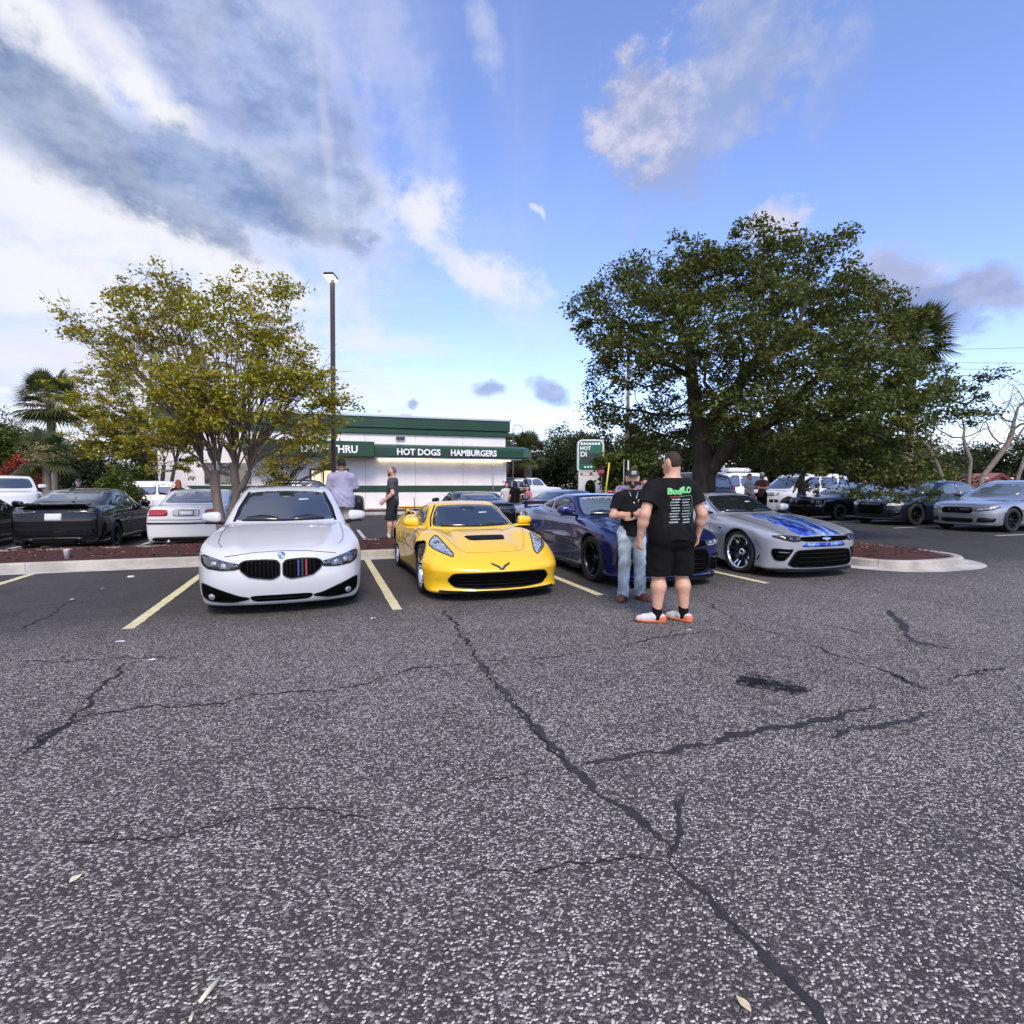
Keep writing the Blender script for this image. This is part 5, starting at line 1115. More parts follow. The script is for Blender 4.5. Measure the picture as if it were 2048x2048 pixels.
# ================================================================ trees and plants
def leaf_mat(name, c1, c2, c3=None, rough=.5):
    m = bpy.data.materials.new(name); m.use_nodes = True; nt = m.node_tree; V.nt = nt; b = nt.nodes['Principled BSDF']
    g = nt.nodes.new('ShaderNodeObjectInfo'); t = nt.nodes.new('ShaderNodeNewGeometry')
    rnd_i = V(t.outputs['Random Per Island']); n = noise(V(t.outputs['Position']), 1.1, 3, .6)
    c = mixc(ss(rnd_i, 0, 1), c1, c2)
    if c3: c = mixc(ss(n, .48, .70) * .8, c, c3)
    nt.links.new(c.o, b.inputs['Base Color']); b.inputs['Roughness'].default_value = rough; b.inputs['Specular IOR Level'].default_value = .35
    tr = nt.nodes.new('ShaderNodeBsdfTranslucent'); nt.links.new(mixc(1.0, c, (1.3, 1.35, .6), 'MULTIPLY').o, tr.inputs[0])
    mx = nt.nodes.new('ShaderNodeMixShader'); mx.inputs[0].default_value = .30; nt.links.new(b.outputs[0], mx.inputs[1]); nt.links.new(tr.outputs[0], mx.inputs[2])
    nt.links.new(mx.outputs[0], nt.nodes['Material Output'].inputs[0]); return m
def leaves(name, C, size, m, parent, seed=0, asp=.5, flat=.35, bend=.25, jit=.35, sizevar=.5):
    """leaf-sized folded blades at the points C (n x 3)"""
    r = np.random.RandomState(seed); n = len(C); L = size * (1 - sizevar / 2 + sizevar * r.rand(n))
    d = r.randn(n, 3); d[:, 2] *= .6; d /= np.linalg.norm(d, axis=1)[:, None]
    up_ = np.stack([r.randn(n) * .7, r.randn(n) * .7, np.abs(r.randn(n)) * .6 + flat], 1); s = np.cross(d, up_); s /= np.linalg.norm(s, axis=1)[:, None] + 1e-9; nn = np.cross(s, d)
    w = L * asp / 2
    A = C - d * (L / 2)[:, None]; B = C + d * (L / 2)[:, None]; S1 = C + s * w[:, None] + nn * (bend * w)[:, None]; S2 = C - s * w[:, None] + nn * (bend * w)[:, None]
    Vv = np.stack([A, S1, B, S2], 1).reshape(-1, 3); k = np.arange(n) * 4
    F = np.stack([np.stack([k, k + 1, k + 2], 1), np.stack([k, k + 2, k + 3], 1)], 1).reshape(-1, 3)
    return link(name, mesh(Vv, F, name), m, parent)
def clump(r, C, n, rw, rh):          # leaf positions gathered in bounded tufts round the twig ends
    q = r.randn(len(C), n, 3); q /= np.linalg.norm(q, axis=2)[:, :, None]; q *= (r.rand(len(C), n) ** .5)[:, :, None] * (.55 + .8 * r.rand(len(C)))[:, None, None]; q[:, :, 0] *= rw; q[:, :, 1] *= rw; q[:, :, 2] *= rh
    return (C[:, None, :] + q).reshape(-1, 3)
def branches(name, chains, m, parent, n=6):
    """chains: list of (points, radii)"""
    b = MB()
    for p, r in chains: b.tube(p, list(r), n if r[0] > .03 else 4, cap=False)
    return b.obj(name, m, parent)
def bez(a, b, c, d, n):
    t = np.linspace(0, 1, n)[:, None]; a, b, c, d = map(np.array, (a, b, c, d))
    return (1 - t) ** 3 * a + 3 * t * (1 - t) ** 2 * b + 3 * t * t * (1 - t) * c + t ** 3 * d
def lobes_sample(r, lobes, n):
    w = np.array([l[3] * l[4] * l[5] for l in lobes]); w = w ** .8 / (w ** .8).sum(); k = r.choice(len(lobes), n, p=w); q = r.randn(n, 3); q /= np.linalg.norm(q, axis=1)[:, None]; q *= (r.rand(n) ** .45)[:, None]
    L = np.array(lobes); return L[k, :3] + q * L[k, 3:6], k
def colonize(r, att, start, step=.35, infl=2.2, kill=.5, iters=160, bias=(0, 0, .05)):
    """space colonisation: grows a branching skeleton from `start` (list of (pos,parent)) towards the attractors"""
    P = [np.array(s[0], float) for s in start]; par = [s[1] for s in start]; att = np.array(att); alive = np.ones(len(att), bool)
    near = np.full(len(att), 1e9); nid = np.zeros(len(att), int)
    for i, q in enumerate(P):
        d = np.linalg.norm(att - q, axis=1); m_ = d < near; near[m_] = d[m_]; nid[m_] = i
    kids = {}
    for it in range(iters):
        act = alive & (near < infl)
        if not act.any():
            if not alive.any(): break
            infl *= 1.3; 
            if infl > 30: break
            continue
        ids = np.unique(nid[act]); new = []
        for i in ids:
            a = att[act & (nid == i)]; v = (a - P[i]); v /= np.linalg.norm(v, axis=1)[:, None] + 1e-9; v = v.mean(0) + np.array(bias) + r.randn(3) * .12; v /= np.linalg.norm(v) + 1e-9
            if kids.get(i, 0) > 3: nid_far = True
            kids[i] = kids.get(i, 0) + 1; new.append((P[i] + v * step, i))
        for q, i in new:
            P.append(q); par.append(i); d = np.linalg.norm(att - q, axis=1); m_ = d < near; near[m_] = d[m_]; nid[m_] = len(P) - 1
        alive &= near > kill
        stuck = [i for i in ids if kids[i] > 5]
        for i in stuck: alive[(nid == i)] = False
    return np.array(P), np.array(par)
def skeleton_chains(P, par, r_tip=.010, power=2.3, r_max=None):
    n = len(P); ch = [[] for _ in range(n)]
    for i, q in enumerate(par):
        if q >= 0: ch[q].append(i)
    rad = np.zeros(n)
    for i in range(n - 1, -1, -1): rad[i] = r_tip if not ch[i] else sum(rad[c] ** power for c in ch[i]) ** (1 / power)
    if r_max: rad = r_tip + (rad - r_tip) * (r_max - r_tip) / (rad[0] - r_tip)
    chains = []; done = set()
    st = [(i, -1) for i in range(n) if par[i] < 0]
    while st:
        i, p0 = st.pop(); pts = [P[p0]] if p0 >= 0 else []; rr = [rad[i]] if p0 >= 0 else []
        while True:
            pts.append(P[i]); rr.append(rad[i])
            if not ch[i]: break
            b = max(ch[i], key=lambda c: rad[c])
            for c in ch[i]:
                if c != b: st.append((c, i))
            i = b
        if len(pts) > 1: chains.append((pts, rr))
    tips = np.array([i for i in range(n) if rad[i] < r_tip * 2.4])
    return chains, rad, tips
M_BARK = mat('oak_bark', lin(66, 58, 50), rough=.95, var=.35, vscale=7, bump=.8, bscale=26, stretch=(1, 1, .3))
M_BARKP = mat('myrtle_bark', lin(112, 98, 86), rough=.8, var=.22, vscale=5, bump=.2, bscale=20, stretch=(1, 1, .3))
M_BARKG = mat('grey_bark', lin(126, 116, 104), rough=.9, var=.25, vscale=5, bump=.4, bscale=25)
M_OAKL = leaf_mat('oak_leaves', lin(54, 62, 26), lin(98, 106, 48), lin(108, 108, 52))
M_MYRL = leaf_mat('myrtle_leaves', lin(112, 112, 28), lin(168, 160, 50), lin(150, 126, 44))
M_DKL = leaf_mat('dark_leaves', lin(34, 42, 20), lin(64, 74, 34), lin(58, 58, 30))
M_PALM = leaf_mat('palm_fronds', lin(52, 62, 34), lin(92, 100, 58), lin(110, 104, 70))
M_BUSH = leaf_mat('hedge_leaves', lin(52, 66, 20), lin(98, 110, 42), lin(84, 84, 34))
M_REDL = leaf_mat('red_leaves', lin(120, 30, 24), lin(160, 52, 38))

# ---- the live oak in the end of the island
def oak():
    d = 16.2; bx, by = atd(1408, d); r = np.random.RandomState(5)
    def L(px, py, w, h, dep=0.0, dw=2.2):            # crown mass from where it stands in the picture, at its own depth
        x, y = atd(px, d + dep); return (x, y, zat(py, d + dep), w * d / FPX, dw, h * d / FPX)
    lob = [L(1400, 560, 170, 75, .5, 2.6), (L(1540, 550, 130, 70, 0, 2.6)), L(1290, 610, 120, 80, 0), L(1190, 630, 75, 50, -.3, 1.4), L(1330, 700, 150, 90, -1.2), L(1480, 690, 150, 100, -2.0), L(1620, 640, 130, 80, .5, 2.4), L(1690, 610, 90, 60, 1.0, 1.6),
           L(1640, 760, 150, 90, -1.5), L(1560, 820, 150, 80, -2.2), L(1700, 850, 120, 80, -1.8, 1.6), L(1790, 900, 80, 60, -1.8, 1.2), L(1745, 780, 90, 70, -.8, 1.6), L(1830, 800, 90, 60, .8, 1.3), L(1890, 770, 80, 50, 1.0, 1.2), L(1920, 830, 55, 50, 1.2, 1.0),
           L(1230, 740, 70, 70, 0, 1.4), L(1200, 820, 50, 45, .3, 1.1), L(1290, 870, 90, 60, 1.0, 1.6), L(1350, 830, 70, 60, 1.0, 1.4), L(1560, 900, 150, 50, 1.6, 1.4), L(1700, 930, 130, 60, -2.0, 1.2), L(1780, 960, 85, 45, -2.2, 1.0), L(1810, 985, 55, 22, -2.2, .7), L(1600, 900, 120, 60, -1.2, 1.4), L(1660, 700, 120, 80, -.5, 2.0), L(1760, 690, 70, 60, .5, 1.4), L(1740, 640, 60, 45, .5, 1.2), L(1450, 800, 90, 50, 1.5, 1.5)]
    t = thing('oak_tree', 'spreading live oak with dark trunk at the end of the planted island', 'tree', (bx, by, .15))
    att, _ = lobes_sample(r, lob, 2300); att -= np.array([bx, by, .15])
    # trunk and two main limbs
    def w(px, py, dep=0): x, y = atd(px, d + dep); return np.array([x - bx, y - by, zat(py, d + dep) - .15])
    tr = [np.array([0, 0, -.1]), np.array([0, 0, .4]), w(1406, 960), w(1404, 915), w(1400, 870)]
    st = [(q, i - 1) for i, q in enumerate(tr)]
    def limb(frm, pts):
        last = frm
        for q in pts: st.append((q, last)); last = len(st) - 1
    limb(4, [w(1392, 830), w(1384, 790, .2), w(1378, 750, .2), w(1374, 700, .2)])
    limb(4, [w(1425, 835, -.2), w(1450, 800, -.4), w(1475, 770, -.6), w(1500, 730, -.8)])
    limb(2, [w(1432, 925, -.2), w(1460, 895, -.4), w(1495, 865, -.8), w(1540, 840, -1.2), w(1590, 820, -1.5)])
    P, par = colonize(r, att, st, .32, 2.4, .38, 120)
    ch, rad, tips = skeleton_chains(P, par, .010, 2.05, .34)
    for k in (1, 2): pass
    for pts, rr in ch[:1]:
        pass
    branches('trunk', ch, M_BARK, t, 9)
    T = P[tips]; T = T[r.choice(len(T), min(len(T), 900), replace=False)]
    far = lobes_sample(r, [(l[0] - bx, l[1] - by, l[2] - .15, *l[3:]) for l in lob], 400)[0]
    C = np.concatenate([clump(r, T, 78, .38, .22), clump(r, far, 78, .44, .24)]); C = C[C[:, 2] > .72]
    leaves('crown', C, .118, M_OAKL, t, 1, .5)
    return len(C)
oak()

# ---- crape myrtles: knobbed trunks, straight stems, loose leaf masses
def myrtle(label, px, dist, base, knobs, lob, nst, leafn, seed, trunk_r=.09, leaf=.085, m=M_MYRL, zbase=.2, bark=M_BARKP):
    bx, by = atd(px, dist); r = np.random.RandomState(seed); t = thing('crape_myrtle', label, 'tree', (bx, by, zbase))
    def w(a, b, dep=0): x, y = atd(a, dist + dep); return np.array([x - bx, y - by, zat(b, dist + dep) - zbase])
    lobes = []
    for (a, b, ww, hh, dep, dw) in lob: q = w(a, b, dep); lobes.append((*q, ww * dist / FPX, dw, hh * dist / FPX))
    chains = []; K_ = []
    for (path, rr) in base: chains.append(([w(*q) for q in path], rr))
    for q in knobs: K_.append(w(*q))
    ends, _ = lobes_sample(r, lobes, nst); tw = []; LC = []
    for e in ends:
        k = K_[int(np.argmin([np.linalg.norm((e - q) * np.array([1, 1, .25])) + r.rand() * .5 for q in K_]))]
        L_ = np.linalg.norm(e - k); dirr = (e - k) / L_; c1 = k + (dirr * .4 + np.array([0, 0, .6])) * L_ * .35; c2 = e - (dirr * .7 + np.array([0, 0, .2])) * L_ * .3
        p = bez(k, c1, c2, e, 12) + r.randn(12, 3) * np.linspace(0, .035, 12)[:, None]; chains.append((list(p), list(np.linspace(.024, .006, 12))))
        for j in range(9):
            i = r.randint(7, 12); a = p[i]; v = r.randn(3) * .6 + dirr * .8; v[2] = v[2] * .6 + .1; v /= np.linalg.norm(v); ll = .25 + r.rand() * .45; q = [a, a + v * ll * .5 + r.randn(3) * .03, a + v * ll]; tw.append((q, [.006, .005, .003]))
            LC.append(np.linspace(0, 1, 5)[1:, None] * (q[2] - q[0]) + q[0])
    LC = np.concatenate(LC); keep, _ = lobes_sample(r, lobes, leafn // 2)
    branches('trunk', chains, bark, t, 8); tb = branches('twigs', tw, bark, t, 4); tb['kind'] = 'stuff'
    nc = leafn // 34; C = np.concatenate([clump(r, LC[r.choice(len(LC), nc)], 24, .26, .12), clump(r, keep[r.choice(len(keep), nc // 3)], 30, .34, .13)])
    leaves('crown', C, leaf, m, t, seed, .55)
myrtle('large crape myrtle with twin pale trunks in the island behind the white hatchback', 452, 11.9,
    [([(446, 1098), (446, 1070), (440, 1040), (434, 1000), (430, 965), (432, 940)], [.15, .13, .10, .095, .10, .085]), ([(450, 1098), (456, 1060), (465, 1020), (474, 985), (470, 950), (468, 925)], [.13, .12, .085, .08, .09, .07]),
     ([(474, 985), (488, 968), (500, 945)], [.07, .065, .055]), ([(432, 965), (418, 948), (408, 930)], [.06, .055, .045])],
    [(432, 940), (440, 930), (468, 925), (474, 950), (500, 945), (408, 930)],
    [(290, 600, 70, 40, 0, .7), (215, 660, 90, 30, 0, .7), (150, 640, 35, 28, .2, .4), (260, 690, 70, 40, 0, .7), (340, 600, 80, 50, .3, .8), (420, 630, 70, 50, -.3, .8), (500, 600, 60, 50, .3, .7), (560, 600, 45, 25, .2, .5), (510, 660, 80, 45, 0, .8), (585, 700, 70, 40, 0, .7), (610, 760, 80, 45, -.3, .7), (690, 790, 45, 30, .2, .5),
     (520, 770, 80, 50, -.7, .8), (370, 770, 70, 50, -.7, .8), (300, 740, 70, 45, -.2, .7), (430, 790, 80, 50, -1.0, .7), (480, 850, 60, 40, -.9, .6), (350, 860, 50, 40, -.7, .6), (640, 830, 60, 40, -.3, .6), (600, 880, 55, 35, -.2, .6)],
    130, 24000, 3, leaf=.090)
myrtle('smaller crape myrtle with dark thin stems behind the white crossover', 330, 22.5,
    [([(322, 1000), (326, 960), (330, 930)], [.09, .08, .07]), ([(338, 1000), (345, 960), (352, 930)], [.08, .07, .06]), ([(330, 1000), (312, 950), (300, 925)], [.07, .05, .04])], [(330, 930), (352, 930), (300, 925)],
    [(170, 790, 50, 40, 0, 1), (230, 760, 60, 35, 0, 1), (200, 830, 60, 45, 0, 1), (270, 850, 80, 60, 0, 1.2), (240, 900, 70, 35, 0, 1), (330, 880, 70, 50, 0, 1), (390, 850, 60, 60, 0, 1), (160, 880, 40, 30, 0, .8), (340, 930, 60, 20, 0, .8)], 80, 22000, 9, leaf=.12, bark=M_BARK, zbase=0)
myrtle('low multi-stemmed crape myrtle in front of the service window', 572, 21.0,
    [([(570, 1010), (566, 990)], [.06, .05])], [(566, 990), (572, 995)], [(540, 930, 45, 25, 0, .7), (600, 905, 60, 22, 0, .7), (655, 920, 40, 20, 0, .6), (570, 960, 45, 20, 0, .6), (640, 880, 50, 20, 0, .6), (560, 890, 40, 20, 0, .6)], 40, 3600, 12, leaf=.11, bark=M_BARK, zbase=.1)

# ---- clipped round bush and other shrubs
def shrub(name, label, px, dist, w, h, m, n, leaf, seed, cz=None, cat='shrub', zb=0.0, group=None):
    x, y = atd(px, dist); r = np.random.RandomState(seed); t = thing(name, label, cat, (x, y, zb), 0, group)
    q = r.randn(n, 3); q /= np.linalg.norm(q, axis=1)[:, None]; q *= (.82 + .2 * r.rand(n))[:, None]; q[:, 2] = np.abs(q[:, 2]) * 1.0
    bumps = 1 + .10 * np.sin(q[:, 0] * 5 + 1) * np.cos(q[:, 1] * 4) ; C = q * np.array([w, w, h]) * bumps[:, None]; C[:, 2] = np.maximum(C[:, 2], .05)
    leaves('foliage', C, leaf, m, t, seed, .6)
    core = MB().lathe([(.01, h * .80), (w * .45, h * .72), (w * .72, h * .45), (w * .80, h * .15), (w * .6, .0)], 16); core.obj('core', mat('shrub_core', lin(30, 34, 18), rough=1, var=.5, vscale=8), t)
    ch = [([np.array([r.randn() * .06, r.randn() * .06, -.05]), np.array([r.randn() * w * .4, r.randn() * w * .4, h * .5])], [.03, .012]) for _ in range(6)]; branches('stems', ch, M_BARK, t, 5)
shrub('round_bush', 'clipped dome-shaped bush behind the black sedan', 232, 19.0, 1.02, 1.95, M_BUSH, 9000, .09, 4)
shrub('red_shrub', 'red-leaved shrub below the palms at the far left', 40, 40, 1.6, 3.6, M_REDL, 3000, .16, 5)
shrub('red_shrub', 'dark red-leaved shrub by the far pickup trucks', 1030, 46, 1.6, 3.3, M_REDL, 2500, .16, 6)

# ---- palms
def palm(label, px, dist, ztop, rad, seed, trunk_r=.2, n=46, drop=.5, zb=0.0, lean=0.0, blossom=False):
    x, y = atd(px, dist); r = np.random.RandomState(seed); t = thing('palm_tree', label, 'tree', (x, y, zb)); 
    p = [np.array([lean * k / 6, 0, ztop * k / 6]) for k in range(7)]; branches('trunk', [(p, [trunk_r * 1.15] + [trunk_r] * 5 + [trunk_r * .9])], M_BARKG, t, 10)
    Vv = []; F = []
    for k in range(n):
        a = r.rand() * 6.283; e = r.uniform(-.75, 1.35); L = rad * (.8 + .3 * r.rand()); st = np.array([math.cos(a) * math.cos(e), math.sin(a) * math.cos(e), math.sin(e)]); o = np.array([lean, 0, ztop]); stalk = L * .45
        c = o + st * stalk - np.array([0, 0, .12 * L * (1 - max(math.sin(e), 0))]); side = np.cross(st, [0, 0, 1]); side /= np.linalg.norm(side) + 1e-9; u2 = np.cross(side, st)
        i = len(Vv); Vv += [o + side * .02, o - side * .02, c - side * .02, c + side * .02]; F.append((i, i + 1, i + 2, i + 3))
        for j in range(17):                        # fan of blades
            b = (j / 16 - .5) * 2.9; dv = st * math.cos(b) + side * math.sin(b) + u2 * .12 * math.cos(2 * b); ll = L * .55 * (.75 + .35 * math.cos(b)); wd = .028 * L; pv_ = np.cross(dv, u2); pv_ /= np.linalg.norm(pv_) + 1e-9
            i = len(Vv); tipv = c + dv * ll - np.array([0, 0, drop * ll * .45]); mid = c + dv * ll * .55 - np.array([0, 0, drop * ll * .08]); Vv += [c, mid + pv_ * wd, tipv, mid - pv_ * wd]; F.append((i, i + 1, i + 2, i + 3))
    link('fronds', mesh(Vv, F, 'fronds'), M_PALM, t)
    if blossom:
        C = np.array([lean, 0, ztop]) + np.concatenate([r.randn(500, 3) * np.array([.30, .30, .22]) + np.array([.5 * math.cos(q), .5 * math.sin(q), -.1]) for q in (3.6, 4.6, 5.4)]); leaves('blossom', C, .09, leaf_mat('palm_blossom', lin(190, 176, 130), lin(220, 206, 164)), t, seed)
palm('tall cabbage palm rising behind the live oak', 1815, 24, zat(690, 24), 1.75, 21, .17, 60, .4, .2)
palm('cabbage palm with pale flower sprays at the far left', 108, 33, zat(800, 33), 2.2, 22, .22, 50, .6, blossom=True)
palm('short cabbage palm lower beside the taller one at the far left', 95, 30, zat(905, 30), 1.7, 23, .2, 40, .7, blossom=True)
palm('cabbage palm with criss-cross trunk behind the restaurant corner', 1056, 44, zat(905, 44), 2.0, 24, .30, 55, .7)
palm('low palm half hidden by the awning end', 1018, 46, zat(890, 46), 1.6, 25, .2, 34, .7)

# ---- background trees, each its own
def bgtree(label, px, dist, ptop, wpx, seed, m=M_DKL, n=9000, leaf=.28, ybot=960, open_=.0, zb=0.0):
    x, y = atd(px, dist); r = np.random.RandomState(seed); zt = zat(ptop, dist); zlo = zat(ybot, dist); w = wpx * dist / FPX / 2; t = thing('background_tree', label, 'tree', (x, y, zb), 0, 'trees along the far edge of the lot')
    lob = []; hh = zt - zlo
    for k in range(11): a = r.rand() * 6.28; q = r.rand() ** .6; zz = zlo + hh * (.18 + .68 * r.rand()); sc = (1 - .45 * abs((zz - zlo) / hh - .45)); lob.append((math.cos(a) * w * q * .75 * sc, math.sin(a) * w * q * .6 * sc, zz - zb, w * (.30 + .22 * r.rand()), w * .38, hh * (.14 + .12 * r.rand())))
    att, _ = lobes_sample(r, lob, 170); st = [(np.array([0, 0, 0.]), -1), (np.array([0, 0, (zlo - zb) * .5 + .2]), 0), (np.array([r.randn() * .2, 0, (zlo - zb) + hh * .12 + .3]), 1)]
    P, par = colonize(r, att, st, max(.7, hh * .09), 6, 1.0, 50); ch, rad, tips = skeleton_chains(P, par, .025, 2.1, .10 + .02 * hh); branches('trunk', ch, M_BARK, t, 6)
    C, _ = lobes_sample(r, lob, n); cl = C[r.choice(n, n // 10)]; C = np.concatenate([C[: n // 2], np.repeat(cl, 6, 0) + r.randn(len(cl) * 6, 3) * .28]); leaves('crown', C, leaf, m, t, seed, .6)
BG = [(-90, 60, 790, 260, 0), (5, 42, 850, 150, 1), (60, 60, 855, 180, 0), (170, 55, 870, 200, 0), (260, 62, 880, 200, 1), (1090, 62, 870, 150, 0), (1150, 66, 862, 130, 2), (1205, 58, 868, 150, 0), (1290, 50, 850, 180, 2), (1400, 44, 850, 200, 0), (1500, 40, 850, 220, 0), (1600, 38, 830, 240, 0), (1700, 38, 850, 220, 0), (1800, 45, 880, 200, 2), (1890, 62, 905, 190, 0), (1985, 64, 880, 200, 0), (2090, 60, 860, 220, 0), (1240, 40, 905, 110, 1), (985, 70, 880, 160, 0)]
PL = ['beyond the white pickup', 'beyond the left-hand palms', 'behind the red shrub', 'behind the dome-shaped bush', 'behind the smaller crape myrtle', 'beside the far palm', 'to one side of the green sign', 'right behind the green sign', 'behind the leaning yellow guard', 'past the oak trunk', 'behind the white boxy SUV', 'behind the white luxury SUV', 'behind the old black sedan', 'behind the tall palm', 'behind the bare tree', 'behind the red-roofed house', 'past the red-roofed house', 'behind the stop sign', 'behind the restaurant roof end']
for i, ((px, d, tp, w, k), pl) in enumerate(zip(BG, PL)):
    bgtree(('dark leafy tree ', 'olive green leafy tree ', 'loose mid-green tree ')[k] + pl, px, d, tp, w, 100 + i, (M_DKL, M_BUSH, M_OAKL)[k], ybot=985)
# undergrowth along the far edge: one mass
def hedge(name, label, pts, h, m, n, leaf, seed):
    r = np.random.RandomState(seed); p = np.array(densify(pts, .5, False)); k = r.randint(0, len(p), n); q = p[k] + r.randn(n, 2) * np.array([.8, 1.2]); hh = h * (.75 + .35 * np.sin(q[:, 0] * .6) * np.sin(q[:, 0] * .23 + 1)); z = r.rand(n) ** .7 * hh
    o = leaves(name, np.stack([q[:, 0], q[:, 1], z], 1), leaf, m, None, seed, .6); tag(o, label, None, None, 'stuff'); return o
hedge('undergrowth', 'dark undergrowth under the far trees on the right', [atd(1080, 64), atd(1330, 56), atd(1560, 46), atd(1800, 48), atd(2120, 66)], 3.4, M_DKL, 26000, .30, 31)
hedge('undergrowth', 'mixed undergrowth under the far trees on the left', [atd(-200, 52), atd(0, 54), atd(200, 58), atd(330, 64)], 3.6, M_DKL, 12000, .30, 32)

# ---- bare pale-limbed trees by the house on the right
def bare(label, px, dist, seed, base, lob):
    bx, by = atd(px, dist); r = np.random.RandomState(seed); t = thing('bare_tree', label, 'tree', (bx, by, .2))
    def w(a, b, dep=0): x, y = atd(a, dist + dep); return np.array([x - bx, y - by, zat(b, dist + dep) - .2])
    L = [(*w(a, b), ww * dist / FPX, 1.6, hh * dist / FPX) for a, b, ww, hh in lob]; att, _ = lobes_sample(r, L, 420); st = []
    for path in base:
        last = -1
        for i, q in enumerate(path): st.append((w(*q) if i else np.array([*w(*q)[:2], 0.]), last)); last = len(st) - 1
    P, par = colonize(r, att, st, .42, 3.0, .50, 90); ch, rad, tips = skeleton_chains(P, par, .012, 2.2, .10); branches('trunk', ch, M_BARKG, t, 7)
    T = P[tips]; C = np.repeat(T, 2, 0) + r.randn(len(T) * 2, 3) * .2; leaves('crown', C, .10, M_DKL, t, seed, .5)
bare('gnarled tree with pale bare limbs beside the red-roofed house', 1938, 31, 41, [[(1938, 1000), (1936, 960), (1938, 920), (1925, 890)], [(1958, 1000), (1962, 955), (1985, 925), (2010, 890)]], [(1900, 850, 60, 40), (1960, 840, 60, 40), (2020, 830, 50, 60), (2060, 800, 60, 60)])
bare('sparse tree with grey leaning trunk past the red-roofed house', 2030, 30, 42, [[(2022, 1000), (2035, 950), (2052, 900)]], [(2060, 850, 60, 60), (2030, 800, 60, 50), (2100, 820, 60, 60)])
bare('dark leaning bare tree before the terracotta roof', 1890, 32, 43, [[(1890, 1000), (1888, 965), (1870, 925)]], [(1850, 880, 50, 40), (1820, 850, 40, 30)])

# ================================================================ people
def rc(a, b, ra, rb, s=None):
    a = np.array(a, float); b = np.array(b, float)
    return ('c', a, b, ra, rb, None if s is None else np.array(s, float))
def el_(c, r): return ('e', np.array(c, float), np.array(r, float))
def pr_field(pr, k):
    def f(X, Y, Z):
        d = None
        for q in pr:
            if q[0] == 'e':
                e = np.sqrt(((X - q[1][0]) / q[2][0]) ** 2 + ((Y - q[1][1]) / q[2][1]) ** 2 + ((Z - q[1][2]) / q[2][2]) ** 2); v = (e - 1) * q[2].min()
            else:
                a, b, ra, rb, s = q[1:]
                if s is None: s = (1, 1, 1)
                ab = (b - a) * s; l2 = max((ab * ab).sum(), 1e-9); px, py, pz = (X - a[0]) * s[0], (Y - a[1]) * s[1], (Z - a[2]) * s[2]
                t = np.clip((px * ab[0] + py * ab[1] + pz * ab[2]) / l2, 0, 1)
                v = np.sqrt((px - t * ab[0]) ** 2 + (py - t * ab[1]) ** 2 + (pz - t * ab[2]) ** 2) - (ra + (rb - ra) * t)
            d = v if d is None else smin(d, v, k)
        return d
    return f
def bounds(pr, pad):
    lo = np.full(3, 9.); hi = np.full(3, -9.)
    for q in pr:
        if q[0] == 'e': lo = np.minimum(lo, q[1] - q[2]); hi = np.maximum(hi, q[1] + q[2])
        else:
            s = np.ones(3) if q[5] is None else q[5]
            for p, r_ in ((q[1], q[3]), (q[2], q[4])): lo = np.minimum(lo, p - r_ / s); hi = np.maximum(hi, p + r_ / s)
    return lo - pad, hi + pad
def solid(name, pr, k, h, m, parent, cut=None, extra=None):
    f0 = pr_field(pr, k); f = f0 if cut is None else (lambda X, Y, Z: cut(X, Y, Z, f0(X, Y, Z))); lo, hi = bounds(pr, h * 2.5)
    P, F = nets(f, lo, hi, h, it=2)
    if extra is not None and len(extra):
        for P2, F2 in extra: F = np.concatenate([F, F2 + len(P)]); P = np.concatenate([P, P2])
    return link(name, mesh(P, F, name, True), m, parent), f
def hand(wrist, d, nrm, side, curl=.5, h=.005, s=1.0, spread=.0):
    """palm with four fingers and a thumb; d: towards the fingertips, nrm: palm-side normal, side: thumb side"""
    d = np.array(d, float); d /= np.linalg.norm(d); nrm = np.array(nrm, float); nrm -= d * nrm.dot(d); nrm /= np.linalg.norm(nrm); t = np.cross(nrm, d); t *= np.sign(t.dot(side)) or 1
    w = np.array(wrist, float); pr = []
    for i in range(4):
        o = t * (1.5 - i) * .020 * s; pr.append(rc(w + o * .55, w + d * .088 * s + o, .017 * s, .013 * s))
    pr.append(rc(w - d * .03, w + d * .02, .027 * s, .025 * s, None)); f1 = pr_field(pr, .012)
    fg = []
    for i, L in enumerate((.072, .080, .075, .060)):
        o = t * (1.5 - i) * (.021 + spread * .006) * s; a = w + d * .088 * s + o; c1 = curl * (1.0 + .15 * i); v1 = d * math.cos(c1) + nrm * math.sin(c1); b = a + v1 * L * .5 * s; c2 = c1 + curl * 1.1; v2 = d * math.cos(c2) + nrm * math.sin(c2); e = b + v2 * L * .5 * s
        fg += [[rc(a - d * .01, b, .0105 * s, .0095 * s), rc(b, e, .0095 * s, .0075 * s)]]
    a = w + d * .02 * s + t * .024 * s; b = a + (d * .6 + t * .7 + nrm * .4) * .045 * s; e = b + (d * .85 + t * .15 + nrm * .45) * .035 * s; fg += [[rc(a, b, .014 * s, .0115 * s), rc(b, e, .0115 * s, .009 * s)]]
    ff = [pr_field(q, .004) for q in fg]
    def f(X, Y, Z):
        v = f1(X, Y, Z)
        for q in ff: v = smin(v, q(X, Y, Z), .003)
        return v
    allp = pr + [x for q in fg for x in q]; lo, hi = bounds(allp, h * 2.5); return nets(f, lo, hi, h, it=2)
SKIN = {k: mat('skin_' + k, c, rough=.5, var=.06, vscale=30, bump=.05, bscale=200) for k, c in dict(light=(.60, .335, .225), tan=(.42, .24, .165), brown=(.20, .105, .065), dark=(.10, .055, .035)).items()}
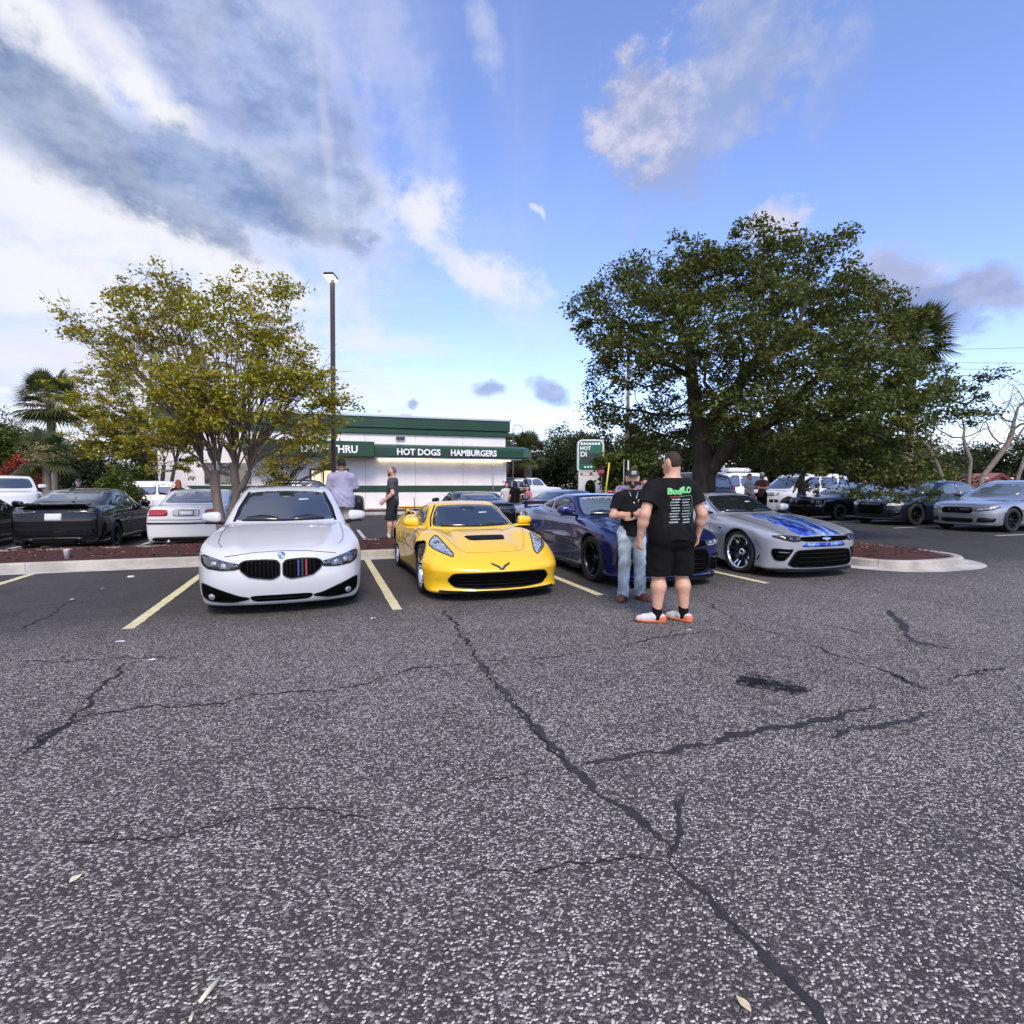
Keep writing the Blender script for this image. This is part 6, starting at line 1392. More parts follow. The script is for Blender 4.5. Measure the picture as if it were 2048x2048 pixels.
def cloth(name, c, v=.15): return mat('cloth_' + name, c, rough=.9, var=v, vscale=9, bump=.5, bscale=14, spec=.2)
M_HAIRB = mat('hair_black', (.008, .007, .006), rough=.7, var=.3, vscale=60, bump=.3, bscale=150); M_HAIRN = mat('hair_brown', (.035, .018, .010), rough=.75, var=.3, vscale=60, bump=.3, bscale=160)
M_HAIRG = mat('hair_grey', (.12, .11, .10), rough=.8, var=.3, vscale=60); M_HAIRR = mat('hair_red', (.24, .055, .014), rough=.6, var=.4, vscale=30, bump=.3, bscale=80)
def rot2(v, a): c, s = math.cos(a), math.sin(a); return np.array([v[0] * c - v[1] * s, v[0] * s + v[1] * c, v[2]])
def folds(X, Y, Z):                   # irregular creases in cloth
    a = np.sin(X * 11 + Z * 19 + 2.1 * np.sin(Z * 7 + Y * 9)) * np.sin(Z * 9 - X * 7 + 1.7 * np.sin(X * 13)); b = np.sin(Z * 43 + X * 31 + 3 * np.sin(X * 8 + Z * 5)) * (.5 + .5 * np.sin(Z * 6 + X * 11 + 1)); c = np.sin(X * 57 - Z * 23 + Y * 40 + 2 * np.sin(Z * 11))
    return .005 * a + .0035 * b + .0015 * c
def person(label, x, y, z, facing, H=1.78, skin='light', girth=1.0, arms=None, feet=None, shirt=None, sleeve=.5, legs=None, leglen='shorts', shoes=None, socks=None, hair=None, hairfn=None, beard=None, cap=None, turn=0.0, tilt=0.0, h=.02, hands=True, curl=.4, hem=.86, palm=None, group=None, loose=0.0, female=False, nod=0.0):
    """local frame: +y is where the person faces, +x their right hand"""
    o = thing('person', label, 'person', (x, y, z), R(facing) - math.pi / 2, group); S = H / 1.80; g = girth; sk = SKIN[skin]
    def p_(*q): return np.array(q, float) * S
    arms = arms or dict(R=((.27, -.02, 1.16), (.29, .08, .90)), L=((-.27, -.02, 1.16), (-.29, .08, .90))); feet = feet or dict(R=(.11, 0, 10), L=(-.11, 0, -10))
    shw = .185 * (1 + (g - 1) * .55) * (.88 if female else 1); body = []
    # head and neck
    hc = np.array([0, .015, 1.675]); 
    def hd(q): return (hc + rot2(np.array(q), turn)) * S
    body += [el_(hd((0, -.008, .018)), np.array([.078, .096, .105]) * S), rc(hd((0, .03, -.05)), hd((0, .052, -.085)), .056 * S, .038 * S), rc(hd((0, -.03, -.06)), p_(0, -.02, 1.50), .056 * S * g ** .4, .062 * S * g ** .5), rc(hd((0, .082, .0)), hd((0, .094, -.026)), .010 * S, .015 * S)]
    for s in (1, -1): body.append(el_(hd((s * .080, -.005, -.002)), np.array([.014, .026, .034]) * S))
    # trunk under the clothes
    dep = 1.45 / g ** .25
    body += [rc(p_(0, -.01, 1.445), p_(shw * .8, 0, 1.40), .070 * S, .062 * S), rc(p_(0, -.01, 1.445), p_(-shw * .8, 0, 1.40), .070 * S, .062 * S), rc(p_(0, 0, 1.38), p_(0, .0, 1.02), .125 * S * g, .125 * S * g, (1, 1.25, 1)), rc(p_(-.065, 0, .95), p_(.065, 0, .95), .092 * S * g, .092 * S * g)]
    limbs = {}
    for k, s in (('R', 1), ('L', -1)):
        e, w = (p_(*q) for q in arms[k]); sh = p_(s * shw, 0, 1.405); limbs[k] = (sh, e, w)
        body += [rc(sh, e, .052 * S * g ** .6, .042 * S * g ** .6), rc(e, e + (w - e) * .35, .043 * S * g ** .6, .043 * S * g ** .5), rc(e + (w - e) * .35, w, .043 * S * g ** .5, .027 * S * g ** .3)]
    L = {}
    for k, s in (('R', 1), ('L', -1)):
        fx, fy, fa = feet[k]; hip = p_(s * .09 * g ** .5, 0, .93); ank = p_(fx, fy, .085); kn = (hip + ank) / 2 + p_(0, .025, .02); L[k] = (hip, kn, ank, fa)
        body += [rc(hip, kn, .085 * S * g ** .6, .056 * S * g ** .5), rc(kn, kn + (ank - kn) * .33 - p_(0, .018, 0), .054 * S * g ** .5, .062 * S * g ** .6), rc(kn + (ank - kn) * .33 - p_(0, .018, 0), ank, .060 * S * g ** .6, .036 * S * g ** .4)]
    ex = []
    for k, s in (('R', 1), ('L', -1)):
        if hands:
            sh, e, w = limbs[k]; d = (w - e) / np.linalg.norm(w - e); pn = (palm or {}).get(k, (-s, .2, 0)); th = (palm or {}).get(k + 't', (0, 1, .2)); ex.append(hand(w - d * .005, d, pn, np.array(th, float), curl, .006 if h < .015 else .011, S * (1.02 if h < .015 else 1.1)))
        else: sh, e, w = limbs[k]; d = (w - e) / np.linalg.norm(w - e); body.append(rc(w, w + d * .09 * S, .034 * S, .026 * S, None))
    solid('body', body, .035 * S, h, sk, o, extra=ex)
    # eyes, brows and mouth
    for s in (1, -1):
        MB().lathe([(.001, .006), (.009, .003), (.010, -.004)], 8, 'y').obj('eye', mat('eye_dark', (.02, .014, .012), rough=.3), o, tuple(hd((s * .034, .077, .006))), (0, 0, turn))
        b = MB().box(-.016, .016, -.004, .004, -.0035, .0035, .002); b.obj('eyebrow', hair or M_HAIRN, o, tuple(hd((s * .034, .082, .030))), (0, 0, turn))
    MB().box(-.022, .022, -.004, .004, -.004, .004, .002).obj('mouth', mat('lips', (.30, .12, .10), rough=.5), o, tuple(hd((0, .090, -.062))), (0, 0, turn))
    # shirt
    if shirt is not None:
        pr = [rc(p_(0, -.012, 1.455), p_(-shw * .95, 0, 1.405), .085 * S, .080 * S), rc(p_(0, -.012, 1.455), p_(shw * .95, 0, 1.405), .085 * S, .080 * S), rc(p_(0, -.01, 1.40), p_(0, .0, 1.20), .150 * S * g, .148 * S * g, (1, 1.22, 1)), rc(p_(0, .0, 1.22), p_(0, .01 + .02 * (g - 1), 1.0), .146 * S * g, (.150 + loose * .9) * S * g ** 1.15, (1, 1.15, 1)), rc(p_(0, 0, 1.0), p_(0, 0, hem - .06), (.150 + loose * .9) * S * g ** 1.15, (.155 + loose) * S * g, (1, 1.12, 1)), rc(p_(0, -.02, 1.46), p_(0, -.015, 1.50), .078 * S, .066 * S)]
        cuts = []
        for k in 'RL':
            sh, e, w = limbs[k]
            if sleeve <= 1: en = sh + (e - sh) * sleeve; pr.append(rc(sh, en + (e - sh) * .12, .075 * S * g ** .6, (.066 + .01) * S * g ** .6)); cuts.append((en, (e - sh) / np.linalg.norm(e - sh), sh))
            else: pr += [rc(sh, e, .075 * S * g ** .6, .058 * S * g ** .5), rc(e, e + (w - e) * (sleeve - 1), .058 * S * g ** .5, .042 * S)]
        zhem = hem * S
        def ct(X, Y, Z, d):
            wr_ = folds(X, Y, Z) * 1.9 * np.clip((1.36 * S - Z) * 3, .15, 1) * (1 if h < .015 else .5); d = d + wr_
            d = np.maximum(d, zhem + .012 * np.sin(np.arctan2(Y, X) * 3) - Z); d = np.maximum(d, Z - 1.525 * S)
            for en, dv, sh in cuts:
                qx, qy, qz = X - en[0], Y - en[1], Z - en[2]; pl = qx * dv[0] + qy * dv[1] + qz * dv[2]; pp = np.sqrt(np.maximum(qx * qx + qy * qy + qz * qz - pl * pl, 0))
                d = np.where((pl > -.01) & (pl < .30) & (pp < (.080 * g ** .6 + .014) * S), np.maximum(d, pl), d)
            return d
        _, fs = solid('shirt', pr, .05 * S, h, shirt, o, ct); o_shirt = fs
    else: o_shirt = None
    # trousers
    if legs is not None:
        pr = [rc(p_(-.07 * g, 0, .97), p_(.07 * g, 0, .97), .115 * S * g, .115 * S * g), rc(p_(-.075 * g, -.03, .90), p_(.075 * g, -.03, .90), .105 * S * g, .105 * S * g)];
        for k in 'RL':
            hip, kn, ank, fa = L[k]
            if leglen == 'shorts': en = kn + (ank - kn) * .02; pr += [rc(hip, kn, .108 * S * g ** .8, .098 * S * g ** .8)]
            elif leglen == 'long': pr += [rc(hip, kn, .102 * S * g ** .7, .080 * S * g ** .6), rc(kn, ank - p_(0, 0, .02), .080 * S * g ** .6, .075 * S)]
        zlow = (.50 if leglen == 'shorts' else .055) * S
        if leglen == 'short': zlow = .66 * S; pr += [rc(L[k][0], L[k][1], .11 * S, .10 * S) for k in 'RL']
        solid('shorts' if leglen != 'long' else 'jeans', pr, .022 * S, h, legs, o, lambda X, Y, Z, d: np.maximum(np.maximum(d + (folds(X, Y, Z) * (1.2 if leglen == 'long' else .8) if h < .015 else 0), zlow - Z), Z - 1.03 * S))
    for k in 'RL':
        hip, kn, ank, fa = L[k]; a = R(fa); fw = np.array([-math.sin(-a) * 0 + math.sin(a), math.cos(a), 0]); b0 = np.array([ank[0], ank[1], 0.])
        if socks is not None: solid('sock', [rc(ank + (kn - ank) * .16, ank - p_(0, 0, .03), .045 * S * g ** .4, .046 * S * g ** .4)], .01, min(h, .014), socks, o)
        if shoes is not None:
            up1, so1 = shoes[:2]; heel = b0 - fw * .055 * S; ball = b0 + fw * .125 * S; toe = b0 + fw * .185 * S
            solid('shoe', [rc(heel + p_(0, 0, .05), b0 + fw * .03 + p_(0, 0, .062), .044 * S, .046 * S), rc(b0 + fw * .03 + p_(0, 0, .058), ball + p_(0, 0, .042), .046 * S, .042 * S), rc(ball + p_(0, 0, .042), toe + p_(0, 0, .036), .042 * S, .034 * S)], .03, min(h, .012), up1, o, lambda X, Y, Z, d: np.maximum(d, .018 - Z))
            solid('shoe_sole', [rc(heel + p_(0, 0, .022), ball + p_(0, 0, .022), .047 * S, .050 * S, (1, 1, 1.6)), rc(ball + p_(0, 0, .022), toe + p_(0, 0, .024), .050 * S, .038 * S, (1, 1, 1.6))], .02, min(h, .012), so1, o, lambda X, Y, Z, d: np.maximum(np.maximum(d, .002 - Z), Z - .034))
        if shoes is not None and len(shoes) > 2:
            solid('shoe_heel', [rc(heel + p_(0, 0, .045), b0 + p_(0, 0, .05) + fw * .02, .047 * S, .047 * S)], .01, .011, shoes[2], o, lambda X, Y, Z, d: np.maximum(np.maximum(d, .02 - Z), (X - b0[0]) * fw[0] + (Y - b0[1]) * fw[1] - .02 - (Z - .05) * .3))
    if hair is not None:
        hp = [el_(hd((0, -.012, .022)), np.array([.086, .103, .112]) * S)]
        cutf = hairfn or (lambda lx, ly, lz: np.maximum(ly - .045 - np.maximum(lz - .03, 0) * 1.1, -.045 - lz + np.maximum(ly + .02, 0) * 1.2))
        c_, s_ = math.cos(-turn), math.sin(-turn); H0 = hc * S
        def hcut(X, Y, Z, d):
            lx, ly, lz = (X - H0[0]) / S, (Y - H0[1]) / S, (Z - H0[2]) / S; return np.maximum(d, cutf(lx * c_ - ly * s_, lx * s_ + ly * c_, lz) * S)
        if hairfn == 'long':
            hp += [rc(hd((0, -.05, .02)), hd((0, -.085, -.25)), .088 * S, .075 * S, (1, 1.2, 1)), rc(hd((.05, -.03, -.02)), hd((.07, -.04, -.22)), .05 * S, .04 * S), rc(hd((-.05, -.03, -.02)), hd((-.07, -.04, -.22)), .05 * S, .04 * S)]
            cutf = lambda lx, ly, lz: np.where(lz > -.12, ly - .035 - np.maximum(lz - .04, 0) * 1.1, -1.0)
        solid('hair', hp, .02, min(h, .011), hair, o, hcut)
    if beard is not None:
        solid('beard', [rc(hd((-.040, .045, -.065)), hd((0, .066, -.098)), .022 * S, .026 * S), rc(hd((.040, .045, -.065)), hd((0, .066, -.098)), .022 * S, .026 * S), rc(hd((-.03, .078, -.045)), hd((.03, .078, -.045)), .014 * S, .014 * S), rc(hd((-.068, .01, -.02)), hd((-.045, .045, -.06)), .014 * S, .024 * S), rc(hd((.068, .01, -.02)), hd((.045, .045, -.06)), .014 * S, .024 * S)], .02, min(h, .010), beard, o)
    if cap is not None:
        solid('cap', [el_(hd((0, -.006, .050)), np.array([.092, .108, .088]) * S)], .01, min(h, .011), cap, o, lambda X, Y, Z, d: np.maximum(d, (hc[2] + .042) * S - Z))
        a = hd((0, .09, .05)); solid('cap_brim', [rc(hd((-.04, .085, .050)), hd((-.03, .150, .036)), .040 * S, .030 * S, (1, 1, 5)), rc(hd((.04, .085, .050)), hd((.03, .150, .036)), .040 * S, .030 * S, (1, 1, 5))], .02, .008, cap, o)
    return o, o_shirt, S, hd
BKT = cloth('black_tee', (.009, .009, .010), .3); BKS = cloth('black_shorts', (.004, .004, .0045), .2); JEAN = mat('cloth_denim', (.42, .48, .52), rough=.9, var=.45, vscale=4, bump=.5, bscale=12, spec=.2, stretch=(1, 1, .7)); M_SOCK = cloth('black_sock', (.005, .005, .006))
M_SHW = mat('shoe_white', (.55, .53, .53), rough=.6, var=.15, vscale=12); M_SHO = mat('shoe_orange', (.62, .17, .08), rough=.6, var=.1, vscale=10); M_BOOT = mat('boot_brown', (.16, .045, .025), rough=.5, var=.3, vscale=14)

# big man in black, back to the camera
mx, my = at(1340, 1243)
o, fs, S, hd = person('big man in black tee and shorts with green printed back, orange-white sneakers', mx, my, 0, 84, 1.86, 'light', 1.42,
    arms=dict(R=((.325, -.05, 1.15), (.335, .04, .91)), L=((-.33, -.05, 1.15), (-.35, .02, .895))), feet=dict(R=(.15, -.02, -28), L=(-.155, .0, -68)), shirt=BKT, sleeve=.60, legs=BKS, leglen='shorts', shoes=(M_SHW, M_SHO, M_SHO), socks=M_SOCK,
    hair=M_HAIRN, hairfn=lambda lx, ly, lz: np.maximum(ly - .055 - np.maximum(lz - .03, 0) * .8, -.062 - lz + np.maximum(ly + .03, 0) * 1.6), turn=.55, h=.0115, hem=.875, curl=.55, loose=.005)
# print on the back of the tee
def back_print(o, f, S):
    green = mat('print_green', (.20, .62, .24), rough=.8, var=.2, vscale=30); grey = mat('print_grey', (.34, .38, .38), rough=.85, var=.35, vscale=40); red = mat('print_red', (.16, .03, .03), rough=.85); dg = mat('print_dark_green', (.10, .20, .12), rough=.85, var=.4, vscale=40)
    def lay(me, m, ox, oz, name):
        v = np.array([tuple(q.co) for q in me.vertices]); q2 = np.stack([v[:, 0] - ox, v[:, 1] + oz], 1); P, N = project(f, 'right', q2, .6); P = P + N * .004
        me.vertices.foreach_set('co', P.astype(np.float32).ravel()); me.update(); return link(name, me, m, o)
    for t_, sx, ox, oz, sz in (('Bod', 1.0, .065, 1.405, .085), ('iLO', 1.0, -.07, 1.42, .085)):
        me = text_mesh(t_, sz, 0.0, .006, 'CENTER', sx); lay(me, green, ox, oz, 'print_lettering')
    r = np.random.RandomState(3)
    strip(f, 'print_bar', 'right', [(-.115, 1.372), (-.02, 1.378), (.02, 1.392)], red, o, w=.016, off=.003, reach=.6); strip(f, 'print_line', 'right', [(-.02, 1.374), (.06, 1.386), (.14, 1.392), (.165, 1.37), (.165, 1.25), (.12, 1.16)], dg, o, w=.008, off=.003, reach=.6, rnd_=2)
    for i in range(9):
        z = 1.345 - i * .030; x0 = -.105 + r.rand() * .02 - i * .003
        for x1 in (x0, .01 + r.rand() * .01):
            L = .085 + r.rand() * .02; strip(f, 'print_row', 'right', [(x1, z), (x1 + L * .5, z + .002), (x1 + L, z + .004)], grey if r.rand() < .75 else dg, o, w=.008 + .006 * r.rand(), off=.003, reach=.6)
VIEW['right'] = (1, -1, (0, 2))
back_print(o, fs, S)
# bearded man, arms crossed
mx, my = at(1262, 1199)
o, fs, S, hd = person('bearded man in cap, black tee and light jeans with crossed arms', mx, my, 0, 252, 1.70, 'light', 1.02,
    arms=dict(R=((.275, .06, 1.17), (.00, .235, 1.20)), L=((-.275, .06, 1.17), (.02, .20, 1.155))), feet=dict(R=(.12, .03, 26), L=(-.13, -.02, -22)), shirt=BKT, sleeve=.62, legs=JEAN, leglen='long', shoes=(M_BOOT, M_BOOT), hair=M_HAIRB, beard=M_HAIRB, cap=mat('cap_dark', (.022, .026, .020), rough=.85, var=.4, vscale=30), turn=-.15, h=.0115, hem=.90, curl=.5,
    palm=dict(R=(0, -1, 0), Rt=(0, 0, 1), L=(0, -1, 0), Lt=(0, 0, 1)))
MB().lathe([(.034, -.016), (.038, -.014), (.038, .014), (.034, .016)], 16, 'x').obj('wristwatch', M_BLACK, o, (.055 * S, .235 * S, 1.195 * S))
strip(fs, 'necklace', 'left', [(-.055, 1.415), (-.03, 1.33), (0, 1.285), (.03, 1.33), (.055, 1.415)], M_CHROME, o, w=.006, off=.003, reach=.6); patch(fs, 'pendant', 'left', [(-.008, 1.255), (.008, 1.255), (.008, 1.285), (-.008, 1.285)], M_CHROME, o, off=.006, d=.02, rnd_=0, reach=.6)
patch(fs, 'chest_print', 'left', [(-.135, 1.27), (-.055, 1.275), (-.05, 1.31), (-.13, 1.335)], mat('print_yellow', (.55, .34, .08), rough=.8, var=.5, vscale=60), o, off=.003, d=.02, rnd_=1, reach=.6)
MB().box(-.030, .030, -.003, .003, -.022, .022, .004).obj('cap_badge', M_PLATE, o, tuple(hd((-.01, .106, .078))), (R(-20), 0, -.15))
# man in lavender shirt, back to us on the island
mx, my = atd(684, 11.75)
person('man in loose lavender shirt with black hair, back turned, on the island', mx, my, .2, 84, 1.87, 'brown', 1.12, arms=dict(R=((.27, .07, 1.16), (.12, .27, 1.12)), L=((-.27, .07, 1.16), (-.12, .27, 1.12))), shirt=cloth('lavender', (.33, .32, .43), .08), sleeve=.9, legs=cloth('khaki', (.40, .35, .28)), leglen='shorts', shoes=(M_SHW, M_SHW), hair=M_HAIRB, h=.014, hem=.80, loose=.07, hands=False, hairfn=lambda lx, ly, lz: np.maximum(ly - .05 - np.maximum(lz - .03, 0) * .8, -.085 - lz + np.maximum(ly + .03, 0) * 1.4))
# man in charcoal tee, side on
mx, my = atd(785, 13.6)
person('man in charcoal tee and dark shorts in profile at the island edge', mx, my, .15, 163, 1.80, 'light', 1.08, arms=dict(R=((.25, -.06, 1.15), (.20, .20, .98)), L=((-.25, -.05, 1.15), (-.22, .17, .95))), feet=dict(R=(.10, -.03, 8), L=(-.10, .08, -8)), shirt=cloth('charcoal', (.07, .075, .082), .12), sleeve=.6, legs=cloth('dark_grey', (.028, .028, .03)), leglen='shorts', shoes=(M_BLACK, M_PLATE), socks=mat('sock_white', (.6, .6, .6), rough=.9), hair=M_HAIRG, beard=M_HAIRB, h=.014, hem=.86, curl=.7,
    hairfn=lambda lx, ly, lz: np.maximum(ly - .0, -.03 - lz))
# smaller figures
def small(label, px, d, H, fc, **k):
    mx, my = atd(px, d); z = hgt(mx, my); kk = dict(h=.024, hands=True); kk.update(k); return person(label, mx, my, z, fc, H, **kk)
GREYT = cloth('grey_tee', (.30, .30, .31)); BRT = cloth('brown_tee', (.13, .06, .045)); DKT = cloth('dark_tee', (.022, .018, .02)); DEN = cloth('denim_shorts', (.07, .10, .15)); PNK = cloth('pink_top', (.62, .20, .22), .3); WTE = cloth('white_top', (.6, .58, .56))
hip = dict(R=((.30, .02, 1.15), (.20, .18, 1.02)), L=((-.27, -.02, 1.16), (-.28, .06, .92)))
small('man in dark tee and denim shorts, back turned by the white luxury SUV', 1603, 21.6, 1.74, 78, skin='tan', shirt=DKT, sleeve=.65, legs=DEN, leglen='shorts', shoes=(M_BLACK, M_PLATE), hair=M_HAIRB, hairfn='long', arms=dict(R=((.29, .0, 1.16), (.22, .20, 1.08)), L=((-.29, .0, 1.16), (-.22, .20, 1.08))), feet=dict(R=(.17, 0, 10), L=(-.17, 0, -10)))
small('man in light grey tee chatting behind the silver coupe', 1498, 21.0, 1.74, 290, girth=1.1, shirt=GREYT, sleeve=.6, legs=DEN, leglen='shorts', shoes=(M_BLACK, M_PLATE), hair=M_HAIRN, arms=hip)
small('man in brown tee and white cap with arms raised to his chest', 1524, 21.3, 1.78, 200, shirt=BRT, sleeve=.6, legs=BKS, leglen='shorts', shoes=(M_BLACK, M_PLATE), hair=M_HAIRN, beard=M_HAIRB, cap=mat('cap_white', (.6, .6, .6), rough=.8), arms=dict(R=((.27, .10, 1.18), (.10, .30, 1.22)), L=((-.27, .10, 1.18), (-.08, .30, 1.20))))
small('dark-haired man raising a hand to his face behind the bearded man', 1289, 12.5, 1.66, 240, skin='tan', shirt=DKT, sleeve=.6, legs=BKS, leglen='long', shoes=(M_BLACK, M_BLACK), hair=M_HAIRB, arms=dict(R=((.25, .10, 1.24), (.16, .20, 1.50)), L=((-.27, 0, 1.16), (-.28, .08, .92))))
small('smiling woman with red hair bow by the tall black table', 1013, 22.0, 1.62, 262, female=True, shirt=WTE, sleeve=.5, legs=BKS, leglen='long', shoes=(M_BLACK, M_BLACK), hair=M_HAIRB, hairfn='long', turn=-.5)
small('woman with long black hair and black top, back turned beside the red bow', 1030, 21.3, 1.64, 100, female=True, skin='tan', shirt=BKT, sleeve=.6, legs=BKS, leglen='long', shoes=(M_BLACK, M_BLACK), hair=M_HAIRB, hairfn='long')
small('girl in pink floral top with pink hair clip near the black coupe', 1056, 20.5, 1.50, 190, female=True, shirt=PNK, sleeve=.5, legs=BKS, leglen='long', shoes=(M_BLACK, M_BLACK), hair=M_HAIRB, hairfn='long', turn=.3)
small('person in blue cap leaning behind the black sedan roof', 158, 20.0, 1.72, 300, skin='tan', shirt=DKT, sleeve=.6, legs=DEN, leglen='long', shoes=(M_BLACK, M_BLACK), hair=M_HAIRB, cap=mat('cap_blue', (.015, .025, .11), rough=.8), arms=dict(R=((.30, .08, 1.22), (.14, .32, 1.30)), L=((-.30, .08, 1.22), (-.10, .32, 1.30))))
small('woman with long copper hair and black top behind the old white sedan', 357, 19.0, 1.68, 120, female=True, shirt=BKT, sleeve=.5, legs=BKS, leglen='long', shoes=(M_BLACK, M_BLACK), hair=M_HAIRR, hairfn='long', arms=dict(R=((.25, 0, 1.16), (.26, .1, .92)), L=((-.28, .06, 1.30), (-.12, .14, 1.58))))
# hair ornaments are worn things of their own
def bow(label, px, d, z, m, s):
    x, y = atd(px, d); b = MB()
    for sg in (1, -1): b.lathe([(.004, 0), (.035, .03), (.045, .07), (.03, .10), (.004, .11)], 10, 'x'); b.v[-50:] = [(q[0] * sg * s, q[1] * s, q[2] * s) for q in b.v[-50:]]
    o = b.obj('hair_bow', m, None, (x, y, z), (0, 0, -YAW)); tag(o, label, 'bow')
bow('red bow on the head of the smiling woman', 1009, 21.9, 1.63, mat('bow_red', (.55, .02, .03), rough=.6, var=.2), .75)
bow('pink bow on the head of the girl in pink', 1051, 20.4, 1.50, mat('bow_pink', (.75, .30, .34), rough=.6, var=.2), .6)

# ================================================================ street furniture and small things
M_BRZ = mat('bronze_pole', lin(62, 50, 46), rough=.5, var=.08); M_GALV = mat('galvanised', lin(150, 152, 152), rough=.5, metal=.6, var=.1); M_WOOD = mat('pole_wood', lin(112, 98, 84), rough=.9, var=.25, vscale=6, stretch=(1, 1, .2))
x, y = atd(667, 12.9); ht = zat(566, 12.9)
lp = thing('light_pole', 'tall bronze square light pole with lit lamp head on the island', 'lamp post', (x, y, .15), -YAW)
MB().box(-.045, .045, -.045, .045, .0, ht - .15, .008, Matrix.Rotation(R(.5), 4, 'Y')).obj('pole', M_BRZ, lp)
MB().lathe([(.001, 0), (.22, 0), (.22, .32), (.19, .36), (.001, .36)], 20).obj('pole_base', M_CONC, lp, (0, 0, -.12))
hd_ = MB().box(-.115, .115, -.22, .16, ht - .13, ht - .07, .015).obj('lamp_head', M_BRZ, lp, (.03, 0, 0))
MB().box(-.095, .095, -.20, .14, ht - .175, ht - .132).obj('lamp_panel', mat('lamp_lit', (.9, .9, .8), emit=(1, .93, .78), estr=6), hd_)
MB().box(-.03, .03, -.05, .05, ht - .17, ht - .13).obj('lamp_neck', M_BRZ, hd_)

# ---- roadside sign
x, y = atd(1180, 43); z0, z1 = zat(944, 43), zat(880, 43); w = 1.02
sg = thing('roadside_sign', 'green and white roadside sign on a white arched base', 'sign', (x, y, 0), -YAW)
M_SGW = mat('sign_white', lin(214, 214, 212), rough=.6, var=.06); M_SGG = mat('sign_green', lin(20, 96, 68), rough=.5, var=.08)
ap_ = [(-.92, 0), (-.92, z0)] + [(.92, z0), (.92, 0), (.42, 0), (.42, 1.35)] + [(.42 * math.cos(a), 1.35 + .55 * math.sin(a)) for a in np.linspace(0, math.pi, 14)[1:-1]] + [(-.42, 1.35), (-.42, 0)]
MB().prism(ap_, .4, 'y', -.2).obj('arched_base', M_SGW, sg)
bp = rounded([(-w, z0 + .02), (w, z0 + .02), (w, z1), (-w, z1)], [.25, .25, .45, .45], 8); bo = MB().prism(bp, .5, 'y', -.25).obj('cabinet', M_SGW, sg)
ip = rounded([(-w + .12, z0 + .14), (w - .12, z0 + .14), (w - .12, z1 - .12), (-w + .12, z1 - .12)], [.2, .2, .35, .35], 8); MB().prism(ip, .02, 'y', -.275).obj('face', M_SGG, bo)
MB().box(-.80, .80, -.292, -.277, z0 + .62, z0 + 1.45).obj('message_board', mat('board_dark', lin(46, 60, 52), rough=.5, var=.2), bo)
for t_, zz, sz, xx in (('HOT', z1 - .80, .38, -.42), ('DI', z1 - 1.30, .52, -.55)): link('letters', text_mesh(t_, sz, .012, .012), M_LETTER, bo, (xx, -.30, zz), (R(90), 0, 0))
for i in range(7): MB().box(-.78 + i * .22, -.62 + i * .22, -.30, -.278, z1 - .42, z1 - .25, .01).obj('letter_block', M_LETTER, bo)
for i in range(5): MB().box(-.50 + i * .24, -.36 + i * .24, -.30, -.278, z0 + .30, z0 + .44, .01).obj('letter_block', M_LETTER, bo)
rb = MB().box(-.80, .80, -.225, -.202, z0 - .26, z0 - .08).obj('red_banner', mat('banner', lin(206, 196, 196), rough=.7), sg)
for a, b in ((-.78, -.60), (-.08, .16), (.60, .78)): MB().box(a, b, -.232, -.226, z0 - .24, z0 - .10).obj('banner_mark', mat('banner_red', (.35, .03, .04), rough=.7), rb)
# ---- stop sign
x, y = atd(1203, 39.5); st = thing('stop_sign', 'red stop sign on a thin post beside the roadside sign', 'sign', (x, y, hgt(x, y)), -YAW - 1.0)
MB().tube([(0, 0, 0), (0, 0, 2.55)], .035, 8).obj('post', M_GALV, st); oc = [(.38 * math.cos(R(22.5 + 45 * k)), 2.25 + .36 * math.sin(R(22.5 + 45 * k))) for k in range(8)]; pn = MB().prism(oc, .01, 'y', -.05).obj('plate', mat('stop_red', (.42, .02, .025), rough=.5), st)
link('letters', text_mesh('STOP', .26, .003, .004), M_LETTER, pn, (0, -.055, 2.17), (R(90), 0, 0))
# ---- utility poles, guard, wires
def upole(label, px, d, pt, r_, m, name='utility_pole', arm=False):
    x, y = atd(px, d); t = thing(name, label, 'pole', (x, y, hgt(x, y))); MB().tube([(0, 0, 0), (0, 0, zat(pt, d))], [r_, r_ * .75], 10).obj('shaft', m, t)
    if arm: MB().box(-1.0, 1.0, -.05, .05, zat(pt, d) - .6, zat(pt, d) - .48).obj('cross_arm', m, t)
upole('tall wooden utility pole rising through the oak leaves', 1254, 40, 700, .14, M_WOOD, arm=True)
upole('thin grey post beside the wooden utility pole', 1247, 33, 925, .035, M_GALV, 'sign_post'); upole('thin white post right of the grey post', 1256, 32, 928, .045, M_SGW, 'sign_post')
upole('thin pale post under the awning end', 1012, 45, 925, .06, M_GALV, 'sign_post')
x, y = atd(1208, 36); x2, y2 = atd(1218, 36); t = thing('guy_wire_guard', 'leaning yellow guy-wire guard behind the red coupe', 'cable guard', (x, y, hgt(x, y))); MB().tube([(0, 0, 0), (x2 - x, y2 - y, zat(932, 36))], .055, 8).obj('sleeve', mat('guard_yellow', (.62, .52, .06), rough=.6, var=.1), t)
def wire(label, a, b, sag=.5):
    A = Vector((*atd(a[0], a[2]), zat(a[1], a[2]))); B = Vector((*atd(b[0], b[2]), zat(b[1], b[2]))); pts = [A.lerp(B, k / 24) - Vector((0, 0, sag * 4 * (k / 24) * (1 - k / 24))) for k in range(25)]
    o = MB().tube(pts, .016, 5).obj('power_line', mat('wire', (.03, .03, .032), rough=.6)); tag(o, label, 'cable')
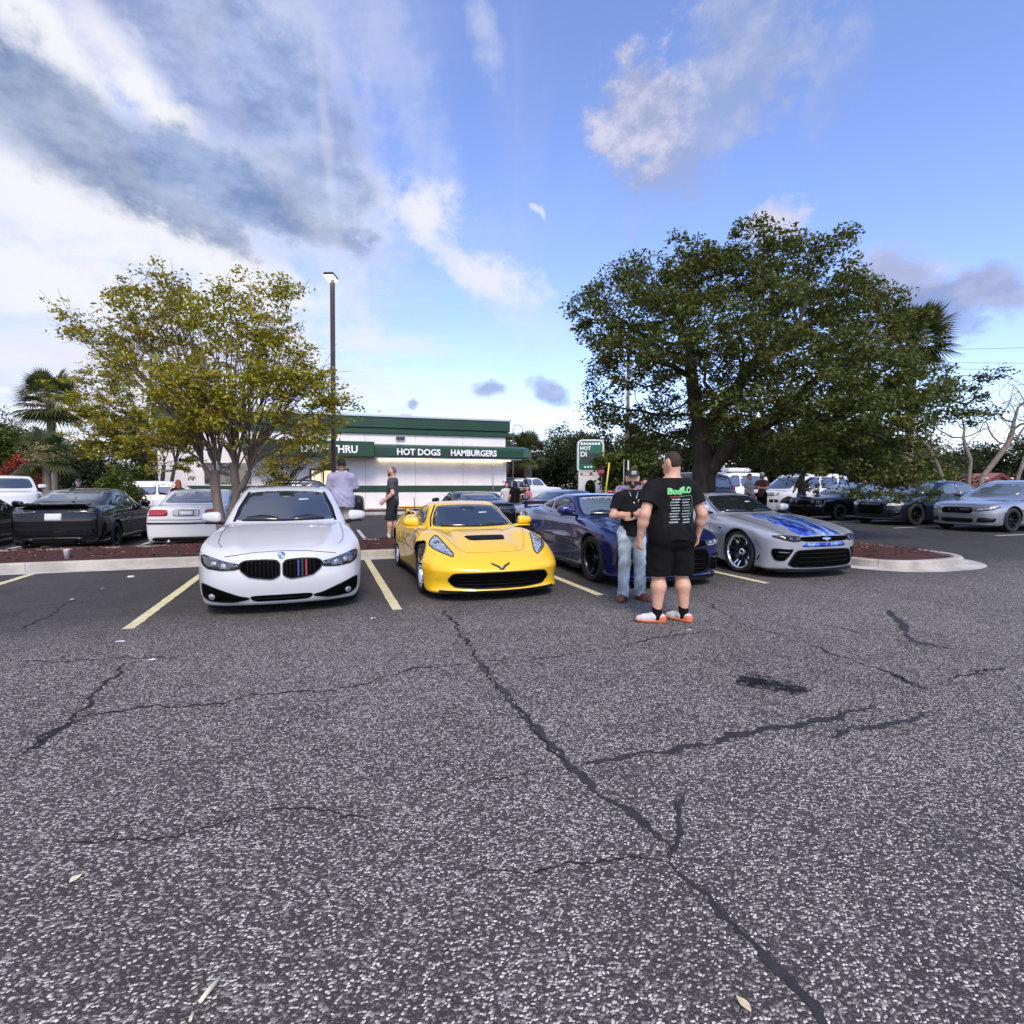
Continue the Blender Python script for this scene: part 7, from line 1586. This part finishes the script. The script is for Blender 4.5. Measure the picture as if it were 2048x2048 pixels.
wire('highest power line above the bare trees', (1254, 705, 40), (2300, 690, 60), .3); wire('second power line above the bare trees', (1254, 712, 40), (2300, 728, 60), .3); wire('third power line above the bare trees', (1254, 716, 40), (2300, 745, 60), .3); wire('low dark cable crossing in front of the bare trees', (1400, 892, 50), (2300, 894, 50), .1)
wire('thin power line from the restaurant to the utility pole', (1000, 872, 60), (1254, 800, 40), .4); wire('lower thin power line from the restaurant to the utility pole', (1000, 878, 60), (1254, 830, 40), .4)
# ---- gooseneck lamp past the roof
x, y = atd(1026, 41); t = thing('gooseneck_lamp', 'slim gooseneck lamp post past the restaurant roof', 'lamp post', (x, y, 0)); zt = zat(852, 41)
MB().tube([(0, 0, 0), (0, 0, zt - .3)] + [(.35 - .35 * math.cos(a), -.1, zt - .3 + .35 * math.sin(a)) for a in np.linspace(.2, math.pi, 9)] + [(.70, -.1, zt - .55)], .035, 8).obj('post', M_GALV, t)
# ---- houses at the right edge
M_TERRA = mat('roof_tile', lin(186, 134, 104), rough=.9, var=.2, vscale=5, bump=.4, bscale=20); M_REDR = mat('red_roof', lin(150, 98, 88), rough=.85, var=.15, vscale=4); M_CREAM = mat('cream_wall', lin(206, 196, 172), rough=.9, var=.06); M_REDT = mat('red_fascia', lin(104, 36, 34), rough=.7)
def house(label, px, d, wpx, eave, ridge, rz, m_roof, m_wall, trim, dep=9):
    x, y = atd(px, d); w = wpx * d / FPX / 2; ze, zr = zat(eave, d), zat(ridge, d); t = thing('house', label, 'house', (x, y, .2), rz - YAW)
    MB().prism([(-w, 0), (w, 0), (w, ze - .2), (0, zr - .2), (-w, ze - .2)], dep, 'y', 0).obj('wall', m_wall, t); sl = (zr - ze) / w; e = .5; rf = MB()
    for s in (1, -1): rf.prism([(0, zr - .2), (s * (w + e), ze - .2 - e * sl), (s * (w + e), ze - .05 - e * sl), (0, zr - .02)][::s], dep + 1, 'y', -.5)
    ro = rf.obj('roof', m_roof, t); 
    for s in (1, -1): MB().prism([(0, zr - .32), (s * (w + e), ze - .32 - e * sl), (s * (w + e), ze - .04 - e * sl), (0, zr - .01)][::s], .06, 'y', -.57).obj('fascia_board', trim, ro)
    for wx_ in (-.45, .45):
        f_ = MB().box(wx_ * w - .5, wx_ * w + .5, -.06, -.002, .9, 2.0).obj('window', M_TRIM, t); MB().box(wx_ * w - .42, wx_ * w + .42, -.075, -.061, .98, 1.92).obj('pane', M_GLASS, f_)
house('cream gabled house with dull red roof and dark red fascia', 1990, 52, 130, 982, 950, .15, M_REDR, M_CREAM, M_REDT, 14)
house('low house with terracotta tiled roof behind the bare tree', 1885, 56, 150, 975, 934, 1.35, M_TERRA, M_CREAM, M_TERRA, 9)
# ---- patio table by the restaurant corner
x, y = atd(1046, 22.4); t = thing('patio_table', 'white round-topped patio table beside the girl in pink', 'table', (x, y, 0)); zt = zat(988, 22.4)
MB().lathe([(.001, zt), (.30, zt), (.32, zt - .02), (.30, zt - .045), (.001, zt - .045)], 24).obj('table_top', M_TRIM, t); MB().tube([(0, 0, 0), (0, 0, zt - .04)], .04, 10).obj('leg', M_GALV, t); MB().lathe([(.001, .03), (.26, .02), (.28, 0)], 20).obj('foot', M_GALV, t)
# ---- litter
x, y = at(131, 1119, .15); cu = thing('foam_cup', 'white foam cup standing on the kerb of the planted island', 'cup', (x, y + .06, .15)); MB().lathe([(.001, .004), (.034, .0), (.050, .165), (.054, .17), (.050, .175), (.046, .166), (.030, .02)], 20).obj('cup', mat('foam', (.72, .72, .72), rough=.7, var=.05), cu)
def flat_leaf(name, label, cat, px, py, L, w_, a, c, group=None, curl=.25):
    x, y = at(px, py); pts = []; F = []; n = 7
    for i in range(n): q = i / (n - 1); ww = w_ * math.sin(math.pi * min(q + .04, .98)); pts += [(L * (q - .5), -ww, .004 + curl * ww), (L * (q - .5), 0, .003 + .01 * curl), (L * (q - .5), ww, .004 + curl * ww)]
    for i in range(n - 1): F += [(i * 3, i * 3 + 1, i * 3 + 4, i * 3 + 3), (i * 3 + 1, i * 3 + 2, i * 3 + 5, i * 3 + 4)]
    o = link(name, mesh(pts, F, name, True), mat(name + '_%d' % int(c[0]), lin(*c), rough=.8, var=.15, vscale=40), None, (x, y, .004), (0, 0, R(a))); tag(o, label, cat, group)
flat_leaf('dry_leaf', 'pale oval leaf on the asphalt in front of the thick tar seam', 'leaf', 1487, 2012, .055, .013, 95, (214, 196, 160)); flat_leaf('dry_leaf', 'small pale yellow leaf beside the thin left-hand crack', 'leaf', 152, 1760, .05, .015, 60, (222, 214, 176))
o = MB().tube([(*at(399, 2010), .008), (*at(420, 1985), .012), (*at(441, 1958), .008)], [.006, .008, .005], 6).obj('stick', mat('stick_pale', lin(214, 206, 176), rough=.8, var=.15, vscale=40)); tag(o, 'pale thin stick lying on the coarse asphalt', 'stick')
o = MB().tube([(*at(380, 2046), .006), (*at(386, 2030), .007)], .005, 5).obj('stick', MATS['stick_pale']); tag(o, 'short broken bit of stick near the photo bottom edge', 'stick')
x, y = at(262, 1154); o = MB().lathe([(.001, .02), (.04, .018), (.05, .004), (.052, 0)], 16).obj('cup_lid', mat('lid_white', (.6, .6, .6), rough=.4), None, (x, y, .003)); tag(o, 'crushed white cup lid on the asphalt near the kerb', 'lid')
for i, (px, py, lab) in enumerate(((240, 1285, 'white paper scrap near the left bay line end'), (205, 1178, 'tiny white scrap in the empty left bay'), (145, 1200, 'white scrap lying left in the empty bay'), (300, 1322, 'small white scrap beyond the left bay line'), (747, 1238, 'white scrap ahead of the bay line between white and yellow cars'), (1378, 1262, 'white scrap behind the sneakers of the man in black'))):
    x, y = at(px, py); r_ = np.random.RandomState(i); pts = [(.028 * (1 + .4 * r_.randn()) * math.cos(k * .9), .018 * (1 + .4 * r_.randn()) * math.sin(k * .9), .003 + .012 * r_.rand()) for k in range(7)]; o = link('paper_scrap', mesh(pts + [(0, 0, .014)], [(k, (k + 1) % 7, 7) for k in range(7)], 'paper_scrap'), MATS['foam'], None, (x, y, .003)); tag(o, lab, 'litter')
